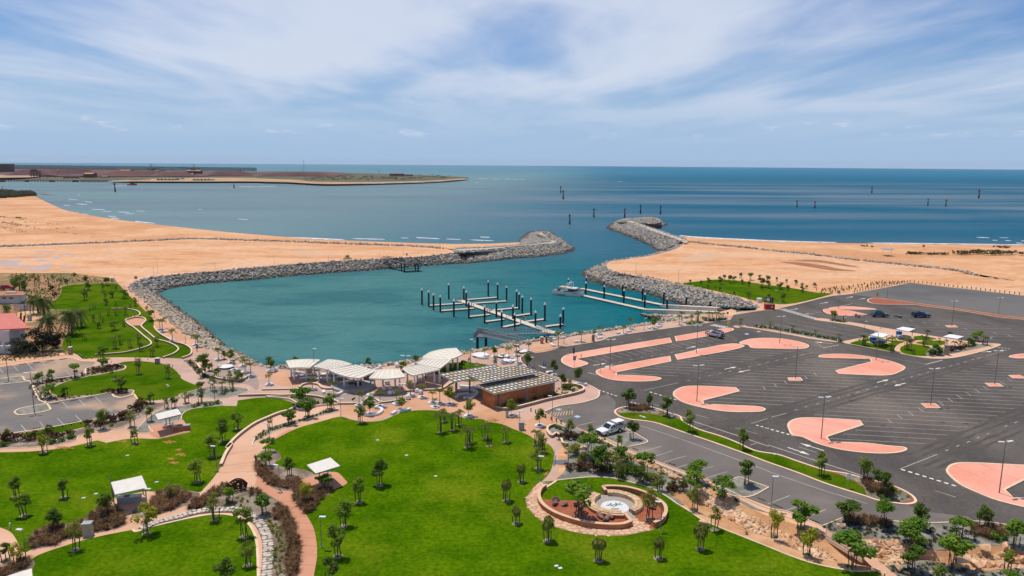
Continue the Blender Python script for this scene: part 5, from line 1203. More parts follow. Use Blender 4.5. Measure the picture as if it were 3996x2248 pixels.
# --- park furniture: white curved benches, tree rings, egg chairs, round tables
M_bench=pm('white_bench',(.80,.79,.78),(.74,.72,.71),.9,rough=.45)
def arc_bench(label,s,w=.55,h=.46):
	pts=line(s,n=7);r=root('curved_bench',(0,0,0),0,label,'bench','white benches')
	MB().strip(pts,w,.10,h).build('seat',M_bench,r);MB().strip(pts,w*.6,0,.10).build('plinth',M_greyp,r)
for a in (('white curved bench behind the palm ring left of the plaza','b 545 1160 640 1178 760 1186 880 1170'),('white crescent bench, left half, below the left canopies','b 1060 1215 1045 1250 1070 1275'),('white crescent bench, right half, below the left canopies','b 1250 1310 1330 1320 1430 1295 1520 1245'),('large white C-shaped bench round a tree on the plaza edge','F 1035 1040 1030 1065 1060 1082 1130 1092 1210 1085 1255 1060 1262 1038 1235 1020 1190 1015'),('short white bench right of the C-shaped bench','F 1358 1083 1380 1072 1402 1058'),('short white bench by the tree ring at the lawn edge','F 1430 1035 1490 1045 1550 1032'),('white curved bench behind the amenities building beside the road','G 345 672 355 660 380 658 402 660'),('long white curved bench by the tree at the building bed','G 612 775 650 783 700 786 748 780'),('white curved bench between the palms near the gangway foot','h 270 1000 310 1022 400 1035 550 1030'),('white hooked bench beside the palm at the road kerb','h 2145 665 2140 700 2190 725 2255 722'),('white straight bench nearest the gangway bins','G 402 330 440 326'),('white straight bench left of the lamp by the gangway bins','G 482 315 532 308'),('white straight bench left of the third road palm','G 622 354 680 346'),('white straight bench right of the dark info pillar','G 848 318 905 309'),('white straight bench, left of the pair at the fifth road palm','G 1047 266 1095 259'),('white straight bench, right of the pair at the fifth road palm','G 1145 249 1193 242'),('white straight bench, left of the pair at the ramp end','G 1362 216 1405 209'),('white straight bench, right of the pair at the ramp end','G 1452 201 1500 194'),('white straight bench beside the ramp palm bed','G 1708 155 1745 149'),('white bench at the foot of the shore gangway','h 1190 718 1320 712')):
	arc_bench(*a)
ring_me=MB().lathe((0,0,0),[(.88,0),(.92,.16),(.84,.2),(.42,.2),(.4,.05)],20).mesh('tree_ring');ring_me.materials.append(M_bench)
soil_me=MB().lathe((0,0,0),[(.42,.05),(.42,.12)],14).mesh('ring_soil');soil_me.materials.append(pm('ring_soil',(.06,.04,.03)))
egg_me=MB().lathe((0,0,0),[(.25,0),(.46,.15),(.52,.42),(.44,.72),(.25,.88),(.03,.94)],14,1.0,.85).mesh('egg',True);egg_me.materials.append(M_bench)
def egg(label,tile,x,y,rz=0,s=1.0):
	r=root('egg_chair',G(P(tile,x,y)),rz,label,'seat','white egg seats',s)
	link('shell',egg_me,r);MB().lathe((.16,0,.5),[(.20,0),(.26,.1),(.22,.22)],10).build('cushion',M_greyc,r)
M_greyc=pm('seat_grey',(.55,.56,.58))  # one even grey for the seat cushions
for a in (('white egg seat on the orange paving under the right canopies, left one','c',1145,1240),('white egg seat leaning right beside the palm ring','c',1240,1275),('white egg seat in front of the middle canopy','c',460,1295),('left white egg seat in the shade of the middle canopy','c',318,1185),('right white egg seat in the shade of the middle canopy','c',465,1172),('white egg seat half hidden by the palm before the middle canopy','c',555,1275),('white egg seat at the left tree ring by the shore, near one','F',165,655),('white egg seat at the left tree ring by the shore, far one','F',200,642),('white lounge seat behind the third canopy, near half','b',2410,690,0,.95),('white lounge seat behind the third canopy, far half','b',2470,640,0,.95),('white lounge seat on the shore rocks path behind the middle canopy','c',640,600,0,1.0),('white egg seat left of the round table by the promenade corner','E',2208,612),('white egg seat beside the two promenade palms','E',2475,665),('white egg seat by the palm ring behind the chequered roof, left','h',897,1155),('white egg seat by the palm ring behind the chequered roof, right','h',1103,1155),('white sculpted pod seat against the palm ring on the plaza','c',920,1410,0,1.15),('white shell seat behind the middle canopy columns','c',400,1035,0,1.15),('white egg seat under the stepped canopies','c',1200,950,0,1.0)):
	egg(*a)
def round_table(label,tile,x,y,rad=1.1,m=None):
	r=root('round_daybed',G(P(tile,x,y)),0,label,'daybed','round white daybeds')
	MB().lathe((0,0,0),[(rad*.6,0),(rad*.9,.3),(rad,.34)],18).build('base',M_timber,r);MB().lathe((0,0,.34),[(rad*1.0,0),(rad*1.06,.08),(rad*.95,.16)],18).build('top',M_bench,r)
for a in (('round white daybed with slatted base nearest the shore lamp','h',355,965,1.9),('round white daybed under the leaning palm beside the gangway','h',930,985,1.5),('round white daybed at the palm behind the chequered roof','h',1080,1098,1.6),('round white table on the promenade beside the west revetment','E',2275,608,1.5),('round white daybed under the far palms near the road bend','h',1400,870,1.4)):
	round_table(*a)
# timber drum planter, info pillars, bins
r=root('timber_drum',G(P('b',2190,915)),0,'round slatted timber drum seat behind the third canopy','planter')
for k in range(20):
	t=k/20*6.283;MB().box((1.15*math.cos(t),1.15*math.sin(t),.65),(.08,.3,1.3),t).build('slat',M_timber,r)
MB().lathe((0,0,0),[(1.0,0),(1.0,1.2)],16).build('core',M_rubble,r)
def pillar(name,label,tile,x,by,ty,m,w=.7,d=.5,cap=None,cat='pillar'):
	p=G(P(tile,x,by));h=height_at(p,P(tile,x,ty)[1]);r=root(name,p,R(8),label,cat)
	MB().box((0,0,h*.48),(w,d,h*.96)).build('body',m,r);MB().box((0,0,h*.98),(w*1.15,d*1.2,h*.04)).build('cap',cap or M_roofcol,r);return r
M_stonebox=pm('stone_clad',(.36,.29,.22),(.25,.20,.15),3.0,fine=.3,fscale=5)
for a in (('bin_enclosure','tan bin enclosure with a pale lid beside the south-west path','A',888,1040,908,pm('tan_panel',(.45,.38,.30)),1.0,.8,M_lgrey,'bin'),('bin_enclosure','grey bin enclosure beside the plaza lamp at the central lawn','G',90,1230,1150,pm('bin_panel',(.36,.33,.29)),.9,.8,M_lgrey,'bin'),('bin_enclosure','pale bin enclosure on the path above the teardrop lawn','E',1585,565,507,M_stonebox,.9,.8,M_roofcol,'bin'),('stone_pillar','stone entry pillar with pale cap at the north car park corner','E',712,470,395,M_stonebox,.75,.75,M_roofcol),('timber_pillar','left orange timber information pillar at the gangway','h',1893,645,480,pm('rust_panel',(.42,.21,.11)),.75,.6,M_roofcol),('timber_pillar','brown information pillar between the orange one and the green cabinet','h',2012,625,465,M_timber,.5,.5,M_grey),('utility_cabinet','pale green utility cabinet near the gangway','h',2120,605,468,pm('pale_green',(.36,.50,.46)),.85,.6,pm('green_lid',(.30,.52,.45)),'cabinet'),('info_pillar','dark information pillar beside the dense promenade tree','G',810,345,275,M_stonebox,.7,.4,M_grey),('bin_enclosure','dark stone bin enclosure under the leftmost canopy','b',690,735,610,M_stonebox,1.1,.9,M_grey,'bin'),('bin_enclosure','dark bin enclosure beside the ramp palm bed','K',1935,905,868,M_stonebox,1.0,.9,M_grey,'bin'),('stone_pillar','stone entry pillar at the overflow lot gate','k',340,285,125,M_stonebox,.8,.8,M_roofcol),('water_tank','pale round rainwater tank on the grass by the ramp','p',450,365,245,M_roofcol,1.3,1.3,M_white,'tank'),('stone_pillar','stone pillar at the near side of the rest area','H',1795,480,378,M_stonebox,.8,.8,M_lgrey),('drink_fountain','grey bollard cabinet on the plaza before the building','d',985,1235,1120,M_lgrey,.5,.4,M_grey,'cabinet'),('utility_cabinet','pale utility cabinet on the far revetment path','m',1540,240,90,M_lgrey,.9,.7,M_white,'cabinet'),('utility_cabinet','small pale cabinet behind the north lawn','I',1130,515,475,M_lgrey,.9,.6,M_white,'cabinet'),('utility_cabinet','small brown box at the head of the west promenade','I',1366,485,458,M_stonebox,.9,.7,M_grey,'cabinet')):
	pillar(*a)
r=root('skip_bin',G(P('p',735,562)),R(-6),'red metal skip bin at the ramp corner','skip bin');MB().box((0,0,.85),(3.0,2.0,1.7)).build('body',M_red,r);MB().box((0,0,1.73),(3.1,2.1,.08)).build('lid',pm('brown_lid',(.20,.09,.06)),r)
MB().box((.6,-1.01,1.05),(.6,.03,.5)).build('label_plate',M_roofcol,r)
a,b=G(P('p',585,395)),G(P('p',850,415));r=root('notice_board',(a+b)/2,math.atan2((b-a).y,(b-a).x),'long dark notice board with pale posters at the ramp','notice board');lb=(b-a).length
MB().box((0,0,1.35),(lb,.12,1.7)).build('board',pm('navy_board',(.012,.03,.06)),r)
for x in (-.4,.4):MB().box((x*lb,0,.3),(.12,.1,.6)).build('post',M_grey,r)
for x,w,c in ((-.42,.10,(.10,.30,.45)),(-.34,.06,(.42,.18,.16)),(-.06,.32,(.50,.58,.52)),(.27,.08,(.10,.22,.36))):
	MB().box((x*lb,-.075,1.45),(w*lb,.03,1.1)).build('poster',pm('poster_print',c),r)
# under-canopy seating terraces and tables
M_shadec=pm('grey_concrete',(.42,.41,.41),(.36,.35,.35),1.0)
r=root('seat_terrace',G(P('b',1800,1110)),0,'low grey round concrete seating terrace under the third canopy','terrace');MB().lathe((0,0,0),[(4.6,0),(4.6,.5),(3.1,.5),(3.1,.42)],28,1.0,.8).build('ring',M_shadec,r);MB().box((.2,.4,.75),(2.6,1.0,.5),.3).build('bench_block',M_dark,r);MB().box((-.6,-.5,.6),(1.8,.7,.4),.5).build('bench_block',M_shadec,r)
for k,(tl,x,y,w,d,h,z) in enumerate((('b',545,935,1.6,.8,.6,.2),('b',760,910,2.6,.8,.5,0),('b',980,930,2.6,.8,.5,0),('b',1180,945,2.8,1.0,.7,.1),('b',1330,930,1.4,.9,.7,.3),('b',1500,905,2.0,.9,.6,0),('b',640,850,4.0,.9,.7,.1),('b',1250,855,5.0,.9,.75,0))):
	r=root('concrete_seat',G(P(tl,x,y)),z,'%s grey concrete seat block in the shade of the left canopies'%ordinal(k,8),'seat','grey seat blocks under the canopies');MB().box((0,0,h/2+.05),(w,d,h-.1)).build('block',M_shadec,r);MB().box((0,0,h+.03),(w+.1,d+.1,.08)).build('seat_top',M_whitec,r)
for k,(x,y) in enumerate(((2290,1350),(2140,1390))):
	r=root('plaza_table',G(P('c',x,y)),R(24),['long white concrete table beside the building','small white cube seat at the end of the white concrete table'][k],'table' if k==0 else 'seat');w=(2.6,.9) if k==0 else (.7,.7);h=.75 if k==0 else .5
	MB().box((0,0,h-.05),(w[0],w[1],.1)).build('top',M_whitec,r);MB().box((0,0,h/2-.05),(w[0]*.75,w[1]*.6,h-.1)).build('pedestal',M_shadec,r)
arc_bench('long straight white bench beside the concrete table','c 2330 1400 2450 1345 2560 1300',.6,.45)
arc_bench('curved grey bench under the chequered roof','d 20 720 140 715 300 725 390 760 395 810 330 860 250 890',.7,.45);arc_bench('straight grey seat wall under the chequered roof','d 80 650 250 668 420 690 500 690',.7,.5)
# ================================================================ SHELTERS
def shelter(label,s,z,posts,m=None,extra=None,group='picnic shelters',thick=.12):
	c4=ground(s,z);r=root('picnic_shelter',(0,0,0),0,label,'shelter',group)
	MB().prism(c4,z-thick,z).build('roof',m or M_roofcol,r);MB().strip(c4,.09,z-thick-.05,z-thick+.02,True).build('roof_frame',M_grey,r)
	for tl,x,y in posts:
		p=G(P(tl,x,y));MB().tube([(p.x,p.y,0),(p.x,p.y,z-thick)],.075,8).build('post',M_grey,r)
	return r
def picnic_table(label,p,rz,m=M_lgrey):
	r=root('picnic_table',p,rz,label,'table','picnic tables')
	MB().box((0,0,.75),(1.9,.8,.06)).build('top',m,r)
	for y in (-.75,.75):MB().box((0,y,.45),(1.9,.3,.05)).build('bench',m,r)
	for x in (-.6,.6):MB().box((x,0,.38),(.1,1.5,.08)).build('leg',M_grey,r)
def barbecue(label,p,rz,L_=2.6,m=None,top=None):
	r=root('barbecue_bench',p,rz,label,'barbecue','barbecue benches')
	MB().box((0,0,.45),(L_,.85,.9)).build('body',m or M_brick,r);MB().box((0,0,.93),(L_+.2,1.0,.08)).build('top',top or M_lgrey,r);MB().box((-.3,0,.985),(.7,.6,.03)).build('hotplate',M_dark,r)
shelter('white roofed picnic shelter on the west lawn beside the brown grasses','A 1115 505 1425 437 1478 558 1157 628',2.9,(('A',1150,752),('A',1475,718),('A',1130,640),('A',1440,622)))
barbecue('grey barbecue bench under the west lawn shelter',G(P('A',1305,708)),R(12),2.9,M_shadec)
shelter('white tilted picnic shelter at the edge of the central lawn','B 508 330 745 255 843 340 598 415',3.0,(('B',725,528),('B',640,505)))
picnic_table('picnic table under the central lawn shelter',G(P('B',690,490)),R(20))
shelter('white roofed picnic shelter near the west car park','E 1558 1072 1785 1015 1825 1072 1590 1128',2.9,(('E',1713,1222),('E',1673,1200)))
picnic_table('picnic table under the shelter near the west car park',G(P('E',1695,1200)),R(16))
barbecue('brick barbecue bench beside the shelter near the west car park',G(P('E',1828,1235)),R(14),2.6,M_brick)
shelter('white shelter roof cut by the bottom left corner','A 60 1450 318 1370 330 1480 70 1560',2.9,(('A',330,1640),('A',90,1720)))
shelter('white roofed shelter in the rest area over a round blue table','H 1028 275 1105 247 1225 270 1155 302',2.9,(('H',1057,350),('H',1190,362)),M_white)
shelter('white roofed shelter at the back of the rest area','H 1287 215 1358 193 1485 213 1420 240',2.9,(('H',1317,290),('H',1450,290)),M_white)
shelter('white roofed shelter at the right of the rest area','H 1760 292 1833 267 1972 290 1905 315',2.9,(('H',1790,375),('H',1940,375)),M_white)
shelter('pale beach shelter standing alone on the eastern sand','L 1130 177 1200 172 1275 190 1180 192',3.0,(('L',1157,222),('L',1240,226)),M_lgrey)
r=root('round_table',G(P('H',1120,368)),0,'octagonal blue topped table on a stone drum in the rest area','table');MB().lathe((0,0,0),[(1.2,0),(1.2,.75)],8).build('drum',M_stonebox,r);MB().lathe((0,0,.75),[(1.9,0),(1.9,.1)],8).build('top',pm('blue_steel',(.06,.13,.19)),r)
r=root('round_table',G(P('H',1365,318)),0,'octagonal pale blue topped table at the back shelter','table');MB().lathe((0,0,0),[(1.2,0),(1.2,.75)],8).build('drum',M_stonebox,r);MB().lathe((0,0,.75),[(1.9,0),(1.9,.1)],8).build('top',pm('pale_blue_steel',(.25,.35,.42)),r)
for k,(x,y) in enumerate(((1054,358),(1316,298))):
	r=root('wheelie_bin',G(P('H',x,y)),.2,['bright blue bin at the near rest area shelter','bright blue bin at the back rest area shelter'][k],'bin');MB().box((0,0,.75),(1.0,.9,1.5),0,1.1).build('body',M_blue,r);MB().box((0,0,1.55),(1.2,1.1,.12)).build('lid',pm('blue_lid',(.03,.16,.40)),r)
# ================================================================ CIRCULAR GARDEN WITH STONE SEATS
ring_root=root('circle_garden',(0,0,0),0,'round sunken garden with rammed earth walls, stone seats and white mosaic','garden')
FLAG=line('C 290 500| 240 530 180 600 140 660 133 700 160 770 220 840 330 920 500 980 700 1025 950 1047 1150 1040 1300 1010 1425 985| 1250 868| 1150 885| 1195 955| 1100 975 900 972 700 942 500 888 380 828 300 768 262 690 268 640 300 588 340 558 400 520|',closed=True,n=6)
MB().sheet(FLAG,.05).build('mortar_bed',pm('mortar',(.38,.22,.13)),ring_root)
def flagstones(poly,step,parent,m,z,name='flagstone',shrink=.05,th=.03,seed=4,clip_in=None):
	rnd=random.Random(seed);xs=[p.x for p in poly];ys=[p.y for p in poly];pts=[]
	y=min(ys);row=0
	while y<max(ys):
		x=min(xs)+(step/2 if row%2 else 0)
		while x<max(xs):
			q=(x+rnd.uniform(-.3,.3)*step,y+rnd.uniform(-.3,.3)*step);pts.append(q);x+=step
		y+=step*.87;row+=1
	ins=[q for q in pts if inside(q,poly)]
	for q in ins:
		cell=[(q[0]-step,q[1]-step),(q[0]+step,q[1]-step),(q[0]+step,q[1]+step),(q[0]-step,q[1]+step)]
		for o in pts:
			if o is q or (o[0]-q[0])**2+(o[1]-q[1])**2>(2*step)**2:continue
			mx,my=(q[0]+o[0])/2,(q[1]+o[1])/2;nx,ny=o[0]-q[0],o[1]-q[1];new=[]
			for i in range(len(cell)):
				a,b=cell[i],cell[(i+1)%len(cell)];da=(a[0]-mx)*nx+(a[1]-my)*ny;db=(b[0]-mx)*nx+(b[1]-my)*ny
				if da<=0:new.append(a)
				if (da<0)!=(db<0) and da!=db:t=da/(da-db);new.append((a[0]+(b[0]-a[0])*t,a[1]+(b[1]-a[1])*t))
			cell=new
			if len(cell)<3:break
		if len(cell)<3:continue
		k=1-shrink/step*1.6;cell=[(q[0]+(a[0]-q[0])*k,q[1]+(a[1]-q[1])*k) for a in cell]
		if not all(inside(((a[0]*.85+q[0]*.15),(a[1]*.85+q[1]*.15)),poly) for a in cell):
			cell=[a if inside(a,poly) else (q[0]+(a[0]-q[0])*.45,q[1]+(a[1]-q[1])*.45) for a in cell]
		zz=z+rnd.uniform(0,.012);n=len(cell);mb=MB()
		mb.v+=[(a[0]-q[0],a[1]-q[1],0) for a in cell]+[(a[0]-q[0],a[1]-q[1],-th) for a in cell]
		mb.f.append(tuple(range(n)))
		for i in range(n):mb.f.append((i,n+i,n+(i+1)%n,(i+1)%n))
		o=mb.build(name,m,parent);o.location=(q[0],q[1],zz)
flagstones(FLAG,.78,ring_root,M_pstone,.075)
for s in ('C 300 685 450 690 740 705 745 742 790 802 900 852 1130 872 1150 915 1000 930 800 910 600 865 400 795 320 735','C 1180 640 1300 690 1330 740 1280 800 1230 850 1290 900 1415 980 1440 950 1505 900 1525 840 1490 770 1400 700 1280 650'):
	MB().sheet(line(s,closed=True),.06).build('red_bed',M_redmulch,ring_root)
MB().sheet(line('C 830 640 960 640 1080 650 1190 690 1240 745 1230 800 1200 830 1240 865 1160 885 1100 850 950 835 850 800 800 750 790 700',closed=True),.07).build('inner_paving',pm('grey_exposed',(.40,.35,.31),(.34,.30,.27),2),ring_root)
mc=G(P('C',1027,760));mrad=(G(P('C',1167,760))-mc).x
MB().lathe((mc.x,mc.y,.07),[(mrad,0),(mrad,.02)],40).build('mosaic',pm('mosaic_white',(.72,.72,.70),(.60,.62,.60),3),ring_root)
def leafshape(x,y,ang,L_,w,c):
	pts=[(x+math.cos(ang)*L_*t-math.sin(ang)*w*s*math.sin(math.pi*t),y+math.sin(ang)*L_*t+math.cos(ang)*w*s*math.sin(math.pi*t),0) for s in (1,-1) for t in ([k/8 for k in range(9)] if s==1 else [k/8 for k in range(7,0,-1)])]
	MB().sheet(pts,.096).build('mosaic_motif',c,ring_root)
mcs=[pm('mosaic_teal',(.16,.30,.26)),pm('mosaic_pink',(.55,.30,.26)),pm('mosaic_dark',(.10,.13,.15))]
for bx,by,ba in ((-.45,.35,.3),(.35,.45,.9),(-.1,-.5,-.5)):
	for k,(da,L_,w,c) in enumerate(((0,1.0,.13,0),(.9,.8,.16,0),(-.8,.75,.15,0),(3.0,.6,.10,2),(2.3,.45,.10,1),(1.6,.4,.1,1))):
		leafshape(mc.x+bx*mrad*.7,mc.y+by*mrad*.7,ba+da,L_*mrad*.55,w*mrad*.5,mcs[c])
M_coping=pm('pink_coping',(.72,.46,.31),(.66,.40,.26),.8)
for s,w,h in (('C 330 572 290 602 266 652 268 700 300 762 390 832 500 882 700 942 900 970 1100 970 1192 940',.45,.75),('C 1192 940 1165 905 1130 862',.4,.7),('C 830 637 770 672 742 712 748 742 792 792 870 832 1000 860 1132 866',.35,.5),('C 935 632 905 592',.4,.8),('C 905 592 1000 588 1150 600 1300 640 1430 702 1520 772 1541 830 1522 892 1482 932 1420 962',.42,.8)):
	pts=line(s,n=8);MB().strip(pts,w,0,h-.08).build('earth_wall',M_brick,ring_root);MB().strip(pts,w+.05,h-.08,h).build('wall_coping',M_coping,ring_root)
kerb(line('C 440 494 400 522 340 560 300 590'),.3,.12,M_kerb,False,ring_root)
rn=random.Random(8)
for s in ('C 858 652 810 682 788 722 800 762 860 802 960 832 1100 842','C 952 630 1050 634 1150 658 1232 698 1268 746 1258 792 1200 822'):
	pts=resample(line(s,n=10),26);MB().strip(pts,1.0,0,.5).build('seat_core',M_stonebox,ring_root)
	for i in range(25):
		a,b=pts[i],pts[i+1];d=(b-a).normalized();nn=Vector((-d.y,d.x,0))
		for sd2,w in ((-.28,.5),(.24,.5)):
			c_=(a+b)/2+nn*sd2;MB().box((c_.x,c_.y,.55+rn.uniform(-.012,.012)),((b-a).length*.93,w*.96,.09),math.atan2(d.y,d.x)).build('seat_stone',M_stone,ring_root)
		for zc in (.13,.36):
			for s_ in (-1,1):
				c_=(a+b)/2+nn*s_*.5;MB().box((c_.x,c_.y,zc),((b-a).length*rn.uniform(.8,.94),.08+rn.uniform(0,.03),.2),math.atan2(d.y,d.x)).build('face_stone',M_rocko,ring_root)
for k,(x,y,s_) in enumerate(((435,690,1.3),(430,735,1.3),(515,738,1.4),(655,748,1.1),(680,775,1.0),(885,862,1.3),(980,875,1.2),(932,898,1.2),(1350,745,1.0),(1402,775,1.1))):
	r=root('boulder',G(P('C',x,y)),k,'%s dark purple boulder on the red gravel of the circle garden'%ordinal(k,10),'boulder','boulders in the circle garden')
	o=link('stone',rock_set(M_rockp)[k%8],r,(0,0,.35));o.scale=(s_*.95,s_*.8,s_*.8)
# path crossing with handrails
cr4=ground('C 432 285 555 280 545 330 415 325');MB().sheet(cr4,.06).build('grate_strip',pm('steel_grate',(.14,.16,.18)),None)['kind']='structure'
for k,s in enumerate(('C 425 235 418 300 412 340','C 555 225 556 280 545 340')):
	r=root('handrail',(0,0,0),0,['left steel handrail at the path crossing above the circle garden','right steel handrail at the path crossing above the circle garden'][k],'handrail');pts=ground(s)
	for z in (.5,1.0):MB().tube([(p.x,p.y,z) for p in pts],.035,5).build('rail',M_lgrey,r)
	for p in pts:MB().tube([(p.x,p.y,0),(p.x,p.y,1.0)],.04,5).build('post',M_lgrey,r)
# white stone edging beside the lower path: flat stones laid in a band
r=root('stone_edging',(0,0,0),0,'curving band of flat white stones beside the south-west lawn','edging')
band=line('A 1420 985| 1550 925 1750 870 2000 805 2200 790 2400 795 2530 860 B 40 930 80 1000 115 1090 118 1250 105 1448 90 1700|',n=8)
MB().strip(band,1.35,0,.12).build('bedding',M_mulch,r)
pts=resample(band,62);rn=random.Random(31)
for i in range(61):
	a,b=pts[i],pts[i+1];d=(b-a).normalized();nn=Vector((-d.y,d.x,0))
	for s_ in ((-.35,.32) if i%3 else (0,)):
		c_=(a+b)/2+nn*s_;w=.62 if i%3 else 1.2;n=6;mb=MB();ring_=[]
		for k in range(n):
			t=2*math.pi*k/n;rr_=rn.uniform(.84,1.08);p=c_+d*math.cos(t)*(b-a).length*.54*rr_+nn*math.sin(t)*w*.56*rr_;ring_.append((p.x,p.y))
		mb.prism(ring_,.1,.26+rn.uniform(-.04,.06));mb.build('edging_stone',M_wstone,r)
kerb(line('A 1335 985 1365 1005 1500 963 1900 870 2100 835 2250 830 2400 860 2490 918 2550 1008 B 5 1118 15 1250 20 1448 20 1800'),.3,.1,M_kerb,False)
# ochre rocks in the swale
r=root('swale_rocks',label='tumbled orange rocks lining the dry swale',cat='rocks')
sp=[];rn=random.Random(77)
def swale_z(p):
	bi=min(range(NS),key= lambda i:(st[i].lerp(sb[i],.5).xy-p.xy).length)
	d=sb[bi]-st[bi];u=max(0,min(1,(p-st[bi]).dot(d)/d.length_squared));return -1.15*math.sin(math.pi*u)*min(1,bi/5)
for a_,b_,cnt in (('C 1900 575 2050 620 2250 720 2400 800 2576 870','C 1900 640 2100 740 2250 830 2400 930 2576 1000',330),('D 0 960 150 960 300 1020 500 1080','D 0 1040 250 1120 450 1180 700 1230',260),('D 960 1080 1150 1090 1350 1120','D 1150 1300 1250 1300 1350 1300',170),('D 2000 1200 2200 1180 2350 1190 2576 1230','D 2050 1250 2250 1260 2400 1280 2576 1330',130),('C 600 145 700 160 740 170','C 620 165 700 175 730 180',14),('C 960 205 1200 260 1500 380 1700 480','C 960 225 1200 290 1500 420 1700 520',120),('D 1880 1320 2000 1340 2140 1380','D 1900 1360 2000 1380 2140 1400',12)):
	A_,B_=resample(line(a_),20),resample(line(b_),20)
	for _ in range(cnt):
		i=rn.randrange(19);p=A_[i].lerp(A_[i+1],rn.random()).lerp(B_[i].lerp(B_[i+1],rn.random()),rn.random());s_=rn.uniform(.45,1.15)
		sp.append((Vector((p.x,p.y,swale_z(p)+s_*.15 if 0 else (swale_z(p) if inside(p,sw_top+sw_bot) else .05)+s_*.12)),s_,(rn.uniform(-.6,.6),rn.uniform(-.6,.6),rn.uniform(0,6))))
pile_rocks(sp,r,M_rocko,M_rocko,300)
for k,(tl,x,y,s_,lab) in enumerate((('D',735,965,1.8,'large pale boulder at the bay corner above the footbridge'),('D',1312,1390,1.9,'large orange boulder right of the footbridge end'),('D',2180,1190,2.2,'large orange boulder at the right end of the swale'),('D',2385,1170,1.6,'orange boulder under the far right dense tree'),('C',1920,945,1.9,'pale boulder behind the weeping tree near the swale edge'),('D',1940,1330,2.0,'left of two flat orange boulders below the swale'),('D',2085,1365,2.2,'right of two flat orange boulders below the swale'))):
	rr=root('boulder',G(P(tl,x,y)),k*1.3,lab,'boulder');o=link('stone',rock_set(M_rocko)[k%8],rr,(0,0,s_*.25));o.scale=(s_*.75,s_*.62,s_*.55)
# footbridge over the swale
r=root('footbridge',(0,0,0),0,'narrow concrete footbridge with steel railings over the dry swale','bridge')
u0,u1,v0,v1=G(P('D',640,1000)),G(P('D',1045,1240)),G(P('D',585,1050)),G(P('D',955,1275))
MB().prism([u0,u1,v1,v0],-.12,.09).build('deck',M_path,r)
for a,b in ((v0,v1),(u0,u1)):MB().bar((a.x,a.y,-.25),(b.x,b.y,-.25),.2,.5).build('beam',M_kerb,r)
for nm,a,b,ext in (('railing',u0,u1,.12),('railing',v0,v1,.0)):
	b2=b+(b-a)*ext;mb=MB()
	for z in (.12,1.05):mb.bar((a.x,a.y,z),(b2 .x,b2 .y,z),.06,.06)
	n=44
	for k in range(n+1):p=a.lerp(b2,k/n);mb.bar((p.x,p.y,.05),(p.x,p.y,1.05),.05 if k%8==0 else .022,.05 if k%8==0 else .022)
	mb.build(nm,M_lgrey,r)
# shell sculpture (a pierced bronze shell on the path)
sp_=G(P('o',420,640));r=root('shell_sculpture',sp_,R(12),'large pierced dark bronze shell sculpture beside the path','sculpture',None,.85)
M_bronze=pm('bronze',(.045,.022,.012),(.08,.04,.02),2,rough=.45,metal=.5);M_amber=pm('amber_inset',(.60,.28,.08),rough=.4)  # sculpture insets in one plain amber colour
def shell_half(side):
	mb=MB();NU,NV=24,10;rn=random.Random(5+side)
	def pt(u,v):
		w=2.1*math.sin(math.pi*(.08+.86*u))**.75*(.55+.45*u)
		x=-1.9+3.7*u+.35*v*(u-.2);lean=.25+.55*v
		return (x,side*(.55*math.sin(math.pi*u)*math.sin(math.pi*(.15+.6*v))+.06),.1+w*v+.5*u*v)
	for i in range(NU+1):
		for k in range(NV+1):mb.v.append(pt(i/NU,k/NV))
	for i in range(NU):
		for k in range(NV):
			if i in (0,NU-1) or k in (0,NV-1) or i%6==0 or rn.random()>.33:q=i*(NV+1)+k;mb.f.append((q,q+1,q+NV+2,q+NV+1))
	ob=mb.build('shell_half',M_bronze,r);md=ob.modifiers.new('thick','SOLIDIFY');md.thickness=.08
	return pt
pt=shell_half(-1);shell_half(1)
MB().tube([Vector(pt(k/20,1.0)) for k in range(21)],.09,6).build('ridge',M_bronze,r)
for k in (7,9,11):p=pt(k/20,.9);MB().lathe((p[0],p[1]-.1,p[2]),[(.12,0),(.14,.08),(.05,.14)],8).build('amber_disc',M_amber,r)
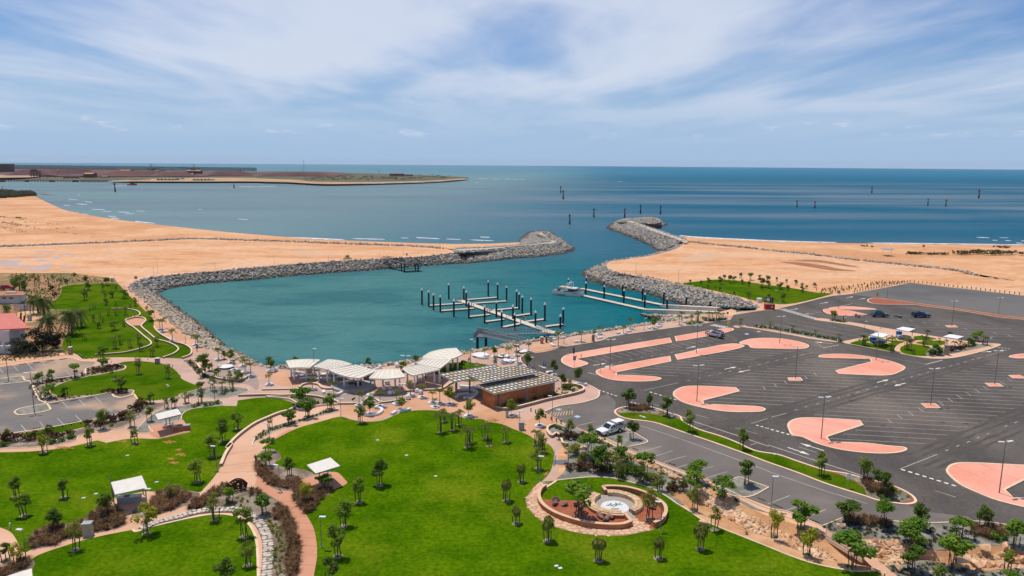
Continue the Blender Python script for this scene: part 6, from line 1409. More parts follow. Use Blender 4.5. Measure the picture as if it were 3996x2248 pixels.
# ================================================================ LAMPS, SIGNS, BOLLARDS
def lamp(label,tile,x,by,ty,arms=1,dbl=False,rz=.0,group='park lamps',dark=False,z0=.0,thin=False):
	p=G(P(tile,x,by),z0);h=height_at(p,P(tile,x,ty)[1]);r=root('lamp_post',p,rz,label,'lamp post',group)
	rad=.045 if thin else (.07 if h>6 else .05)
	MB().tube([(0,0,0),(0,0,h*.5),(0,0,h)],[rad*1.25,rad,rad*.75],7).build('pole',M_lampgrey,r)
	if thin:return r
	MB().box((0,0,.03),(.35,.35,.06)).build('base_plate',M_grey,r)
	if dbl:
		for s in (-1,1):MB().bar((s*.25,0,h+.02),(s*1.15,0,h+.10),.38,.10).build('lamp_head',M_lamphead,r)
	else :MB().bar((-.1,0,h+.02),(.7 if arms>0 else -.8,0,h+.05),.34,.09).build('lamp_head',M_lamphead,r)
	return r
TALL=[('H',537,1325,905,'tall double lamp on the large notched pink island near the give way line'),('H',1637,985,618,'tall double lamp on the small pink square in the middle of the car park'),('H',278,720,395,'tall double lamp on the small pink square left of the striped bays'),('H',1088,533,250,'tall lamp on the curled pink island before the rest area'),('H',2280,778,438,'tall double lamp on the right-hand small pink square'),('H',119,365,92,'tall double lamp on the rounded pink island below the hedge'),('D',2325,620,100,'tall double lamp on the pink island at the right edge'),('G',978,633,325,'tall lamp on the long hooked pink island'),('K',1848,1238,955,'tall lamp on the second long pink island'),('G',1852,948,585,'tall double lamp on the pink island above the grass median'),('L',712,795,632,'tall lamp between the two far pink islands'),('L',1197,692,545,'tall lamp on the red gravel median'),('L',2318,850,678,'tall lamp at the right end of the red gravel median'),('L',1850,962,712,'tall double lamp on the far small pink square'),('E',85,730,388,'tall lamp in the west car park beside the pale verge'),('E',347,1055,660,'tall double lamp on the kerbed grey bed of the west car park')]
for tl,x,b,t_,lab in TALL:lamp(lab,tl,x,b,t_,1,True,R(10),'car park lamps')
SMALL=[('A',2182,378,145,'slim lamp at the curved wall end on the west lawn'),('A',1487,850,572,'slim lamp beside the west lawn shelter'),('A',265,1302,985,'slim lamp beside the bottom left path'),('B',655,1155,852,'slim lamp on the central lawn beside the salmon path'),('B',237,585,335,'slim lamp in the bed left of the central lawn shelter'),('C',265,490,245,'slim lamp at the handrail crossing on the lawn'),('C',1488,990,705,'slim lamp at the circle garden wall'),('D',32,780,448,'slim lamp at the service lane footpath'),('G',398,1178,892,'slim lamp by the hatched bay beside the building'),('G',70,1165,1042,'slim lamp beside the grey bin enclosure'),('G',217,615,503,'slim lamp at the road bend behind the building'),('F',852,1105,915,'slim lamp at the top of the central lawn'),('F',130,1305,1167,'slim lamp in the planted strip beside the path'),('F',448,800,680,'slim lamp before the leftmost canopy'),('F',780,1010,843,'slim lamp behind the planted bed below the canopies'),('F',2152,640,322,'tall slim lamp at the small plaza lawn'),('F',1502,560,487,'slim double lamp on the shore behind the middle canopy'),('F',585,690,415,'tall camera mast behind the leftmost canopy'),('K',517,1137,945,'slim lamp on the promenade near the finger pontoon'),('G',1322,228,108,'slim lamp on the promenade before the ramp'),('F',1470,905,770,'slim lamp under the palms before the middle canopy'),('L',66,760,603,'slim lamp behind the notice board'),('K',1240,430,307,'left thin lamp on the eastern sand bank path'),('K',1667,527,393,'right thin lamp on the eastern sand bank path'),('E',1868,380,283,'slim lamp on the western promenade wall'),('H',972,235,140,'slim lamp behind the rest area paths'),('E',2160,940,762,'slim lamp in the trees beside the plaza path'),('E',2135,640,515,'slim lamp in the promenade planting bed'),('I',1255,620,550,'thin lamp at the top of the western promenade'),('I',1395,740,665,'thin lamp on the western promenade beside the north lawn'),('I',1553,870,795,'thin lamp at the promenade palms'),('c',785,1440,1020,'slim lamp before the stepped canopies')]
for q_i,(tl,x,b,t_,lab) in enumerate(SMALL):lamp(lab,tl,x,b,t_,1 if q_i%2 else -1,lab.startswith('slim double'),R(-8))
for tl,x,b,t_,lab in (('I',1547,440,365,'short thin post on the sand flat near the basin corner'),('I',1587,428,292,'tall thin post on the sand flat near the basin corner'),('I',2163,390,310,'thin post on the far revetment path, first after the corner'),('J',182,352,272,'thin post on the far revetment path, second after the corner'),('J',727,305,235,'thin post on the far revetment path, before the earth mound'),('J',1237,265,203,'thin post left of the dark jetty'),('J',1482,242,130,'tall thin post behind the dark jetty'),('O',1731,757,673,'thin post at the root of the eastern breakwater'),('O',277,640,588,'thin post on the western breakwater head'),('O',1369,500,468,'thin post on the eastern breakwater head'),('K',2140,640,500,'thin pole in the eastern lawn'),('I',573,865,735,'white flagpole beside the coconut palms'),('I',1155,520,460,'thin post behind the north lawn cabinet'),('L',650,640,560,'thin post at the overflow lot gate')):
	lamp(lab,tl,x,b,t_,thin=True,group='thin posts')
def sign(label,tile,x,by,ty,m,w=.6,h=.9,rnd_=False):
	p=G(P(tile,x,by));H_=height_at(p,P(tile,x,ty)[1]);r=root('road_sign',p,R(4),label,'sign','road signs')
	MB().tube([(0,0,0),(0,0,H_)],.04,6).build('post',M_lgrey,r)
	if rnd_:MB().tube([(0,-.05,H_-w/2),(0,-.09,H_-w/2)],w/2,16).build('disc',m,r)
	else :MB().box((0,-.06,H_-h/2),(w,.04,h)).build('plate',m,r)
	return r,H_
M_sblue=pm('sign_blue',(.01,.10,.36));M_swhite=pm('sign_white',(.80,.80,.80));M_syel=pm('sign_yellow',(.78,.72,.02));M_samb=pm('sign_amber',(.72,.40,.02))
for lab,tl,x,b,t_ in (('blue trailer direction sign beside the road bend','G',322,648,543),('blue trailer direction sign on the first pink island','G',621,598,488)):
	r,H_=sign(lab,tl,x,b,t_,M_sblue,.62,1.0);MB().box((.02,-.09,H_-.25),(.34,.02,.16)).build('pictogram',M_swhite,r);MB().box((0,-.09,H_-.68),(.07,.02,.34)).build('pictogram',M_swhite,r);MB().box((0,-.09,H_-.52),(.2,.02,.06)).build('pictogram',M_swhite,r)
for lab,tl,x,b,t_ in (('round yellow pedestrian crossing sign by the first pink island end','G',2172,205,138),('round yellow pedestrian crossing sign at the ramp palm bed','G',1908,170,87)):
	r,H_=sign(lab,tl,x,b,t_,M_syel,.95,.9,True);MB().box((0,-.11,H_-.5),(.12,.02,.4)).build('pictogram',M_black,r);MB().box((0,-.11,H_-.72),(.3,.02,.12)).build('pictogram',M_black,r);MB().box((0,-.11,H_-.22),(.14,.02,.12)).build('pictogram',M_black,r)
for lab,tl,x,b,t_,m,w,h in (('white speed sign at the left end of the grass median','G',1598,1190,1062,M_swhite,.5,.7),('white speed sign at the right end of the grass median','D',803,570,415,M_swhite,.6,.9),('amber and white sign on the red gravel median','k',1962,440,235,M_samb,.9,1.3),('small amber sign by the overflow lot gate','k',500,240,60,M_samb,.7,.8),('red round sign at the ramp crossing','G',2158,125,45,M_red,.6,.6),('white sign at the tip of the rest area','H',2232,375,288,M_swhite,.8,.8),('tall dark signpost on the first pink island','G',614,500,400,M_dark,.4,1.6),('grey signpost on the hooked pink island','G',884,665,560,M_grey,.2,.6),('small white sign beside the notice board','p',1035,500,290,M_lgrey,.5,1.0),('small white sign by the rest area hedge','H',778,145,85,M_swhite,.5,.7),('white sign on the rest area back path','H',1135,218,195,M_swhite,.4,.5),('small white sign at the near corner of the rest area','H',918,345,315,M_swhite,.5,.8)):
	sign(lab,tl,x,b,t_,m,w,h)
def bollard(label,tile,x,by,ty,m,group,rad=.09):
	p=G(P(tile,x,by));h=height_at(p,P(tile,x,ty)[1]);r=root('bollard',p,0,label,'bollard',group)
	MB().tube([(0,0,0),(0,0,h*.88)],rad,8).build('post',m,r);MB().tube([(0,0,h*.88),(0,0,h)],rad*1.05,8).build('head',M_lamphead,r)
LB=[('A',105,978,915,'at the left edge of the west lawn'),('A',576,125,72,'in the shrub bed above the west lawn'),('E',1052,1235,1185,'beside the shrubs below the west car park'),('E',1392,1082,1037,'behind the west car park shelter'),('E',1120,552,533,'on the path above the teardrop lawn, left one'),('E',1487,528,503,'on the path above the teardrop lawn, right one'),('E',1735,600,572,'at the top right of the teardrop lawn'),('E',1812,698,672,'at the right side of the teardrop lawn'),('D',515,1025,985,'on the service lane footpath'),('D',1172,1460,1415,'at the bottom of the bridge path')]
for tl,x,b,t_,lab in LB:bollard('short grey bollard light '+lab,tl,x,b,t_,M_lgrey,'bollard lights')
for k,(tl,x,b,t_) in enumerate((('G',185,1045,1005),('G',232,1065,1020),('G',333,1110,1065),('G',388,1130,1090),('G',440,1150,1105),('G',487,1170,1120))):bollard('%s dark timber bollard in the row beside the hatched bay'%ordinal(k,6),tl,x,b,t_,M_stake,'dark bollards by the hatched bay',.1)
for tl,x,b,t_,lab in (('G',565,1060,1003,'on the hatched accessible bay'),('G',557,487,457,'on the first pink island, left'),('G',639,512,475,'on the first pink island, middle'),('G',690,507,465,'on the first pink island, right')):bollard('yellow bollard '+lab,tl,x,b,t_,M_yellow,'yellow bollards',.09)
for k,(x,b,t_) in enumerate(((795,485,460),(808,497,470),(822,505,480),(870,518,495),(925,518,495),(985,518,500))):bollard('%s dark green bollard at the edge of the north lawn'%ordinal(k,6),'E',x,b,t_,M_stake,'green bollards by the north lawn',.09)
for k,(x,b,t_) in enumerate(((270,1270,1245),(370,1252,1228),(540,1222,1198),(630,1205,1180),(718,1188,1165),(810,1172,1150))):bollard('%s dark green bollard along the lower edge of the west car park'%ordinal(k,6),'E',x,b,t_,M_stake,'green bollards by the west car park',.09)
# timber posts round the overflow lot
fp_=[G(P('L',x,y)) for x,y in ((870,625),(1350,530),(1430,518),(2000,583),(2576,650),(3000,700))];pts=resample(fp_[:3],22)+resample(fp_[2:],34)[1:]
npst=len(pts)
for k,p in enumerate(pts):
	r=root('fence_post',p,0,'short timber post on the %s side of the overflow lot, %s'%(('west',ordinal(k,22)) if k<22 else ('sea',ordinal(k-22,npst-22))),'post','timber posts round the overflow lot')
	MB().box((0,0,.45),(.2,.2,.9)).build('shaft',M_timber,r);MB().box((0,0,.93),(.16,.16,.06)).build('chamfered_top',M_timber,r)
# drain covers in the lawns
for k,(tl,x,y,lab) in enumerate((('A',965,620,'pale drain cover left of the west lawn shelter'),('A',840,662,'small white drain cover on the west lawn'),('A',1575,502,'pale drain strip right of the west lawn shelter roof'),('A',1280,234,'pale drain strip high on the west lawn'),('B',1220,80,'pale drain cover high on the central lawn'),('B',1510,233,'pale drain cover in the middle of the central lawn'),('B',1803,443,'pale drain cover right of the middle of the central lawn'),('C',440,1345,'left of two pale drain covers below the circle garden'),('C',480,1368,'right of two pale drain covers below the circle garden'),('e',2145,680,'left of three pale drain covers on the grass median'),('e',2240,708,'middle of three pale drain covers on the grass median'),('e',2310,735,'right of three pale drain covers on the grass median'),('E',1680,775,'upper of two pale drain covers on the teardrop lawn'),('E',1690,790,'lower of two pale drain covers on the teardrop lawn'),('D',70,222,'pale cover at the top edge of the grass median'))):
	zt=.14 if tl in 'e' or (tl=='D') else .05
	r=root('drain_cover',G(P(tl,x,y),zt),.3,lab,'drain cover');MB().box((0,0,0),(.44,.32,.06)).build('lid',M_lamphead,r);MB().box((0,0,-.005),(.5,.38,.05)).build('rim',M_lgrey,r)
# ================================================================ PEOPLE
def person(label,p,rz,skin_c,top_c,leg_c,h=1.72,bend=.0):
	r=root('person',p,rz,label,'person')
	V=[(0,0,.93),(0,0,1.15),(0,0,1.40),(0,0,1.50),(0,.02,1.62),(0,.03,1.72),(.10,0,.90),(.12,.06,.50),(.12,-.02,.08),(.13,.14,.04),(-.10,0,.90),(-.12,-.06,.50),(-.12,-.16,.10),(-.13,-.02,.05),(.19,0,1.40),(.26,.02,1.13),(.25,.14,.92),(-.19,0,1.40),(-.26,-.02,1.13),(-.25,.06,.90)]
	E_=[(0,1),(1,2),(2,3),(3,4),(4,5),(0,6),(6,7),(7,8),(8,9),(0,10),(10,11),(11,12),(12,13),(2,14),(14,15),(15,16),(2,17),(17,18),(18,19)]
	rad=[.14,.14,.15,.06,.10,.09,.10,.075,.05,.04,.10,.075,.05,.04,.075,.05,.035,.075,.05,.035]
	me=bpy.data.meshes.new('body');me.from_pydata(V,E_,[]);o=link('body',me,r);
	md=o.modifiers.new('skin','SKIN');sv=me.skin_vertices[0].data
	for k,q in enumerate(rad):sv[k].radius=(q,q*.85)
	sv[0].use_root=True;o.modifiers.new('sub','SUBSURF').levels=1;o.modifiers['sub'].render_levels=1
	m=bpy.data.materials.new('clothing');m.use_nodes=True;nd,lk=m.node_tree.nodes,m.node_tree.links
	tc_=nd.new('ShaderNodeTexCoord');s_=nd.new('ShaderNodeSeparateXYZ');lk.new(tc_.outputs['Object'],s_.inputs[0]);rp=nd.new('ShaderNodeValToRGB');rp.color_ramp.interpolation='CONSTANT'
	dv_=nd.new('ShaderNodeMath');dv_.operation='DIVIDE';dv_.inputs[1].default_value=1.8;lk.new(s_.outputs[2],dv_.inputs[0]);lk.new(dv_.outputs[0],rp.inputs[0])
	e=rp.color_ramp.elements;e[0].position=0;e[0].color=(*leg_c,1);e[1].position=.53;e[1].color=(*top_c,1);x=e.new(.82);x.color=(*skin_c,1)
	lk.new(rp.outputs[0],nd['Principled BSDF'].inputs['Base Color']);me.materials.append(m)
	MB().lathe((0,.02,1.68),[(.1,0),(.115,.05),(.08,.11),(.01,.13)],10).build('hair',pm('hair',(.02,.015,.012)),r)
person('person in dark clothes walking on the western promenade',G(P('E',1982,442)),.5,(.35,.2,.14),(.03,.03,.04),(.02,.02,.03))
person('person in a hi-vis top and dark trousers under the stepped canopies',G(P('c',1358,915)),2.0,(.35,.2,.14),(.35,.50,.06),(.02,.02,.03))
# ================================================================ TREES AND PLANTS
def quad(mb,c,n,up,w,h):
	t=n.cross(up)
	t=t.normalized() if t.length>1e-4 else Vector((1,0,0));b=t.cross(n).normalized()
	mb.add([c-t*w*.5-b*h*.1,c-b*h*.5,c+t*w*.5-b*h*.1,c+b*h*.5],[(0,1,2,3)])
def cloud(seed,clumps,n,size,flat=.8,up=.9):
	rnd=random.Random(seed);mb=MB();tot=sum(r_**2 for _,r_ in clumps)
	for c,r_ in clumps:
		for _ in range(int(n*r_*r_/tot)+1):
			d=Vector((rnd.gauss(0,1),rnd.gauss(0,1),rnd.gauss(0,1))).normalized();rr_=r_*rnd.random()**.38
			p=Vector(c)+Vector((d.x*rr_,d.y*rr_,d.z*rr_*flat))
			nn=(d+Vector((rnd.gauss(0,.5),rnd.gauss(0,.5),rnd.gauss(up,.5)))).normalized()
			s=size*rnd.uniform(.7,1.35);quad(mb,p,nn,Vector((rnd.gauss(0,1),rnd.gauss(0,1),rnd.gauss(0,1))),s*.8,s*1.3)
	return mb
def clumps_round(rnd,n,z0,z1,R_):
	out=[]
	for k in range(n):
		t=rnd.random()*6.283;u=(k+.5)/n;z=z0+(z1-z0)*u;prof=math.sin(math.pi*(.12+.8*u));r_=R_*prof*rnd.uniform(.3,.85)
		out.append(((math.cos(t)*r_,math.sin(t)*r_,z),R_*rnd.uniform(.32,.55)))
	return out
def trunk_mesh(rnd,h,r0,branches=3,spread=.12,top=None):
	mb=MB();b=(rnd.gauss(0,.02),rnd.gauss(0,.02));mb.tube([(0,0,-.02),(b[0],b[1],h*.5),(b[0]*1.5,b[1]*1.5,h)],[r0*1.3,r0,r0*.7],6)
	for k in range(branches):
		t=k/branches*6.283+rnd.random();mb.tube([(b[0]*1.3,b[1]*1.3,h*.82),(b[0]+math.cos(t)*spread,b[1]+math.sin(t)*spread,h+(top or .22)*rnd.uniform(.7,1.1))],[r0*.6,r0*.25],4)
	return mb
VAR={}
def variants(kind,n,fn):
	if kind not in VAR:VAR[kind]=[fn(k) for k in range(n)]
	return VAR[kind]
def as_me(mb,name,m):me=mb.mesh(name);me.materials.append(m);return me
def frond(mb,rnd,base,az,L_,rise,droop,w,leaflets=12):
	pts=[]
	for k in range(leaflets+1):
		t=k/leaflets;out=L_*(t-.12*t*t);z=rise*t*L_-droop*L_*t*t
		pts.append(Vector(base)+Vector((math.cos(az)*out,math.sin(az)*out,z)))
	side=Vector((-math.sin(az),math.cos(az),0))
	for k in range(leaflets):
		a,b=pts[k],pts[k+1];t=(k+.5)/leaflets;ww=w*(math.sin(math.pi*min(1,.12+t*.9))**.7)
		for s in (-1,1):
			tip=a.lerp(b,.8)+side*s*ww+Vector((0,0,-ww*.75))+(b-a)*.6
			mb.add([a,b,tip],[(0,1,2)])
	return mb
def mk_S(k,m=None,dense=460,size=.050):
	rnd=random.Random(200+k);tr=trunk_mesh(rnd,.5,.012);return as_me(tr,'trunk',M_bark),as_me(cloud(300+k,clumps_round(rnd,11,.46,.93,.30+.03*(k%3)),int(dense*1.5),size*1.15),'crown',m)
def mk_D(k,m):
	rnd=random.Random(400+k);cl_=[]
	for q in range(8):
		t=q*2.4+rnd.random();r_=.36*rnd.uniform(.3,1);cl_.append(((math.cos(t)*r_,math.sin(t)*r_,rnd.uniform(.42,.92)),rnd.uniform(.15,.24)))
	cl_.append(((0,0,.88),.16));return as_me(trunk_mesh(rnd,.5,.016,4,.2),'trunk',M_bark),as_me(cloud(500+k,cl_,720,.085,.6,1.2),'crown',m)
def mk_W(k,m):
	rnd=random.Random(600+k);mb=MB();tr=MB()
	for c in range(3):
		t=c*2.09+rnd.random();bx_,by_=math.cos(t)*.10,math.sin(t)*.10;top=rnd.uniform(.84,.98)
		tr.tube([(bx_*.6,by_*.6,0),(bx_,by_,top*.8)],[.012,.008],5)
		for _ in range(110):
			a=rnd.random()*6.283;r0=.10*rnd.random()**.5;p=Vector((bx_+math.cos(a)*r0,by_+math.sin(a)*r0,top-rnd.random()*.12));L_=rnd.uniform(.16,.42)
			d=Vector((math.cos(a),math.sin(a),0))*rnd.uniform(.03,.10)
			q1,q2=p+d+Vector((0,0,-L_*.4)),p+d*1.25+Vector((0,0,-L_));sdv=Vector((-math.sin(a),math.cos(a),0))*.022
			mb.add([p-sdv,p+sdv,q1+sdv*1.2,q1-sdv*1.2,q2],[(0,1,2,3),(3,2,4)])
	return as_me(tr,'trunk',M_bark),as_me(mb,'crown',m)
def mk_P(k,m,n=9,trunk=.64,L_=.33,big=False):
	rnd=random.Random(700+k);mb=MB()
	for q in range(n):
		frond(mb,rnd,(0,0,trunk),q/n*6.283+rnd.uniform(-.3,.3),L_*rnd.uniform(.8,1.1),rnd.uniform(.7,1.5),rnd.uniform(.9,1.45),.11,14)
	tr=MB().tube([(0,0,0),(rnd.gauss(0,.01),0,trunk*.5),(0,0,trunk)],[.024,.018,.016],6);return as_me(tr,'trunk',M_bark),as_me(mb,'crown',m)
def mk_C(k):
	rnd=random.Random(800+k);mb=MB();ln=rnd.uniform(-.15,.15);top=(ln,.03,.68)
	for q in range(20):frond(mb,rnd,top,q/20*6.283*1.6+rnd.uniform(-.2,.2),.46*rnd.uniform(.75,1.1),rnd.uniform(-.2,1.2),rnd.uniform(.6,1.3),.12,14)
	for q in range(8):frond(mb,rnd,(top[0],top[1],.64),q/8*6.283,.28,-.6,1.6,.07,8)
	return as_me(MB().tube([(0,0,0),(ln*.3,0,.25),(ln*.8,.02,.5),top],[.04,.028,.024,.022],7),'trunk',M_bark),as_me(mb,'crown',M_coco)
def mk_big(k,m):
	rnd=random.Random(900+k);cl_=[]
	for q in range(22):
		d=Vector((rnd.gauss(0,1),rnd.gauss(0,1),rnd.gauss(0,1))).normalized()*rnd.uniform(.2,.5);cl_.append(((d.x*1.05,d.y*1.05,.5+d.z*.75),rnd.uniform(.13,.22)))
	return as_me(trunk_mesh(rnd,.4,.03,4,.2),'trunk',M_bark),as_me(cloud(950+k,cl_,1700,.055,.8,.5),'crown',m)
def mk_shrub(k,m,n=230,size=.14):
	rnd=random.Random(1000+k);cl_=[((rnd.gauss(0,.26),rnd.gauss(0,.26),rnd.uniform(.25,.75)),rnd.uniform(.2,.34)) for _ in range(7)]
	return as_me(cloud(1100+k,cl_,n,size,.9,.5),'foliage',m),as_me(MB().tube([(0,0,-.05),(.03,0,.45)],[.05,.03],5),'stem',M_bark)
KIND={'S':('round-crowned staked tree',lambda :variants('S',5,lambda k:mk_S(k,M_leaf)),True),'G':('dark-crowned staked tree',lambda :variants('G',4,lambda k:mk_S(k+10,M_leafd,560,.055)),True),'Y':('yellow-green staked tree',lambda :variants('Y',3,lambda k:mk_S(k+20,M_leafy)),True),'O':('slender olive-green tree',lambda :variants('O',4,lambda k:mk_S(k+30,M_leafo,330,.045)),True),'D':('dense broad-leaved tree',lambda :variants('D',5,lambda k:mk_D(k,M_leafb)),True),'K':('dark broad-leaved tree',lambda :variants('K',4,lambda k:mk_D(k+7,M_leafd)),True),'W':('weeping staked sapling',lambda :variants('W',5,lambda k:mk_W(k,M_leafo)),True),'P':('young staked palm',lambda :variants('P',5,lambda k:mk_P(k,M_palm)),True),'R':('white-ringed palm',lambda :variants('R',4,lambda k:mk_P(k+10,M_palm,9,.68,.40)),False),'T':('white-ringed light green tree',lambda :variants('T',4,lambda k:mk_S(k+40,M_leaf,520,.05)),False),'U':('white-ringed dark tree',lambda :variants('U',3,lambda k:mk_S(k+50,M_leafd,560,.05)),False),'X':('bare staked sapling',lambda :variants('X',2,lambda k:mk_S(k+60,M_leafo,30,.04)),True)}
M_ringm=pm('ring_mulch',(.30,.235,.165),(.38,.31,.23),2.0,(.16,.17,.05),1.2)
stake_me=as_me(MB().tube([(0,0,-.05),(0,0,1)],[.06,.055],5),'stake',M_stake)
disc_me=as_me(MB().lathe((0,0,0),[(1,0),(.9,.06),(.2,.12)],14),'mulch_ring',M_ringm)
TREES=[('on the west lawn','S A 165 650 445 S A 240 845 610 S A 645 662 465 S A 1985 502 275 S E 905 1390 1200 S E 1355 1365 1215 G E 2235 1345 1110 S E 2385 1225 1045 S A 2140 248 20'),('at the top left edge of the west lawn','Y A 440 208 30'),('beside the brown grasses of the west lawn','G A 1065 860 615 G A 555 1005 765 O A 760 1188 900 Y A 1475 1025 722 O A 1710 690 510'),('beside the shell sculpture','O A 2160 882 610 D A 2300 722 548'),('on the south-west lawn','S A 2455 1055 740 O A 2490 1345 1090 G A 2265 1560 1270'),('at the bottom left path','Y A 175 1335 1115 G A 60 1290 1110'),('along the left edge of the central lawn','G B 735 1520 1250 S B 820 1252 930 S B 880 948 690 S B 1030 706 455 G B 1238 538 285'),('around the shelter of the central lawn','D B 690 580 420 Y B 490 715 505 G B 335 445 255 D B 120 205 62 D B 110 352 190'),('beside the white stone edging','D B 75 830 622'),('on the central lawn round the circle garden','W C 85 500 320 W C 38 922 750 W C 350 1095 835 W C 865 1292 1060 W C 1465 1272 1055 W C 1885 1178 920 W B 2515 692 462'),('at the right edge of the central lawn','O C 2030 985 740 O C 1825 782 550 O C 258 372 150 O C 300 205 10'),('inside the circle garden','D C 660 852 520 O C 1375 882 560 X C 775 602 470'),('in the native garden above the circle garden','K C 880 400 140 D C 1090 300 140 O C 1070 470 270 D C 1325 420 205 K C 1290 510 330 O C 1480 592 430 D C 1850 500 275 D C 1815 605 400 D C 2110 662 445 D C 760 240 20 K C 1290 380 300 K C 830 330 190'),('in the small bay bed beside the service lane','G C 2340 535 270'),('on the grass median','G G 1165 1012 810 G G 1380 1022 865 G G 1540 1092 890 S G 1785 1252 1030 S G 2310 1432 1215 S D 540 442 205 S D 965 495 255 K D 1165 650 395 D D 1150 705 630'),('at the head of the native garden','G G 1195 1330 1130 S G 1068 1405 1280 S G 580 1285 1120 S G 780 1295 1170'),('beside the service lane footpath','D D 330 972 685 Y D 60 1052 785 Y D 400 1242 955 D D 850 1372 1020'),('in the bed below the main car park','K D 805 915 685 D D 1158 955 700 G D 1530 972 720 D D 1455 1130 850 G D 2170 985 735 D D 1925 1075 865 D D 2490 1165 885'),('in the lower right corner beds','D D 1450 1180 935 K D 1450 1395 1130 D D 1850 1352 1030 S D 2410 1402 1180 S D 1720 1530 1340 D D 2440 1560 1400'),('on the upper north lawn','O I 855 702 580 D I 890 602 510 O I 1035 617 520 D I 1075 552 465 D I 1128 676 595 D I 1065 752 680 O I 1060 690 620 O I 1165 597 545 D I 1250 682 590 O I 865 660 590 O I 1360 760 668 O I 1165 752 712 O I 1310 782 732'),('on the lower north lawn','P I 945 785 720 P I 910 805 742 P I 1010 872 787 P I 1090 856 762 P I 1170 855 755 P I 1262 850 740 O I 940 918 830 P I 1030 925 850 P I 1245 965 872 D I 1150 1002 905 D I 995 987 910 D I 1520 905 800 P I 1160 1185 1012 P I 1212 1145 1012 P I 1310 1175 1052 O I 1395 1142 1030 X I 855 1105 1020 O I 700 1165 1060 D I 1030 1292 1150 O I 1415 1215 1120 O I 1535 1268 1160 O I 1575 1168 1060 O I 1480 815 752'),('along the western promenade','R E 1610 220 95 R E 1635 245 88 R E 1735 340 188 R E 1965 378 248 R E 1990 398 258 R E 2197 525 378 T E 2320 560 420 R E 2355 630 500 R E 2440 590 475 R E 2465 650 482 R E 2522 690 528'),('on the teardrop lawn','D E 1050 605 495 O E 1392 668 505 O E 1695 708 565 X E 1150 720 660 K E 1215 852 700 D E 655 892 780'),('in the beds of the west car park','D E 500 912 770 D E 760 708 565 D E 400 762 650 D E 520 735 620'),('in the plaza corner bed','G E 2055 690 462 G E 2250 520 430 K E 2110 640 560 K E 2180 700 610 O E 2310 740 630 D E 2410 740 620'),('below the west car park','S E 1040 1225 1025 O E 1325 1202 1030 S E 1510 1145 985 O E 1680 1015 890 S E 1755 1015 892 D E 1520 962 850 S E 75 1335 1212 S E 495 1302 1175'),('along the path to the plaza','S E 2020 955 830 D E 2010 830 742 O E 1870 962 840 P E 2240 862 700 P E 2335 825 655 O E 2140 840 700'),('on the western half of the plaza','R F 130 777 650 U F 140 642 495 R F 565 822 675 R F 775 885 710 U F 1130 612 505 T F 400 660 488 T F 765 640 515'),('on the eastern half of the plaza','R F 1035 985 815 U F 1145 1072 890 R F 1245 997 810 R F 1412 970 800 T F 1460 1037 900 R F 1550 887 712 R F 1668 907 747 T F 1945 972 800 R F 1845 967 790 R F 1797 1002 898 T F 2135 1092 920 T F 1600 575 472 R F 1770 960 820 R F 1150 880 815'),('behind the stepped canopies','K F 1470 645 545 K F 2080 620 530 O F 2140 560 500 X F 2215 580 530 O F 2400 600 500'),('at the promenade corner near the gangway','R F 2298 505 395 U F 2395 497 390 R F 2480 562 445 R h 1068 1050 670 R h 1255 955 620 R h 1290 1140 740 R h 1570 870 590 O h 1545 1230 870 U h 2210 1450 1060'),('on the lawn below the plaza','P F 1850 1255 980 P F 1975 1235 1010 P F 2040 1185 980 P F 2120 1405 1130 P F 2300 1322 1115 X F 2340 1392 1180 P F 2510 1357 1165 S F 1045 1162 985 P F 2150 1360 1150 P F 1880 1150 970'),('in the beds below the plaza','D F 455 1005 795 D F 520 1102 890 D F 740 1025 850 D F 345 1172 1010 O F 140 1212 1100'),('beside the amenities building','U G 272 1192 1015 T d 1068 1205 895 G G 512 800 665 Y G 575 782 712 U G 660 772 600 P G 235 1382 1180 O G 285 1410 1250 U G 155 610 455'),('along the road promenade','R G 165 450 338 R G 690 348 218 R G 460 390 205 T G 820 290 228 R G 868 270 160 R G 1115 265 162 R G 1182 218 85 T G 1423 215 105 R G 1470 172 62 R G 1675 178 50 R G 1700 135 20'),('in the palm beds by the boat ramp','P G 1800 135 45 P G 1850 150 20 P G 1870 140 -5 P G 1975 130 8 P G 2010 140 15 P G 2050 138 5 P G 2085 130 30 P G 2120 125 25 P G 2290 200 78'),('along the hedge in the car park','P H 25 210 108 P H 245 255 150 P H 475 292 205 P H 710 348 232'),('in the rest area','P H 955 385 240 P H 975 388 245 P H 1240 445 240 P H 1250 440 350 P H 1390 425 255 P H 1420 430 290 P H 1460 470 385 P H 1565 390 250 P H 1600 330 190 P H 1580 400 300 P H 1440 250 165 D H 1690 480 360 P H 1720 355 290 P H 1790 390 300 P H 1870 440 300 P H 1930 400 310 K H 2030 390 305 D H 2100 340 232 P H 2165 380 250 P H 2200 385 260 K H 1640 490 425 K H 1730 480 430 D H 1830 290 238'),('at the far pink islands','D L 662 895 800 P L 765 915 830'),('on the eastern lawn','W K 1785 535 490 W K 1895 542 497 W K 1965 590 538 W K 2085 620 560 W K 2228 660 605 W K 2368 688 602 W K 2040 590 558 W K 2375 565 505 K K 2090 540 475 K K 2310 540 490 K K 2505 570 470 W L 10 690 630 W L 152 718 622 W L 200 608 545 K L 125 588 518 K L 345 620 560 W L 390 592 545 K K 2570 580 500 W K 2500 590 545'),('on the sand behind the eastern lawn','W K 2128 495 440 W K 2185 528 442 K K 2228 512 455 W K 2293 482 420 D K 2390 498 425 K K 2485 488 443 W K 2560 505 448 K K 1972 525 475 W L 88 512 462 W L 188 528 485 K L 282 548 492 D L 345 570 520 K L 472 572 522 W K 2080 510 455 W L 5 520 450'),]
NT=0
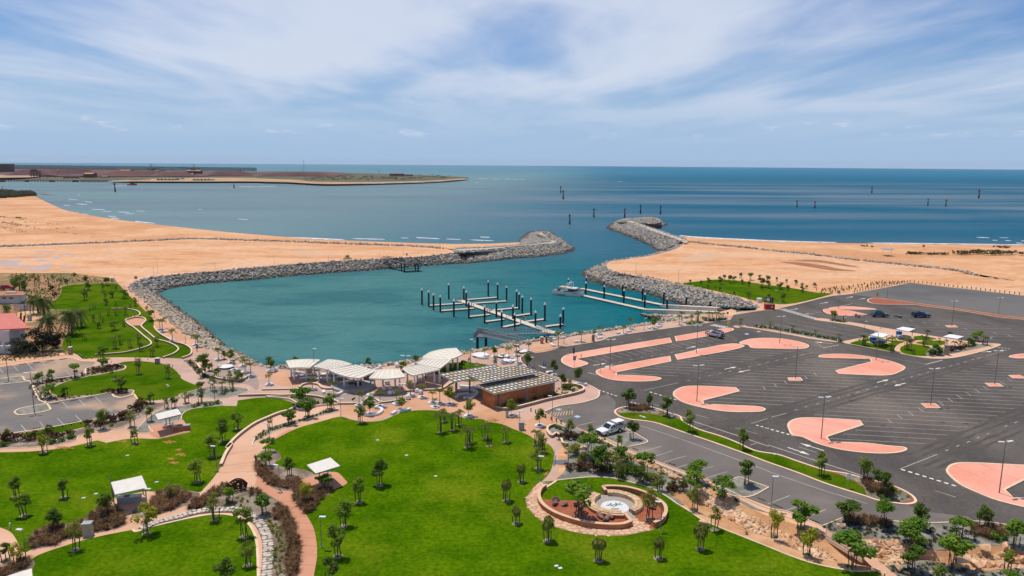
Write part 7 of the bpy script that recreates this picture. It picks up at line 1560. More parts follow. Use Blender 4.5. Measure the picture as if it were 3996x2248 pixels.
def place_tree(kind,tl,x,by,ty,label,group):
	global NT;NT+=1
	desc,fn,staked=KIND[kind];rnd=random.Random(NT*13+5);p=G(P(tl,x,by));h=height_at(p,P(tl,x,ty)[1])
	tr,cr=fn()[rnd.randrange(len(fn()))]
	r=root('palm_tree' if kind in 'PR' else 'tree',p,rnd.random()*6.283,label,'palm' if kind in 'PR' else 'tree',group)
	sx=rnd.uniform(.9,1.12)
	link('trunk',tr,r,None,None,(h*sx,h*sx,h));link('crown',cr,r,None,None,(h*sx,h*sx,h))
	if staked:
		n=3 if kind not in 'X' else 5
		for k in range(n):
			t=k/n*6.283+rnd.random()*.5;q=rnd.uniform(.32,.5);o=link('stake',stake_me,r,(math.cos(t)*q,math.sin(t)*q,0));o.scale=(1,1,min(h*.46,1.9)*rnd.uniform(.85,1.1));o.rotation_euler=(rnd.gauss(0,.06),rnd.gauss(0,.06),0)
		if tl not in 'IKL':link('mulch_ring',disc_me,r,(0,0,.045),None,(.58,.58,.6))
	elif kind in 'RTU':
		link('planter_ring',ring_me,r,(0,0,.02),None,(.95,.95,1));link('soil',soil_me,r,(0,0,.03),None,(.95,.95,1))
for where,s in TREES:
	tk=s.split();items=[(tk[i],tk[i+1],float(tk[i+2]),float(tk[i+3]),float(tk[i+4])) for i in range(0,len(tk),5)]
	for kd in sorted(set(i[0] for i in items)):
		sub=sorted((i for i in items if i[0]==kd),key= lambda i:P(i[1],i[2],0)[0]);n=len(sub)
		for k,it in enumerate(sub):
			lab=KIND[kd][0]+' '+where+('' if n==1 else ', '+ordinal(k,n))
			place_tree(*it,lab,'trees '+where)
# large old trees by the houses
for lab,kind,tl,x,by,ty in (('tall coconut palm left of the pair on the bare ground, nearer','C','I',725,1040,730),('tall coconut palm right of the leaning pair','C','I',820,970,735),('shaggy coconut palm behind the playground, left','C','I',385,830,590),('shaggy coconut palm behind the playground, right','C','I',450,880,610),('coconut palm beside the red roofed house','C','I',510,1060,790),('small coconut palm before the white fence','C','I',75,850,710)):
	p=G(P(tl,x,by));h=height_at(p,P(tl,x,ty)[1]);vs=variants('C',4,mk_C);tr,cr=vs[int(x)%4];r=root('coconut_palm',p,x,lab,'palm','old coconut palms')
	link('trunk',tr,r,None,None,h);link('crown',cr,r,None,None,h)
M_bushg=leaf('bush_grey_green',(.055,.062,.030),(.095,.100,.055),rand=.05)
for lab,m,key,tl,x,by,ty,wd in (('huge black-green round tree beside the red roofed house',M_bush,'big1','I',430,1225,960,1.25),('black-green side tree right of the huge dark tree',M_bush,'big1','I',565,1180,1050,1.0),('grey-green bushy tree against the white house wall',M_bushg,'big2','I',210,1245,1070,1.3),('dense dark tree behind the brown roofed house',M_leafd,'big3','I',200,605,430,.95),('dark round shrub tree on the bare ground, upper',M_bush,'big1','I',518,598,545,1.1),('dark round shrub tree on the bare ground, lower',M_burg,'big4','I',548,665,612,1.0),('dark lone tree on the sand behind the north lawn, left',M_leafd,'big3','I',750,462,418,1.0),('dark lone tree on the sand behind the north lawn, right',M_leafd,'big3','I',857,505,435,.8),('small dark bush at the back of the bare ground',M_bush,'big1','I',668,525,482,1.0)):
	p=G(P(tl,x,by));h=height_at(p,P(tl,x,ty)[1]);vs=variants(key,2,lambda k:mk_big(k,m));tr,cr=vs[int(x)%2];r=root('tree',p,x,lab,'tree','old trees by the houses')
	link('trunk',tr,r,None,None,h);link('crown',cr,r,None,None,(h*wd,h*wd,h))
for k,(x,by,ty) in enumerate(((310,505,440),(355,555,425),(480,520,470),(530,515,440),(615,540,470),(590,500,470),(390,520,470),(500,560,520))):
	place_tree('O','I',x,by,ty,'wispy wild sapling on the dry ground, %s'%ordinal([310,355,390,480,500,530,590,615].index(x),8),'wild saplings on the dry ground')
# ---------------------------------------------------------------- shrubs
SHR={'b':('burgundy leaved shrub',lambda :variants('sb',4,lambda k:mk_shrub(k,M_burg))),'g':('bright green shrub',lambda :variants('sg',3,lambda k:mk_shrub(k+10,M_leafb))),'d':('dark green shrub',lambda :variants('sd',3,lambda k:mk_shrub(k+20,M_leafd))),'o':('olive green shrub',lambda :variants('so',3,lambda k:mk_shrub(k+30,M_leafo)))}
SHRUBS=[('in the bed above the west lawn','E','b 30 1345 1.7 b 100 1352 1.5 b 180 1345 1.5 b 260 1335 1.4 b 340 1330 1.4 b 450 1310 1.5 b 560 1305 1.5 b 640 1315 1.4 b 700 1300 1.2 g 540 1360 .9 g 620 1350 .9 g 690 1325 .9 g 730 1310 .8 d 80 1395 .9 d 20 1400 1.0 d 505 1375 .9 d 430 1320 1.3'),('below the west car park','E','b 900 1195 1.4 b 960 1190 1.4 b 1060 1165 1.6 b 1120 1140 1.7 b 1170 1150 1.5 b 1230 1125 1.7 b 1280 1105 1.5 b 1340 1045 1.8 b 1390 1020 1.7 b 1440 995 1.5 b 1030 1185 1.3 b 1420 960 1.2 g 1120 1195 .7'),('in the teardrop lawn beds','E','b 960 640 1.2 b 1000 650 1.0 b 1060 645 1.3 b 1120 628 1.3 b 1170 615 1.3 b 1215 608 1.2 b 1080 605 .9 b 1130 858 1.1 b 1200 860 1.2 b 1270 858 1.1 b 1085 850 .9 b 1030 862 .8 b 630 745 .9 b 510 745 .9 b 840 692 .9 b 885 685 .7 b 630 900 .9 b 470 760 .9 o 1110 660 1.0 o 930 665 .8'),('in the promenade planting bed','E','b 1930 585 1.0 b 1960 625 1.0 b 2000 665 .9 d 1910 560 .9 d 2040 650 1.2 d 2130 720 1.0 d 2260 735 .9 d 2380 740 1.0 o 1950 600 .8 d 2060 700 1.1'),('beside the plaza path','E','d 1950 1005 .8 d 2060 995 .9 g 2120 985 1.0 g 2180 970 1.0 d 2000 990 .8 o 1920 890 .7 o 2150 860 .7 o 2330 845 .8 d 2270 850 .9'),('in the bed below the canopies','F','d 420 1000 1.1 d 480 1010 1.2 d 560 1005 1.0 o 620 975 .8 o 560 940 .8 o 700 985 .7 g 440 970 1.0 d 690 960 .7'),('at the head of the native garden','G','b 490 1320 1.2 b 545 1310 1.2 b 600 1325 1.3 b 650 1330 1.3 b 700 1320 1.2 b 735 1310 1.1 g 450 1215 .9 g 490 1225 .8 d 540 1250 .9 d 590 1290 1.0 g 890 1370 1.0 g 970 1400 .8 d 830 1350 1.0'),('in the native garden','C','b 590 385 1.3 b 640 375 1.3 b 690 360 1.2 b 740 395 1.3 b 820 405 1.3 b 890 410 1.2 b 950 410 1.2 b 1560 590 1.2 b 1640 585 1.3 b 1705 595 1.2 b 800 330 1.2 b 960 330 1.1 o 610 215 1.8 o 640 240 2.0 o 700 290 1.7 o 1010 330 2.0 o 1150 330 1.8 d 1150 420 1.8 d 1240 450 1.6 o 1420 500 1.8 o 1350 480 1.5 d 1000 400 1.5 d 1090 440 1.5 g 1600 560 1.2 g 1430 545 1.0 g 1730 550 1.1'),('round the amenities building bed','d','d 960 1030 1.0 d 1240 960 1.2 d 1520 890 .9 d 1740 860 .9 g 1480 970 .8 g 1200 1030 .6 d 2200 700 1.3 d 2130 680 1.2 g 2080 830 1.0 d 1930 820 1.0 g 2290 770 .7 d 2260 740 .8 o 2370 670 .7'),('in the hedge row of the car park','H','d 20 215 .9 d 60 220 .9 d 95 226 .9 d 130 232 .9 d 165 238 .9 d 205 245 .9 d 270 258 1.0 d 305 264 1.0 d 340 270 1.0 d 375 276 1.0 d 410 282 1.0 d 440 288 .9 d 500 302 .9 d 530 306 .9 d 565 312 .9 d 600 318 .9 d 640 324 .9 d 675 330 .9 d 735 346 .8 d 650 138 .8 d 690 143 .9 d 730 148 .9 d 760 150 .8'),('in the rest area bed','H','d 1640 475 1.6 d 1690 470 1.4 d 1730 465 1.2 b 1800 455 1.2 b 1850 445 1.3 b 1900 430 1.3 b 1950 420 1.3 d 2000 400 1.5 d 2060 390 1.6'),('in the palm beds by the ramp','G','g 1765 170 .9 g 1790 175 .9 g 1830 172 1.0 g 1870 165 .9 g 1900 160 .8 d 1980 135 1.0 d 2020 138 1.1 d 2060 136 1.1 d 2100 130 1.0 d 2140 125 .9 d 2500 205 1.0 d 2540 210 1.0 d 2450 195 .9'),('in the lower right beds','D','g 2300 1085 1.1 g 2360 1080 1.0 g 2250 1075 1.0'),]
for where,tl,s in SHRUBS:
	tk=s.split();items=[(tk[i],float(tk[i+1]),float(tk[i+2]),float(tk[i+3])) for i in range(0,len(tk),4)]
	for kd in sorted(set(i[0] for i in items)):
		sub=sorted((i for i in items if i[0]==kd),key= lambda i:i[1]);n=len(sub)
		for k,(_,x,y,h) in enumerate(sub):
			NT+=1;fo,stm=SHR[kd][1]()[NT%3];r=root('shrub',G(P(tl,x,y)),NT*1.7,SHR[kd][0]+' '+where+('' if n==1 else ', '+ordinal(k,n)),'shrub','shrubs '+where)
			link('foliage',fo,r,None,None,(h*1.15,h*1.15,h));link('stem',stm,r,None,None,h)
# ---------------------------------------------------------------- brown fountain grass, ground cover, dune grass (nobody could count these)
def blades(mb,rnd,p,h,n,spread,w):
	for _ in range(n):
		a=rnd.random()*6.283;l=h*rnd.uniform(.6,1.15);o=spread*rnd.uniform(.2,1.0);d=Vector((math.cos(a),math.sin(a),0));sdv=Vector((-d.y,d.x,0))*w*rnd.uniform(.6,1.4)
		b=p+d*rnd.random()*.12;m_=b+d*o*.45+Vector((0,0,l*.75));t=b+d*o*rnd.uniform(.9,1.5)+Vector((0,0,l*rnd.uniform(.45,.95)))
		mb.add([b-sdv,b+sdv,m_+sdv,m_-sdv,t],[(0,1,2,3),(3,2,4)])
def mass(name,label,s,m,step,h,n,spread,w,seed,cat='grass',jitter=.45,keep=1.0,z=.04):
	poly=line(s,closed=True,n=5);rnd=random.Random(seed);mb=MB();xs=[p.x for p in poly];ys=[p.y for p in poly];x=min(xs)
	while x<max(xs):
		y=min(ys)
		while y<max(ys):
			q=Vector((x+rnd.uniform(-jitter,jitter)*step,y+rnd.uniform(-jitter,jitter)*step,z))
			if inside(q,poly) and rnd.random()<keep:blades(mb,rnd,q,h*rnd.uniform(.7,1.25),n,spread*rnd.uniform(.7,1.2),w)
			y+=step
		x+=step
	o=mb.build(name,m);o['kind']='stuff';o['label']=label;o['category']=cat;return o
BG=[('brown fountain grasses left of the shell sculpture','A 1890 790 1900 740 2080 645 2200 560 2290 540 2280 620 2150 660 2000 770'),('brown fountain grasses right of the shell sculpture','A 2480 600 2560 590 B 60 610 40 640 0 650 A 2520 640'),('long band of brown fountain grass along the salmon path','B 160 850 230 740 300 775 365 862 400 1000 438 1150 438 1300 408 1448 400 1800 330 1800 320 1448 300 1200 280 1000 220 900'),('brown fountain grasses on the left of the path bend','B 0 270 30 300 60 360 140 410 220 480 240 560 150 545 60 465 0 400'),('row of brown fountain grass left of the central shelter','B 240 520 330 500 450 500 430 570 260 585'),('brown fountain grasses in front of the central shelter','B 375 660 400 600 520 590 620 610 740 570 752 605 620 700 590 785 500 812 440 760'),('brown fountain grasses behind the tan bin','A 890 900 980 780 1120 765 1255 850 1230 925 1100 985 940 1015 930 950'),('brown fountain grasses left of the tan bin','A 305 1095 390 1000 560 960 700 980 830 900 840 1030 700 1075 500 1145 350 1165'),('brown fountain grasses right of the west lawn shelter','A 1510 800 1540 690 1620 610 1760 570 1850 620 1940 640 1900 700 1700 790 1540 840'),('brown fountain grasses at the bottom left corner','A -100 1420 60 1375 200 1315 315 1290 300 1340 150 1400 0 1500'),('brown fountain grass at the left end of the grass median','G 1165 1022 1190 1008 1300 1004 1370 1014 1360 1040 1280 1050 1190 1046'),('brown fountain grass at the right end of the grass median','D 940 520 980 490 1080 530 1240 580 1260 640 1160 660 1050 620'),('dark brown hedge grass below the main car park','D 765 890 870 872 1100 900 1250 930 1255 965 1100 960 850 935'),('dark brown hedge grass at the far right bed','D 2040 985 2200 960 2380 1000 2390 1060 2150 1075')]
for k,(lab,s) in enumerate(BG):mass('fountain_grass',lab,s,M_brown,.6,.85 if k<10 else 1.0,80,.75,.019,60+k)
for k,(lab,s,m,st_,h,kp) in enumerate((('low olive ground cover between the stone edging and the brown grasses','B 60 900 130 900 240 960 280 1100 310 1448 160 1448 165 1100 120 990',M_leafo,.6,.4,.6),('low ground cover beside the shell sculpture','A 2100 690 2300 660 2500 700 2540 780 2420 790 2200 780 2050 780',M_leafo,.7,.35,.5),('grey-green ground cover of the native garden','C 600 380 800 430 1000 445 1300 520 1600 640 1700 600 1500 500 1300 420 1000 330 700 250',M_leafo,.8,.4,.5),('grey-green ground cover beside the service lane footpath','C 1200 240 1700 440 2100 600 2500 800 2576 850 2300 740 2000 620 1700 500 1300 320',M_bushg,.7,.3,.6),('silvery ground cover below the main car park','D 560 960 760 890 1000 960 1300 940 1700 960 2000 980 2100 1060 1950 1150 1600 1165 1300 1100 1000 1055 700 1040',M_bushg,.65,.25,.7),('silvery ground cover at the bottom right corner','D 1200 1355 1600 1305 1900 1365 2150 1410 2576 1390 2800 1600 1600 1600',M_bushg,.65,.25,.7),('small green tufts along the swale edge','C 2100 920 2350 1010 2576 1080 D 300 1210 600 1310 900 1380 880 1390 500 1310 100 1180 C 2500 1110 2200 990',M_leaf,1.5,.5,.5),('small tufts on the left median bed','G 1075 1050 1160 1020 1300 1010 1450 1036 1600 1090 1450 1078 1300 1056 1180 1052',M_leafo,.8,.3,.7),('small tufts on the right median bed','D 1000 600 1250 560 1380 625 1430 680 1350 700 1150 680',M_leafo,.8,.3,.7),('planted strip of strappy leaves beside the path','F 0 1310 120 1230 300 1170 500 1115 700 1050 820 1035 600 1095 350 1185 150 1255 0 1345',M_leafo,.6,.5,.8),('green ground cover in the building bed','d 950 1060 1400 970 1800 870 2300 760 2440 720 2400 680 2250 640 1950 660 1930 800 1400 930',M_leafo,.7,.3,.5),('dry yellow grass in the bed left of the teardrop lawn','E 330 755 500 735 850 690 700 735 560 790 500 850 560 885 700 893 950 877 480 950',M_tuft,.9,.4,.7),('dry yellow grass in the oval bed of the west car park','E 870 640 880 612 950 596 1180 580 1250 600 1100 650 900 682',M_tuft,.8,.35,.5),('dry grass on the verge by the houses','E -100 490 300 465 600 450 660 475 400 510 0 560 -100 570',M_tuft,.8,.35,.6),('rough dry grass over the bare ground by the houses','I 250 600 560 560 620 600 590 670 500 760 400 760 250 740',M_tuft,1.3,.5,.7),('rough dry grass at the back of the bare ground','I 100 440 400 440 700 450 1000 490 1100 520 700 545 600 570 300 560 150 520',M_tuft,1.8,.6,.5),('rough dry grass under the coconut palms','I 550 900 640 830 760 830 790 900 720 1000 640 1100 600 1100',M_tuft,1.2,.35,.6),('dry scrub along the overflow lot gate','L 480 605 700 575 1000 535 1300 515 1380 520 1000 580 750 620 560 640',M_tuft,1.6,.9,.75))):
	mass('ground_cover',lab,s,m,st_,h,22,.45,.03,90+k,'ground cover',keep=kp)
def dune(label,spots,seed,m=M_tuft):
	rnd=random.Random(seed);mb=MB()
	for tl,x0,y0,x1,y1,n,sp_ in spots:
		for _ in range(n):
			u=rnd.random();px_=P(tl,x0+(x1-x0)*u+rnd.gauss(0,sp_*1.5),y0+(y1-y0)*u+rnd.gauss(0,sp_*.35));g_=G(px_,-1.0 if tl=='M' else -.9);blades(mb,rnd,Vector((g_.x,g_.y,g_.z+rnd.uniform(-.3,.2))),rnd.uniform(.5,1.1),16,1.1,.10)
	o=mb.build('dune_grass',m);o['kind']='stuff';o['label']=label;o['category']='dune grass'
dune('olive dune grass patches on the western beach',[('M',0,740,60,745,20,10),('M',110,745,250,765,40,20),('M',0,800,160,815,60,20),('M',110,820,300,840,70,18),('M',0,850,260,890,130,22),('M',60,880,230,910,80,20),('M',310,860,520,890,80,16),('M',490,890,820,930,130,14),('M',300,790,630,830,60,18),('M',430,850,640,880,30,18),('M',680,850,760,855,20,14),('M',870,945,960,960,30,14),('M',1050,935,1380,975,30,12),('M',980,970,1050,985,16,12),('M',0,950,60,980,16,20),('M',270,985,560,1015,30,18)],3)
dune('olive dune grass patches on the eastern beach',[('P',1400,845,1580,850,60,12),('P',1610,855,1800,852,50,12),('P',1870,840,2000,835,50,14),('P',1940,855,2200,830,90,14),('P',2050,822,2140,825,50,10),('P',2200,850,2500,840,130,16),('P',2220,825,2330,830,50,10),('P',2530,850,2576,852,16,10),('P',2280,780,2440,795,40,12),('P',940,778,990,772,12,6),('P',1050,783,1060,783,4,4),('P',1555,778,1580,778,5,4)],4)
# scrubby point on the left
r_=random.Random(9);cl_=[]
for k in range(190):
	x=r_.uniform(-260,335);t_=max(0,(x-60)/290);y=r_.uniform(492+12*t_,556-36*t_);g_=G(P('M',x,y),-3.2);cl_.append(((g_.x,g_.y,-2.4+1.6*(1-t_)),r_.uniform(3.5,6.0)))
o=cloud(77,cl_,16000,1.5,.7,.7).build('mangrove_scrub',M_bushg);o['kind']='stuff';o['label']='olive mangrove scrub on the left shore point';o['category']='scrub'
r=root('shore_reef',label='flat dark reef rocks off the scrubby point',cat='reef')
for k,(x0,y0,x1,y1) in enumerate(((340,500,450,497),(440,512,535,520),(290,552,420,543),(200,590,370,622),(150,570,200,600))):
	for q in range(7):
		p=G(P('M',x0+(x1-x0)*q/6,y0+(y1-y0)*q/6),WATER);o=link('rock',rock_set(M_rockp)[(k+q)%8],r,p,k+q);o.scale=(9,5,1.6)
# ================================================================ VEHICLES
def wheel_me():
	if 'wheel' not in VAR:
		t=as_me(MB().tube([(0,-.13,0),(0,.13,0)],.38,14),'tyre',M_tyre);h=as_me(MB().tube([(0,-.145,0),(0,.145,0)],.22,10),'rim',M_alloy);VAR['wheel']=(t,h)
	return VAR['wheel']
def vehicle(name,label,front,rear,paint,kind,cat='car',width=1.88,L_=4.95):
	"""front and rear: ground points under the wheels on the camera side"""
	f,b=Vector(front),Vector(rear);d=(f-b).normalized();ang=math.atan2(d.y,d.x);wb=2.85
	nn=Vector((-d.y,d.x,0));tocam=Vector((0,0,0))-f;side=-1 if nn.dot(tocam)>0 else 1
	c=(f+b)/2+nn*side*(width/2-.12);r=root(name,c,ang,label,cat)
	W2=width/2;xf,xr=wb/2,-wb/2;x0,x1=-L_/2,L_/2
	def loft(prof,m,nm,parent,inset=.0):
		"""prof: (x, z_low, z_high, halfwidth_low, halfwidth_high)"""
		mb=MB()
		for x,zl,zh,wl,wh in prof:mb.v+=[(x,-wl,zl),(x,wl,zl),(x,wh,zh),(x,-wh,zh)]
		for i in range(len(prof)-1):
			o=i*4
			for k in range(4):mb.f.append((o+k,o+(k+1)%4,o+4+(k+1)%4,o+4+k))
		mb.f.append((3,2,1,0));n=(len(prof)-1)*4;mb.f.append((n,n+1,n+2,n+3))
		ob=mb.build(nm,m,parent);md=ob.modifiers.new('bevel','BEVEL');md.width=.05;md.segments=2;return ob
	zb,zs=.48,1.10
	if kind=='suv':
		body=loft([(x0,.55,1.05,W2*.9,W2*.92),(x0+.15,zb,zs,W2,W2*.98),(xf-.2,zb,zs,W2,W2*.98),(x1-.5,zb,1.05,W2,W2*.95),(x1,.55,.95,W2*.86,W2*.84)],paint,'body',r)
		cab=[(x0+.12,zs-.02,1.30,W2*.95,W2*.92),(x0+.28,zs-.02,1.82,W2*.95,W2*.80),(x0+1.2,zs-.02,1.88,W2*.95,W2*.82),(xf-1.15,zs-.02,1.86,W2*.95,W2*.80),(xf-.35,zs-.02,1.20,W2*.95,W2*.90)]
		loft(cab,paint,'cabin',r)
		for s in (-1,1):MB().add([(x0+.45,s*(W2*.945),1.20),(xf-.65,s*W2*.945,1.20),(xf-1.2,s*W2*.845,1.72),(x0+.5,s*W2*.835,1.72)],[(0,1,2,3) if s<0 else (3,2,1,0)]).build('side_window',M_glass,r)
		MB().add([(x0+.135,-W2*.78,1.28),(x0+.135,W2*.78,1.28),(x0+.225,W2*.70,1.72),(x0+.225,-W2*.70,1.72)],[(3,2,1,0)]).build('rear_window',M_glass,r)
		MB().add([(xf-.42,-W2*.82,1.24),(xf-.42,W2*.82,1.24),(xf-1.09,W2*.74,1.80),(xf-1.09,-W2*.74,1.80)],[(0,1,2,3)]).build('windscreen',M_glass,r)
	elif kind=='wagon':
		body=loft([(x0,.55,1.05,W2*.9,W2*.92),(x0+.15,zb,1.08,W2,W2*.98),(xf-.2,zb,1.08,W2,W2*.98),(x1-.5,zb,1.02,W2,W2*.95),(x1,.55,.92,W2*.86,W2*.84)],paint,'body',r)
		loft([(x0+.12,1.06,1.3,W2*.95,W2*.92),(x0+.55,1.06,1.80,W2*.95,W2*.78),(-.2,1.06,1.82,W2*.95,W2*.80),(xf-1.2,1.06,1.76,W2*.95,W2*.78),(xf-.3,1.06,1.14,W2*.95,W2*.90)],paint,'cabin',r)
		for s in (-1,1):
			for a,b2 in ((x0+.5,-.75),(-.65,.25),(.33,xf-.55)):MB().add([(a,s*W2*.955,1.16),(b2,s*W2*.955,1.16),(b2-.15-(.35 if b2>.5 else 0),s*W2*.845,1.66),(a+.12,s*W2*.835,1.66)],[(0,1,2,3) if s<0 else (3,2,1,0)]).build('side_window',M_glass,r)
		MB().add([(xf-.36,-W2*.82,1.19),(xf-.36,W2*.82,1.19),(xf-1.13,W2*.72,1.72),(xf-1.13,-W2*.72,1.72)],[(0,1,2,3)]).build('windscreen',M_glass,r)
		for s in (-.6,.6):MB().bar((x0+.9,s,1.9),(.5,s,1.9),.06,.06).build('roof_rack',M_dark,r)
		MB().box((-.5,0,1.95),(1.4,1.3,.06)).build('roof_tray',M_dark,r)
	else :
		body=loft([(x0+.1,zb,.88,W2*.9,W2*.9),(-.55,zb,.92,W2*.95,W2*.95),(-.5,zb,1.12,W2,W2*.98),(xf-.1,zb,1.12,W2,W2*.97),(x1-.45,zb,1.06,W2,W2*.94),(x1,.6,.96,W2*.88,W2*.84)],paint,'body',r)
		loft([(-.55,1.10,1.70,W2*.95,W2*.80),(-.35,1.10,1.82,W2*.95,W2*.80),(xf-1.15,1.10,1.80,W2*.95,W2*.79),(xf-.25,1.10,1.18,W2*.95,W2*.90)],paint,'cabin',r)
		for s in (-1,1):
			for a,b2 in ((-.42,.12),(.2,xf-.55)):MB().add([(a,s*W2*.96,1.2),(b2,s*W2*.96,1.2),(b2-.1-(.4 if b2>.5 else 0),s*W2*.845,1.68),(a+.04,s*W2*.835,1.68)],[(0,1,2,3) if s<0 else (3,2,1,0)]).build('side_window',M_glass,r)
		MB().add([(xf-.30,-W2*.84,1.22),(xf-.30,W2*.84,1.22),(xf-1.09,W2*.73,1.76),(xf-1.09,-W2*.73,1.76)],[(0,1,2,3)]).build('windscreen',M_glass,r)
		tray=M_dark if 'blue' in label else M_lgrey
		MB().box(((x0-.6)/2,0,1.0),(abs(x0)-.6+.1,width,.12)).build('tray_floor',tray,r)
		for s in (-1,1):MB().box(((x0-.6)/2,s*(W2-.02),1.2),(abs(x0)-.6,.06,.34)).build('tray_side',paint if 'blue' in label else tray,r)
		MB().box((x0+.02,0,1.18),(.06,width,.34)).build('tailgate',tray,r)
		MB().box((-.68,0,1.45),(.08,width*.85,.8)).build('headboard',tray,r)
		if 'blue' in label:MB().box(((x0-.6)/2,0,1.38),(abs(x0)-.7,width*.92,.35),0,.85).build('tonneau',M_black,r)
		else :
			MB().box(((x0-.6)/2-.1,0,1.95),(2.0,1.5,.08)).build('canopy_board',M_white,r);MB().box(((x0-.6)/2+.1,-W2*.6,1.78),(1.6,.25,.2)).build('rolled_tarp',pm('tarp_blue',(.02,.22,.50)),r)
			for y in (-.7,.7):MB().bar((x0+.3,y,1.05),(x0+.3,y,1.92),.06,.06).build('rack_post',M_grey,r)
			for s in (-1,1):MB().add([(-.5,s*(W2*1.0),.78),(xf-.45,s*W2*1.0,.78),(xf-.1,s*W2*.99,1.06),(-.5,s*W2*.99,1.06)],[(0,1,2,3) if s<0 else (3,2,1,0)]).build('door_stripe',pm('lime_fade',(.55,.62,.30),(.70,.70,.62),1.2),r)
			for s in (-1,1):MB().tube([(.45,s*W2*.985,.88),(.45,s*W2*1.01,.88)],.2,12).build('door_emblem',M_dark,r);MB().tube([(.45,s*W2*1.0,.88),(.45,s*W2*1.018,.88)],.1,10).build('door_emblem',M_white,r)
	for nm,m,x,z,w,h in (('bumper',M_dark,x1+.02,.58,width*.92,.30),('bumper',M_dark,x0-.02,.62,width*.92,.24)):MB().box((x,0,z),(.16,w,h)).build(nm,m,r)
	for s in (-1,1):
		MB().box((x1-.05,s*W2*.66,.88),(.12,.36,.16)).build('headlight',M_lamphead,r);MB().box((x0+.02,s*W2*.82,.95),(.08,.16,.34)).build('tail_light',M_red,r)
		MB().box((xf-.5,s*(W2+.1),1.2),(.12,.2,.16)).build('mirror',paint if kind!='suv' else M_dark,r)
	MB().box((x1+.01,0,.88),(.06,width*.5,.2)).build('grille',M_dark,r)
	t,h=wheel_me()
	for x in (xf,xr):
		for s in (-1,1):
			w=link('wheel',t,r,(x,s*(W2-.12),.38));link('rim',h,w)
			MB().tube([(x,s*(W2-.3),.42),(x,s*(W2-.02),.42)],.46,14).build('wheel_arch',M_black,r)
	return r
pw=pm('car_white',(.80,.80,.79),rough=.25,spec=.5);psv=pm('car_silver',(.50,.52,.56),rough=.28,spec=.5,metal=.3);ptl=pm('car_teal',(.015,.09,.12),rough=.25,spec=.5);pbl=pm('car_blue',(.01,.055,.16),rough=.25,spec=.5)
v=vehicle('utility_truck','white crew cab work ute parked beside the dark tree on the service lane',G(P('e',790,1520)),G(P('e',1220,1395)),pw,'ute','ute',1.9,5.3)
v=vehicle('four_wheel_drive','silver four wheel drive with roof tray parked on the bay lines',G(P('l',455,860)),G(P('l',905,965)),psv,'suv','car',1.95,5.0)
MB().box((-.6,0,1.98),(2.6,1.45,.07)).build('roof_rack',M_dark,v);o=link('spare_wheel',wheel_me()[0],v,(-2.62,.1,1.0),R(90));link('rim',wheel_me()[1],o);MB().box((2.55,0,.85),(.14,1.7,.6)).build('bull_bar',M_dark,v)
v=vehicle('towing_wagon','teal wagon with roof rack towing an empty boat trailer',G(P('k',2330,1275)),G(P('k',1930,1275)),ptl,'wagon','car',1.85,4.9)
v=vehicle('utility_truck','blue ute with a dark covered tray towing a pale boat trailer',G(P('g',2060,388)),G(P('g',1800,388)),pbl,'ute','ute',1.88,5.2)
def trailer(label,a,b,m,n_ax):
	a,b=Vector(a),Vector(b);d=b-a;L_=d.length;r=root('boat_trailer',a,math.atan2(d.y,d.x),label,'trailer')
	for s in (-.7,.7):MB().tube([(0,s,.55),(L_*.6,s,.55),(L_*.92,s*.1,.5)],.06,5).build('rail',m,r)
	MB().bar((L_*.8,0,.5),(L_,0,.5),.1,.1).build('drawbar',m,r)
	for x in (.05,.3,.55):MB().bar((x*L_,-.75,.58),(x*L_,.75,.58),.08,.08).build('cross_member',m,r)
	MB().bar((L_*.85,0,.5),(L_*.82,0,1.3),.1,.1).build('winch_post',m,r)
	t,h=wheel_me()
	for k in range(n_ax):
		for s in (-1,1):w=link('wheel',t,r,(L_*.2+k*.8,s*.95,.34),None,.85);link('rim',h,w);MB().box((L_*.2+k*.8,s*.95,.76),(.8,.28,.05)).build('mudguard',m,r)
trailer('dark boat trailer behind the teal wagon',G(P('k',980,1250)),G(P('k',1760,1255)),pm('trailer_plum',(.16,.13,.18)),1)
trailer('pale galvanised boat trailer behind the blue ute',G(P('g',1170,382)),G(P('g',1710,372)),M_lgrey,2)
v=vehicle('parked_car','small red car parked behind the brown roofed house',G(P('f',165,308)),G(P('f',75,312)),M_red,'suv','car',1.8,4.4)
# ================================================================ HOUSES AT THE LEFT
r=root('house',(0,0,0),0,'white walled house with a salmon red roof at the left edge','house');z=6.0
rf=ground('f -500 735 225 686 497 935 -500 985',z);MB().prism(rf,z-.25,z).build('roof',M_redroof,r)
gw=G(P('f',185,1365));gl=gw+Vector((-30,-2.0,0))
up_=ground('f 165 1120 0 1130',0)
MB().prism([gw,gw+Vector((.5,5,0)),gl+Vector((.5,5,0)),gl],0,z-.3).build('wall',M_render,r)
for x,y in ((370,1085),(315,1030)):p=G(P('f',x,y));MB().bar((p.x,p.y,0),(p.x+1.2,p.y,z-.3),.3,.3).build('veranda_post',M_dark,r)
MB().strip(rf,.2,z-.45,z-.2,True).build('gutter',M_redroof,r)
MB().box((gw.x-3,gw.y-.2,2.6),(1.6,.1,1.2)).build('window',M_glass,r)
r=root('house',(0,0,0),0,'white walled cottage with a brown roof behind the palms','house');z=2.85
rf=ground('f -500 345 0 330 388 325 398 390 0 398 -500 405',z);MB().prism(rf,z-.2,z).build('roof',M_brnroof,r)
a,b=G(P('f',-400,530)),G(P('f',322,528));MB().prism([a,b,b+Vector((0,3.5,0)),a+Vector((0,3.5,0))],0,z-.2).build('wall',M_render,r)
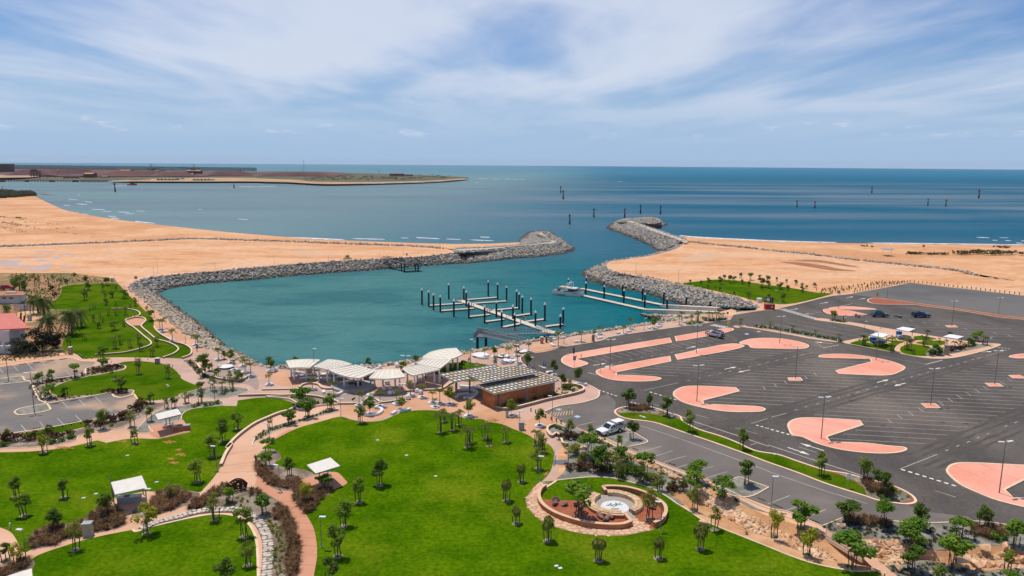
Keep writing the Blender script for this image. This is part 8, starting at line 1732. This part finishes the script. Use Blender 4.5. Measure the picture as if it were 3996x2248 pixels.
for x,y in ((80,450),(198,442)):p=G(P('f',x,528));w=MB().box((p.x,p.y-.06,1.75),(1.3,.12,.5)).build('window',M_glass,r);MB().box((p.x,p.y-.1,1.45),(1.5,.16,.08)).build('sill',M_white,w)
p=G(P('f',190,360),z);MB().box((p.x,p.y,z+.25),(3.2,.8,.5)).build('solar_heater',M_roofcol,r)
a,b=G(P('f',230,640)),G(P('f',522,648));r=root('panel_fence',(0,0,0),0,'pale corrugated panel fence behind the playground','fence');n=12
for k in range(n):q0,q1=a.lerp(b,k/n),a.lerp(b,(k+.96)/n);MB().bar((q0 .x,q0 .y,.95),(q1 .x,q1 .y,.95),.06,1.9).build('panel',M_render,r)
r=root('play_slide',G(P('f',440,820)),.3,'small red slide with a grey tower in the sandy playground','slide');MB().bar((-.6,0,.15),(-2.4,0,.1),.6,.1).build('slide_end',M_red,r);MB().bar((-.6,0,.15),(.5,0,1.5),.6,.1).build('chute',M_red,r);MB().box((.9,0,.9),(.9,.9,1.8)).build('tower',M_lgrey,r)
r=root('shade_sail',G(P('f',380,700)),0,'rust red shade sail on dark poles over the playground','shade sail');q=[G(P('f',x,y),zz) for x,y,zz in ((235,585,3.6),(355,600,3.4),(300,650,3.0),(245,640,3.0))]
base_l=r.location.copy();MB().add([v_-base_l for v_ in q],[(0,1,2,3)]).build('sail',pm('rust_canvas',(.28,.09,.05)),r)
for x,y,ty in ((362,810,650),(425,745,540),(280,735,690),(515,725,650)):p=G(P('f',x,y));h=height_at(p,P('f',x,ty)[1]);MB().tube([p-base_l,p-base_l+Vector((0,0,h))],.09,6).build('pole',M_dark,r)
# ================================================================ FAR SHORE: ORE PORT ON THE HEADLAND
M_head=pm('headland_scrub',(.075,.082,.034),(.120,.100,.050),.02,(.22,.13,.07),.012,lo2=.52,hi2=.75)
M_ore=pm('ore_yard',(.120,.052,.050),(.080,.040,.046),.02,(.16,.068,.055),.008)
M_hsand=pm('headland_sand',(.56,.32,.19),(.47,.26,.15),.02,(.33,.25,.12),.015)
M_rust=pm('rust_steel',(.16,.065,.045),(.11,.05,.042),.1);M_orng=pm('orange_sheet',(.60,.30,.14),(.52,.26,.12),.1);M_fence=pm('mesh_fence',(.16,.20,.22),(.13,.17,.19),.05)
def see_through(m,f):
	nt=m.node_tree;tr=nt.nodes.new('ShaderNodeBsdfTransparent');ms=nt.nodes.new('ShaderNodeMixShader');ms.inputs[0].default_value=f
	nt.links.new(nt.nodes['Principled BSDF'].outputs[0],ms.inputs[1]);nt.links.new(tr.outputs[0],ms.inputs[2]);nt.links.new(ms.outputs[0],nt.nodes['Material Output'].inputs[0]);return m
M_mesh=see_through(pm('wind_mesh',(.17,.21,.23)),.5)
def terrain(name,front,back,prof,m,n=50,seed=0):
	"""land between a front waterline and a back line; prof: (fraction, height)"""
	a,b=resample(front,n),resample(back,n);mb=MB();k=len(prof)
	for i in range(n):
		for u,z in prof:p=a[i].lerp(b[i],u);mb.v.append((p.x,p.y,WATER+z*(1+.25*noise.noise(Vector((p.x*.01,p.y*.01,seed))))-(.5 if u==0 else 0)))
	for i in range(n-1):
		for q in range(k-1):o=i*k+q;mb.f.append((o,o+k,o+k+1,o+1))
	return structure(name,mb,m)
frontW=line('M -900 345 0 365 600 372 1100 378 1300 374 1600 382 2000 385 2576 384 N 120 384 420 392 560 410 800 411 1100 403 1500 393 1800 382 2000 366 2130 356',z=WATER)
backW=line('M -900 228 0 240 1000 255 2000 280 2576 292 N 300 288 600 290 900 304 1400 318 1800 335 2000 346 2135 354',z=WATER)
terrain('headland',frontW,backW,((0,0),(.03,2.2),(.12,3.2),(.5,4.0),(1,4.4)),M_head,70)
structure('headland_sand',MB().sheet(line('M 1100 378 1300 366 1600 352 2000 345 2576 346 N 0 350 200 358 420 366 600 384 850 388 1100 388 1500 381 1800 371 2050 353 2125 352 1900 376 1600 390 1300 398 1000 405 700 408 500 400 300 389 100 386 M 2576 382 2000 383 1500 382',closed=True,z=WATER+3.9),WATER+4.0),M_hsand)
structure('ore_yard',MB().sheet(line('M -900 320 0 325 300 325 700 330 1100 332 1600 328 2000 328 2500 300 N 300 318 850 318 870 298 500 290 M 2500 285 1800 280 1000 258 0 245 -900 232',closed=True,z=WATER+5),WATER+5.0),M_ore)
structure('headland_sand',MB().sheet(line('M -300 345 0 345 300 340 300 318 0 315 -300 312',closed=True,z=WATER+5.2),WATER+5.3),M_hsand)
def heap(label,tl,x0,x1,by,ty,m=M_ore):
	a,b=G(P(tl,x0,by),WATER+5),G(P(tl,x1,by),WATER+5);c=(a+b)/2;h=height_at(c,P(tl,(x0+x1)/2,ty)[1]);L_=(b-a).length;dpt=h*2.2;ang=math.atan2((b-a).y,(b-a).x);r=root('ore_stockpile',c,ang,label,'stockpile','ore stockpiles');mb=MB();n=14
	for i in range(n+1):
		x=-L_/2+L_*i/n;e=min(1,4*min(i,n-i)/n);hh=h*e*(1+.12*noise.noise(Vector((x*.03,h,0))));mb.v+=[(x,-dpt,0),(x,-dpt*.15,hh),(x,dpt*.15,hh),(x,dpt,0)]
	for i in range(n):
		for k in range(3):o=i*4+k;mb.f.append((o,o+4,o+5,o+1))
	mb.build('ore_heap',m,r)
for a in (('long purple-brown ore stockpile at the left of the port','M',60,720,320,262),('purple ore stockpile behind the screening plant','M',480,1000,305,255),('dark ore stockpile behind the orange shed','M',960,1750,322,275),('low ore stockpile in the middle of the port','M',1500,2000,325,285),('dark ore stockpile at the right of the port','M',2050,2560,322,275),('flat purple ore stockpile at the end of the headland yard','N',0,860,325,292)):heap(*a)
# wind fence behind the yard
fa,fb=G(P('M',75,262),WATER+4),G(P('N',5,285),WATER+4);hf=height_at(fa,P('M',75,212)[1]);r=root('wind_fence',(0,0,0),0,'very long grey mesh wind fence behind the ore yard','fence');n=64;hb=height_at(fb,P('N',5,242)[1])
for k in range(n):
	q0,q1=fa.lerp(fb,k/n),fa.lerp(fb,(k+1)/n);h=hf+(hb-hf)*k/n;w=.9
	MB().tube([(q0 .x,q0 .y,q0 .z),(q0 .x,q0 .y,q0 .z+h*1.04)],w*.5,5).build('post',M_dark,r)
	MB().bar((q0 .x,q0 .y+1,q0 .z+h*.56),(q1 .x,q1 .y+1,q1 .z+h*.56),.15,h*.84).build('mesh_panel',M_mesh,r)
p=G(P('M',-200,290),WATER+4);q=G(P('M',75,290),WATER+4);h=height_at(q,P('M',75,210)[1]);r=root('port_shed',(0,0,0),0,'big purple-brown shed at the left end of the wind fence','shed');MB().prism([p,q,q+Vector((0,40,0)),p+Vector((0,40,0))],WATER+4,WATER+4+h).build('wall',M_ore,r);MB().prism([p-Vector((2,2,0)),q+Vector((2,-2,0)),q+Vector((2,42,0)),p+Vector((-2,42,0))],WATER+4+h,WATER+5.2+h).build('roof',M_rust,r)
def shed(label,tl,x0,x1,by,ty,wallm=M_ore,roofm=M_orng,dep=22):
	p,q=G(P(tl,x0,by),WATER+5),G(P(tl,x1,by),WATER+5);h=height_at(p,P(tl,x0,ty)[1]);r=root('port_shed',(0,0,0),0,label,'shed','port sheds');d=Vector((0,dep,0));z0=WATER+5
	MB().prism([p,q,q+d,p+d],z0,z0+h*.85).build('wall',wallm,r);o=Vector((1.0,0,0));MB().add([p-o-d*.03+Vector((0,0,h*.82)),q+o-d*.03+Vector((0,0,h*.82)),q+o+d*.5+Vector((0,0,h*1.05)),p-o+d*.5+Vector((0,0,h*1.05)),q+o+d*1.03+Vector((0,0,h*.82)),p-o+d*1.03+Vector((0,0,h*.82))],[(0,1,2,3),(3,2,4,5)]).build('roof',roofm,r)
for a in (('orange roofed shed on the wharf','M',840,930,345,298),('long orange roofed shed in the yard, left','M',1200,1305,300,266),('long orange roofed shed in the yard, right','M',1872,2012,305,270),('low pale roofed shed below the right stacker','M',1832,1932,320,301,M_ore,M_roofcol),('low pale roofed shed behind the wharf end','M',1010,1072,342,328,M_ore,M_orng),('dark red roofed homestead on the headland tip','N',1340,1480,326,302,M_rust,pm('homestead_roof',(.22,.08,.08))),('small red roofed outbuilding beside the homestead','N',1490,1570,325,311,M_rust,pm('outbuilding_roof',(.20,.08,.07)))):shed(*a,dep=14 if 'N'==a[1] else 22)
def stacker(label,tl,cx,by,ty,boom,flip=1):
	p=G(P(tl,cx,by),WATER+5);h=height_at(p,P(tl,cx,ty)[1]);r=root('ore_stacker',p,0,label,'stacker','ore stackers');w=.75;s=flip
	for dx in (-.16,.16):
		for dy in (-2,2):MB().bar((dx*h,dy,0),(dx*h*.6,dy,h*.45),w,w).build('portal_leg',M_rust,r)
	MB().box((0,0,h*.48),(h*.45,6,h*.1)).build('slew_deck',M_rust,r)
	MB().bar((-.1*h*s,0,h*.5),(.12*h*s,0,h),w,w).build('mast',M_rust,r);MB().bar((.2*h*s,0,h*.5),(.12*h*s,0,h),w,w).build('mast',M_rust,r)
	MB().bar((0,0,h*.55),(-boom*s,0,h*.66),1.2,1.8).build('boom',M_rust,r);MB().bar((.12*h*s,0,h),(-boom*s*.8,0,h*.68),.35,.35).build('stay',M_rust,r);MB().bar((.1*h*s,0,h*.5),(boom*.55*s,0,h*.6),1.2,1.6).build('counter_boom',M_rust,r);MB().box((boom*.55*s,0,h*.6),(5,5,3)).build('counterweight',M_orng,r)
stacker('rusty ore stacker with twin masts in the middle of the yard','M',1535,310,207,38,-1);stacker('rusty ore stacker with a long left boom behind the right shed','M',1945,310,207,52,1)
r=root('transfer_tower',G(P('M',360,345),WATER+5),0,'dark rusty screening tower at the left of the wharf','tower');h=height_at(r.location.copy(),P('M',360,262)[1])
for dx in (-9,0,9):
	for dy in (-4,4):MB().bar((dx,dy,0),(dx*.8,dy,h*.8),1.1,1.1).build('leg',M_rust,r)
for z in (.3,.55,.8):MB().box((0,0,h*z),(24,11,h*.12)).build('floor',M_rust,r)
MB().box((-3,0,h*.92),(10,9,h*.2)).build('head_house',M_ore,r)
def conveyor(label,tl,x0,y0,z0_,x1,y1,z1_):
	a,b=G(P(tl,x0,y0),WATER+5),G(P(tl,x1,y1),WATER+5);a.z+=z0_;b.z+=z1_;r=root('conveyor',(0,0,0),0,label,'conveyor','ore conveyors');MB().bar(a,b,3,2.2).build('gallery',M_rust,r)
	for k in range(6):p=a.lerp(b,k/5);MB().bar((p.x,p.y,WATER+4),(p.x,p.y,p.z),.7,.7).build('trestle',M_rust,r)
for a in (('sloping ore conveyor left of the wharf tower','M',400,352,9,800,352,1),('sloping ore conveyor rising to the wharf shed','M',640,352,1,860,350,6),('sloping ore conveyor left of the orange shed','M',1090,312,1,1350,300,12),('sloping ore conveyor below the middle stacker','M',1380,318,1,1660,300,11),('sloping ore conveyor at the far right stockpile','M',2330,300,2,2420,295,11)):conveyor(*a)
# wharf on piles
def wharf(label,tl,x0,y0,x1,y1,npile,zt=4.2):
	a,b=G(P(tl,x0,y0),WATER),G(P(tl,x1,y1),WATER);r=root('wharf',(0,0,0),0,label,'wharf','port wharves');d=Vector((0,14,0));MB().prism([a,b,b+d,a+d],WATER+zt-1.3,WATER+zt).build('deck',M_rust,r)
	for k in range(npile):p=a.lerp(b,(k+.5)/npile);MB().tube([(p.x,p.y+1,WATER-1),(p.x,p.y+1,WATER+zt-1.2)],.75,6).build('pile',M_dark,r)
wharf('long rusty loading wharf on piles at the left','M',-200,384,800,388,34);wharf('rusty wharf end on close-set piles','M',805,389,1082,389,22);wharf('short dark jetty on piles behind the tugboat','M',1297,384,1490,385,12,5.0)
for k,(x0,x1) in enumerate(((0,55),(255,300),(500,548),(735,790))):
	p,q=G(P('M',x0,387),WATER),G(P('M',x1,387),WATER);r=root('fender_dolphin',(p+q)/2,0,'rust red fender block under the loading wharf, %s'%ordinal(k,4),'fender','wharf fenders');MB().box((0,-1.5,1.5),((q-p).length,4,4)).build('block',M_rust,r);MB().box((0,-3.6,1.8),((q-p).length*.8,.4,2.4)).build('pad',M_dark,r)
M_quay=pm('sheet_pile',(.115,.16,.165),(.09,.13,.14),.1)
for k,(x0,x1,by,ty) in enumerate(((1575,1760,386,355),(1937,2120,388,357))):
	a,b=G(P('M',x0,by),WATER),G(P('M',x1,by),WATER);h=height_at(a,P('M',x0,ty)[1]);r=root('quay_wall',(0,0,0),0,['grey sheet pile quay wall, left of the harbour gap','grey sheet pile quay wall, right of the harbour gap'][k],'quay');MB().prism([a,b,b+Vector((0,25,0)),a+Vector((0,25,0))],WATER-1,WATER+h*.85).build('wall',M_quay,r)
	for q in range(5):p=a.lerp(b,.1+q*.2);MB().tube([(p.x,p.y-.8,WATER),(p.x,p.y-.8,WATER+h*1.2)],.9,6).build('fender_pile',M_dark,r)
for k,x in enumerate((1770,1785,1800,1825,1838,1850)):
	p=G(P('M',x,375),WATER);h=height_at(p,P('M',x,343)[1]);r=root('dolphin_pile',p,0,'dark mooring dolphin pile in the harbour gap, %s'%ordinal(k,6),'pile','harbour gap piles');MB().tube([(0,0,-1),(0,0,h*.94)],1.0,7).build('shaft',M_dark,r);MB().lathe((0,0,h*.92),[(1.1,0),(1.1,h*.05),(.4,h*.1)],7).build('cap',M_grey,r)
# tugboat
p=G(P('M',1283,419),WATER);q=G(P('M',1384,419),WATER);L_=(q-p).length;r=root('tugboat',p,0,'red hulled tugboat heading right with a white wake','tugboat');mb=MB();H_=L_*.13
for u,w,zt in ((0,.8,1.0),(.2,1,.8),(.6,1,.85),(.85,.75,1.15),(1,.05,1.5)):x=u*L_;ww=w*L_*.13;mb.v+=[(x,ww,zt*H_),(x,ww*.8,-1),(x,-ww*.8,-1),(x,-ww,zt*H_)]
for i in range(4):
	for k in range(4):mb.f.append((i*4+k,i*4+(k+1)%4,i*4+4+(k+1)%4,i*4+4+k))
mb.f.append((0,1,2,3));mb.build('hull',pm('tug_red',(.42,.04,.05)),r)
MB().box((L_*.52,0,H_*1.5),(L_*.42,L_*.18,H_*1.2)).build('deckhouse',M_rust,r);MB().box((L_*.5,0,H_*2.6),(L_*.22,L_*.15,H_*1.1),0,.85).build('wheelhouse',M_dark,r);MB().tube([(L_*.42,0,H_*3),(L_*.42,0,H_*4.4)],L_*.008,5).build('mast',M_dark,r);MB().box((L_*.3,0,H_*2.3),(L_*.07,L_*.12,H_*1.4)).build('funnel',M_dark,r)
# masts on the headland
for lab,x,by,ty,w in (('tall lattice radio mast on the headland',479,288,165,3.4),('thin pole beside a dome on the headland',306,290,236,.7),('small beacon tower on the headland tip',1235,304,266,1.2)):
	p=G(P('N',x,by),WATER+4);h=height_at(p,P('N',x,ty)[1]);r=root('radio_mast',p,0,lab,'mast')
	if w>3:
		for s in (-1,1):MB().bar((s*w,0,0),(s*.3,0,h),.5,.5).build('leg',M_fence,r)
		for k in range(9):z=h*k/9;z2=h*(k+1)/9;ww=w*(1-k/9)+.3;MB().bar((-ww,0,z),(ww*.85,0,z2),.3,.3).build('brace',M_fence,r)
	else :MB().tube([(0,0,0),(0,0,h)],w*.5,5).build('pole',M_fence,r);MB().box((0,0,h),(w*2.5,w*2,w*1.5)).build('head',M_fence,r)
rnd=random.Random(4);mb=MB()
for _ in range(160):
	x=rnd.uniform(450,1950);y=345-(x-450)*.004+rnd.uniform(-14,22)-(10 if x>1600 else 0);p=G(P('N',x,y),WATER+4);s=rnd.uniform(2,5)
	for k in range(10):d=Vector((rnd.gauss(0,1),rnd.gauss(0,1),abs(rnd.gauss(0,.6))))*s*.6;quad(mb,p+d,Vector((rnd.gauss(0,.4),-.3,1)).normalized(),Vector((1,0,0)),s,s)
o=mb.build('headland_bushes',M_bushg);o['kind']='stuff';o['label']='dark low bushes scattered over the far headland';o['category']='bushes'
mb=MB();rnd=random.Random(6)
r=root('headland_rock_edge',label='dark rock armour along the port shoreline',cat='rocks')
edge=line('M 2120 386 2400 384 2576 383 N 100 382',z=WATER);pile_rocks([(p+Vector((0,rnd.uniform(0,6),rnd.uniform(0,2))),rnd.uniform(2.2,4),(rnd.random(),rnd.random(),rnd.random()*6)) for p in resample(edge,160)],r,M_rockp,M_rockp,0)
reef=line('N 210 424 400 420 470 412 600 412 740 410 900 408 1300 402 1600 393 1900 376 2130 356',z=WATER);r=root('headland_reef',label='dark reef rocks along the headland beach',cat='reef');pile_rocks([(p+Vector((rnd.uniform(-3,3),rnd.uniform(-3,3),-.3)),rnd.uniform(1.5,3.2),(rnd.random()*.3,rnd.random()*.3,rnd.random()*6)) for p in resample(reef,260)],r,M_rockp,M_rockp,0)
# small earth mound with yellow digger bucket and pallets on the far path
r=root('earth_mound',G(P('J',915,285)),0,'small dark earth mound with dry plants on the sand flat','mound');MB().lathe((0,0,-.1),[(2.4,0),(1.8,.6),(.8,1.3),(.1,1.6)],12).build('soil',M_earth,r)
o=cloud(5,[((0,0,1.4),.9)],80,.5).build('dry_plants',M_leafy,r)
# ================================================================ SEA AIR
hb_=MB().box((0,0,42),(33000,33000,100)).build('haze',None);hb_['kind']='stuff'
m=bpy.data.materials.new('sea_air');m.use_nodes=True;nd=m.node_tree.nodes;nd.remove(nd['Principled BSDF'])
pv=nd.new('ShaderNodeVolumePrincipled');pv.inputs['Color'].default_value=(.80,.90,1.0,1);pv.inputs['Density'].default_value=HAZE
m.node_tree.links.new(pv.outputs[0],nd['Material Output'].inputs['Volume']);hb_.data.materials.append(m)
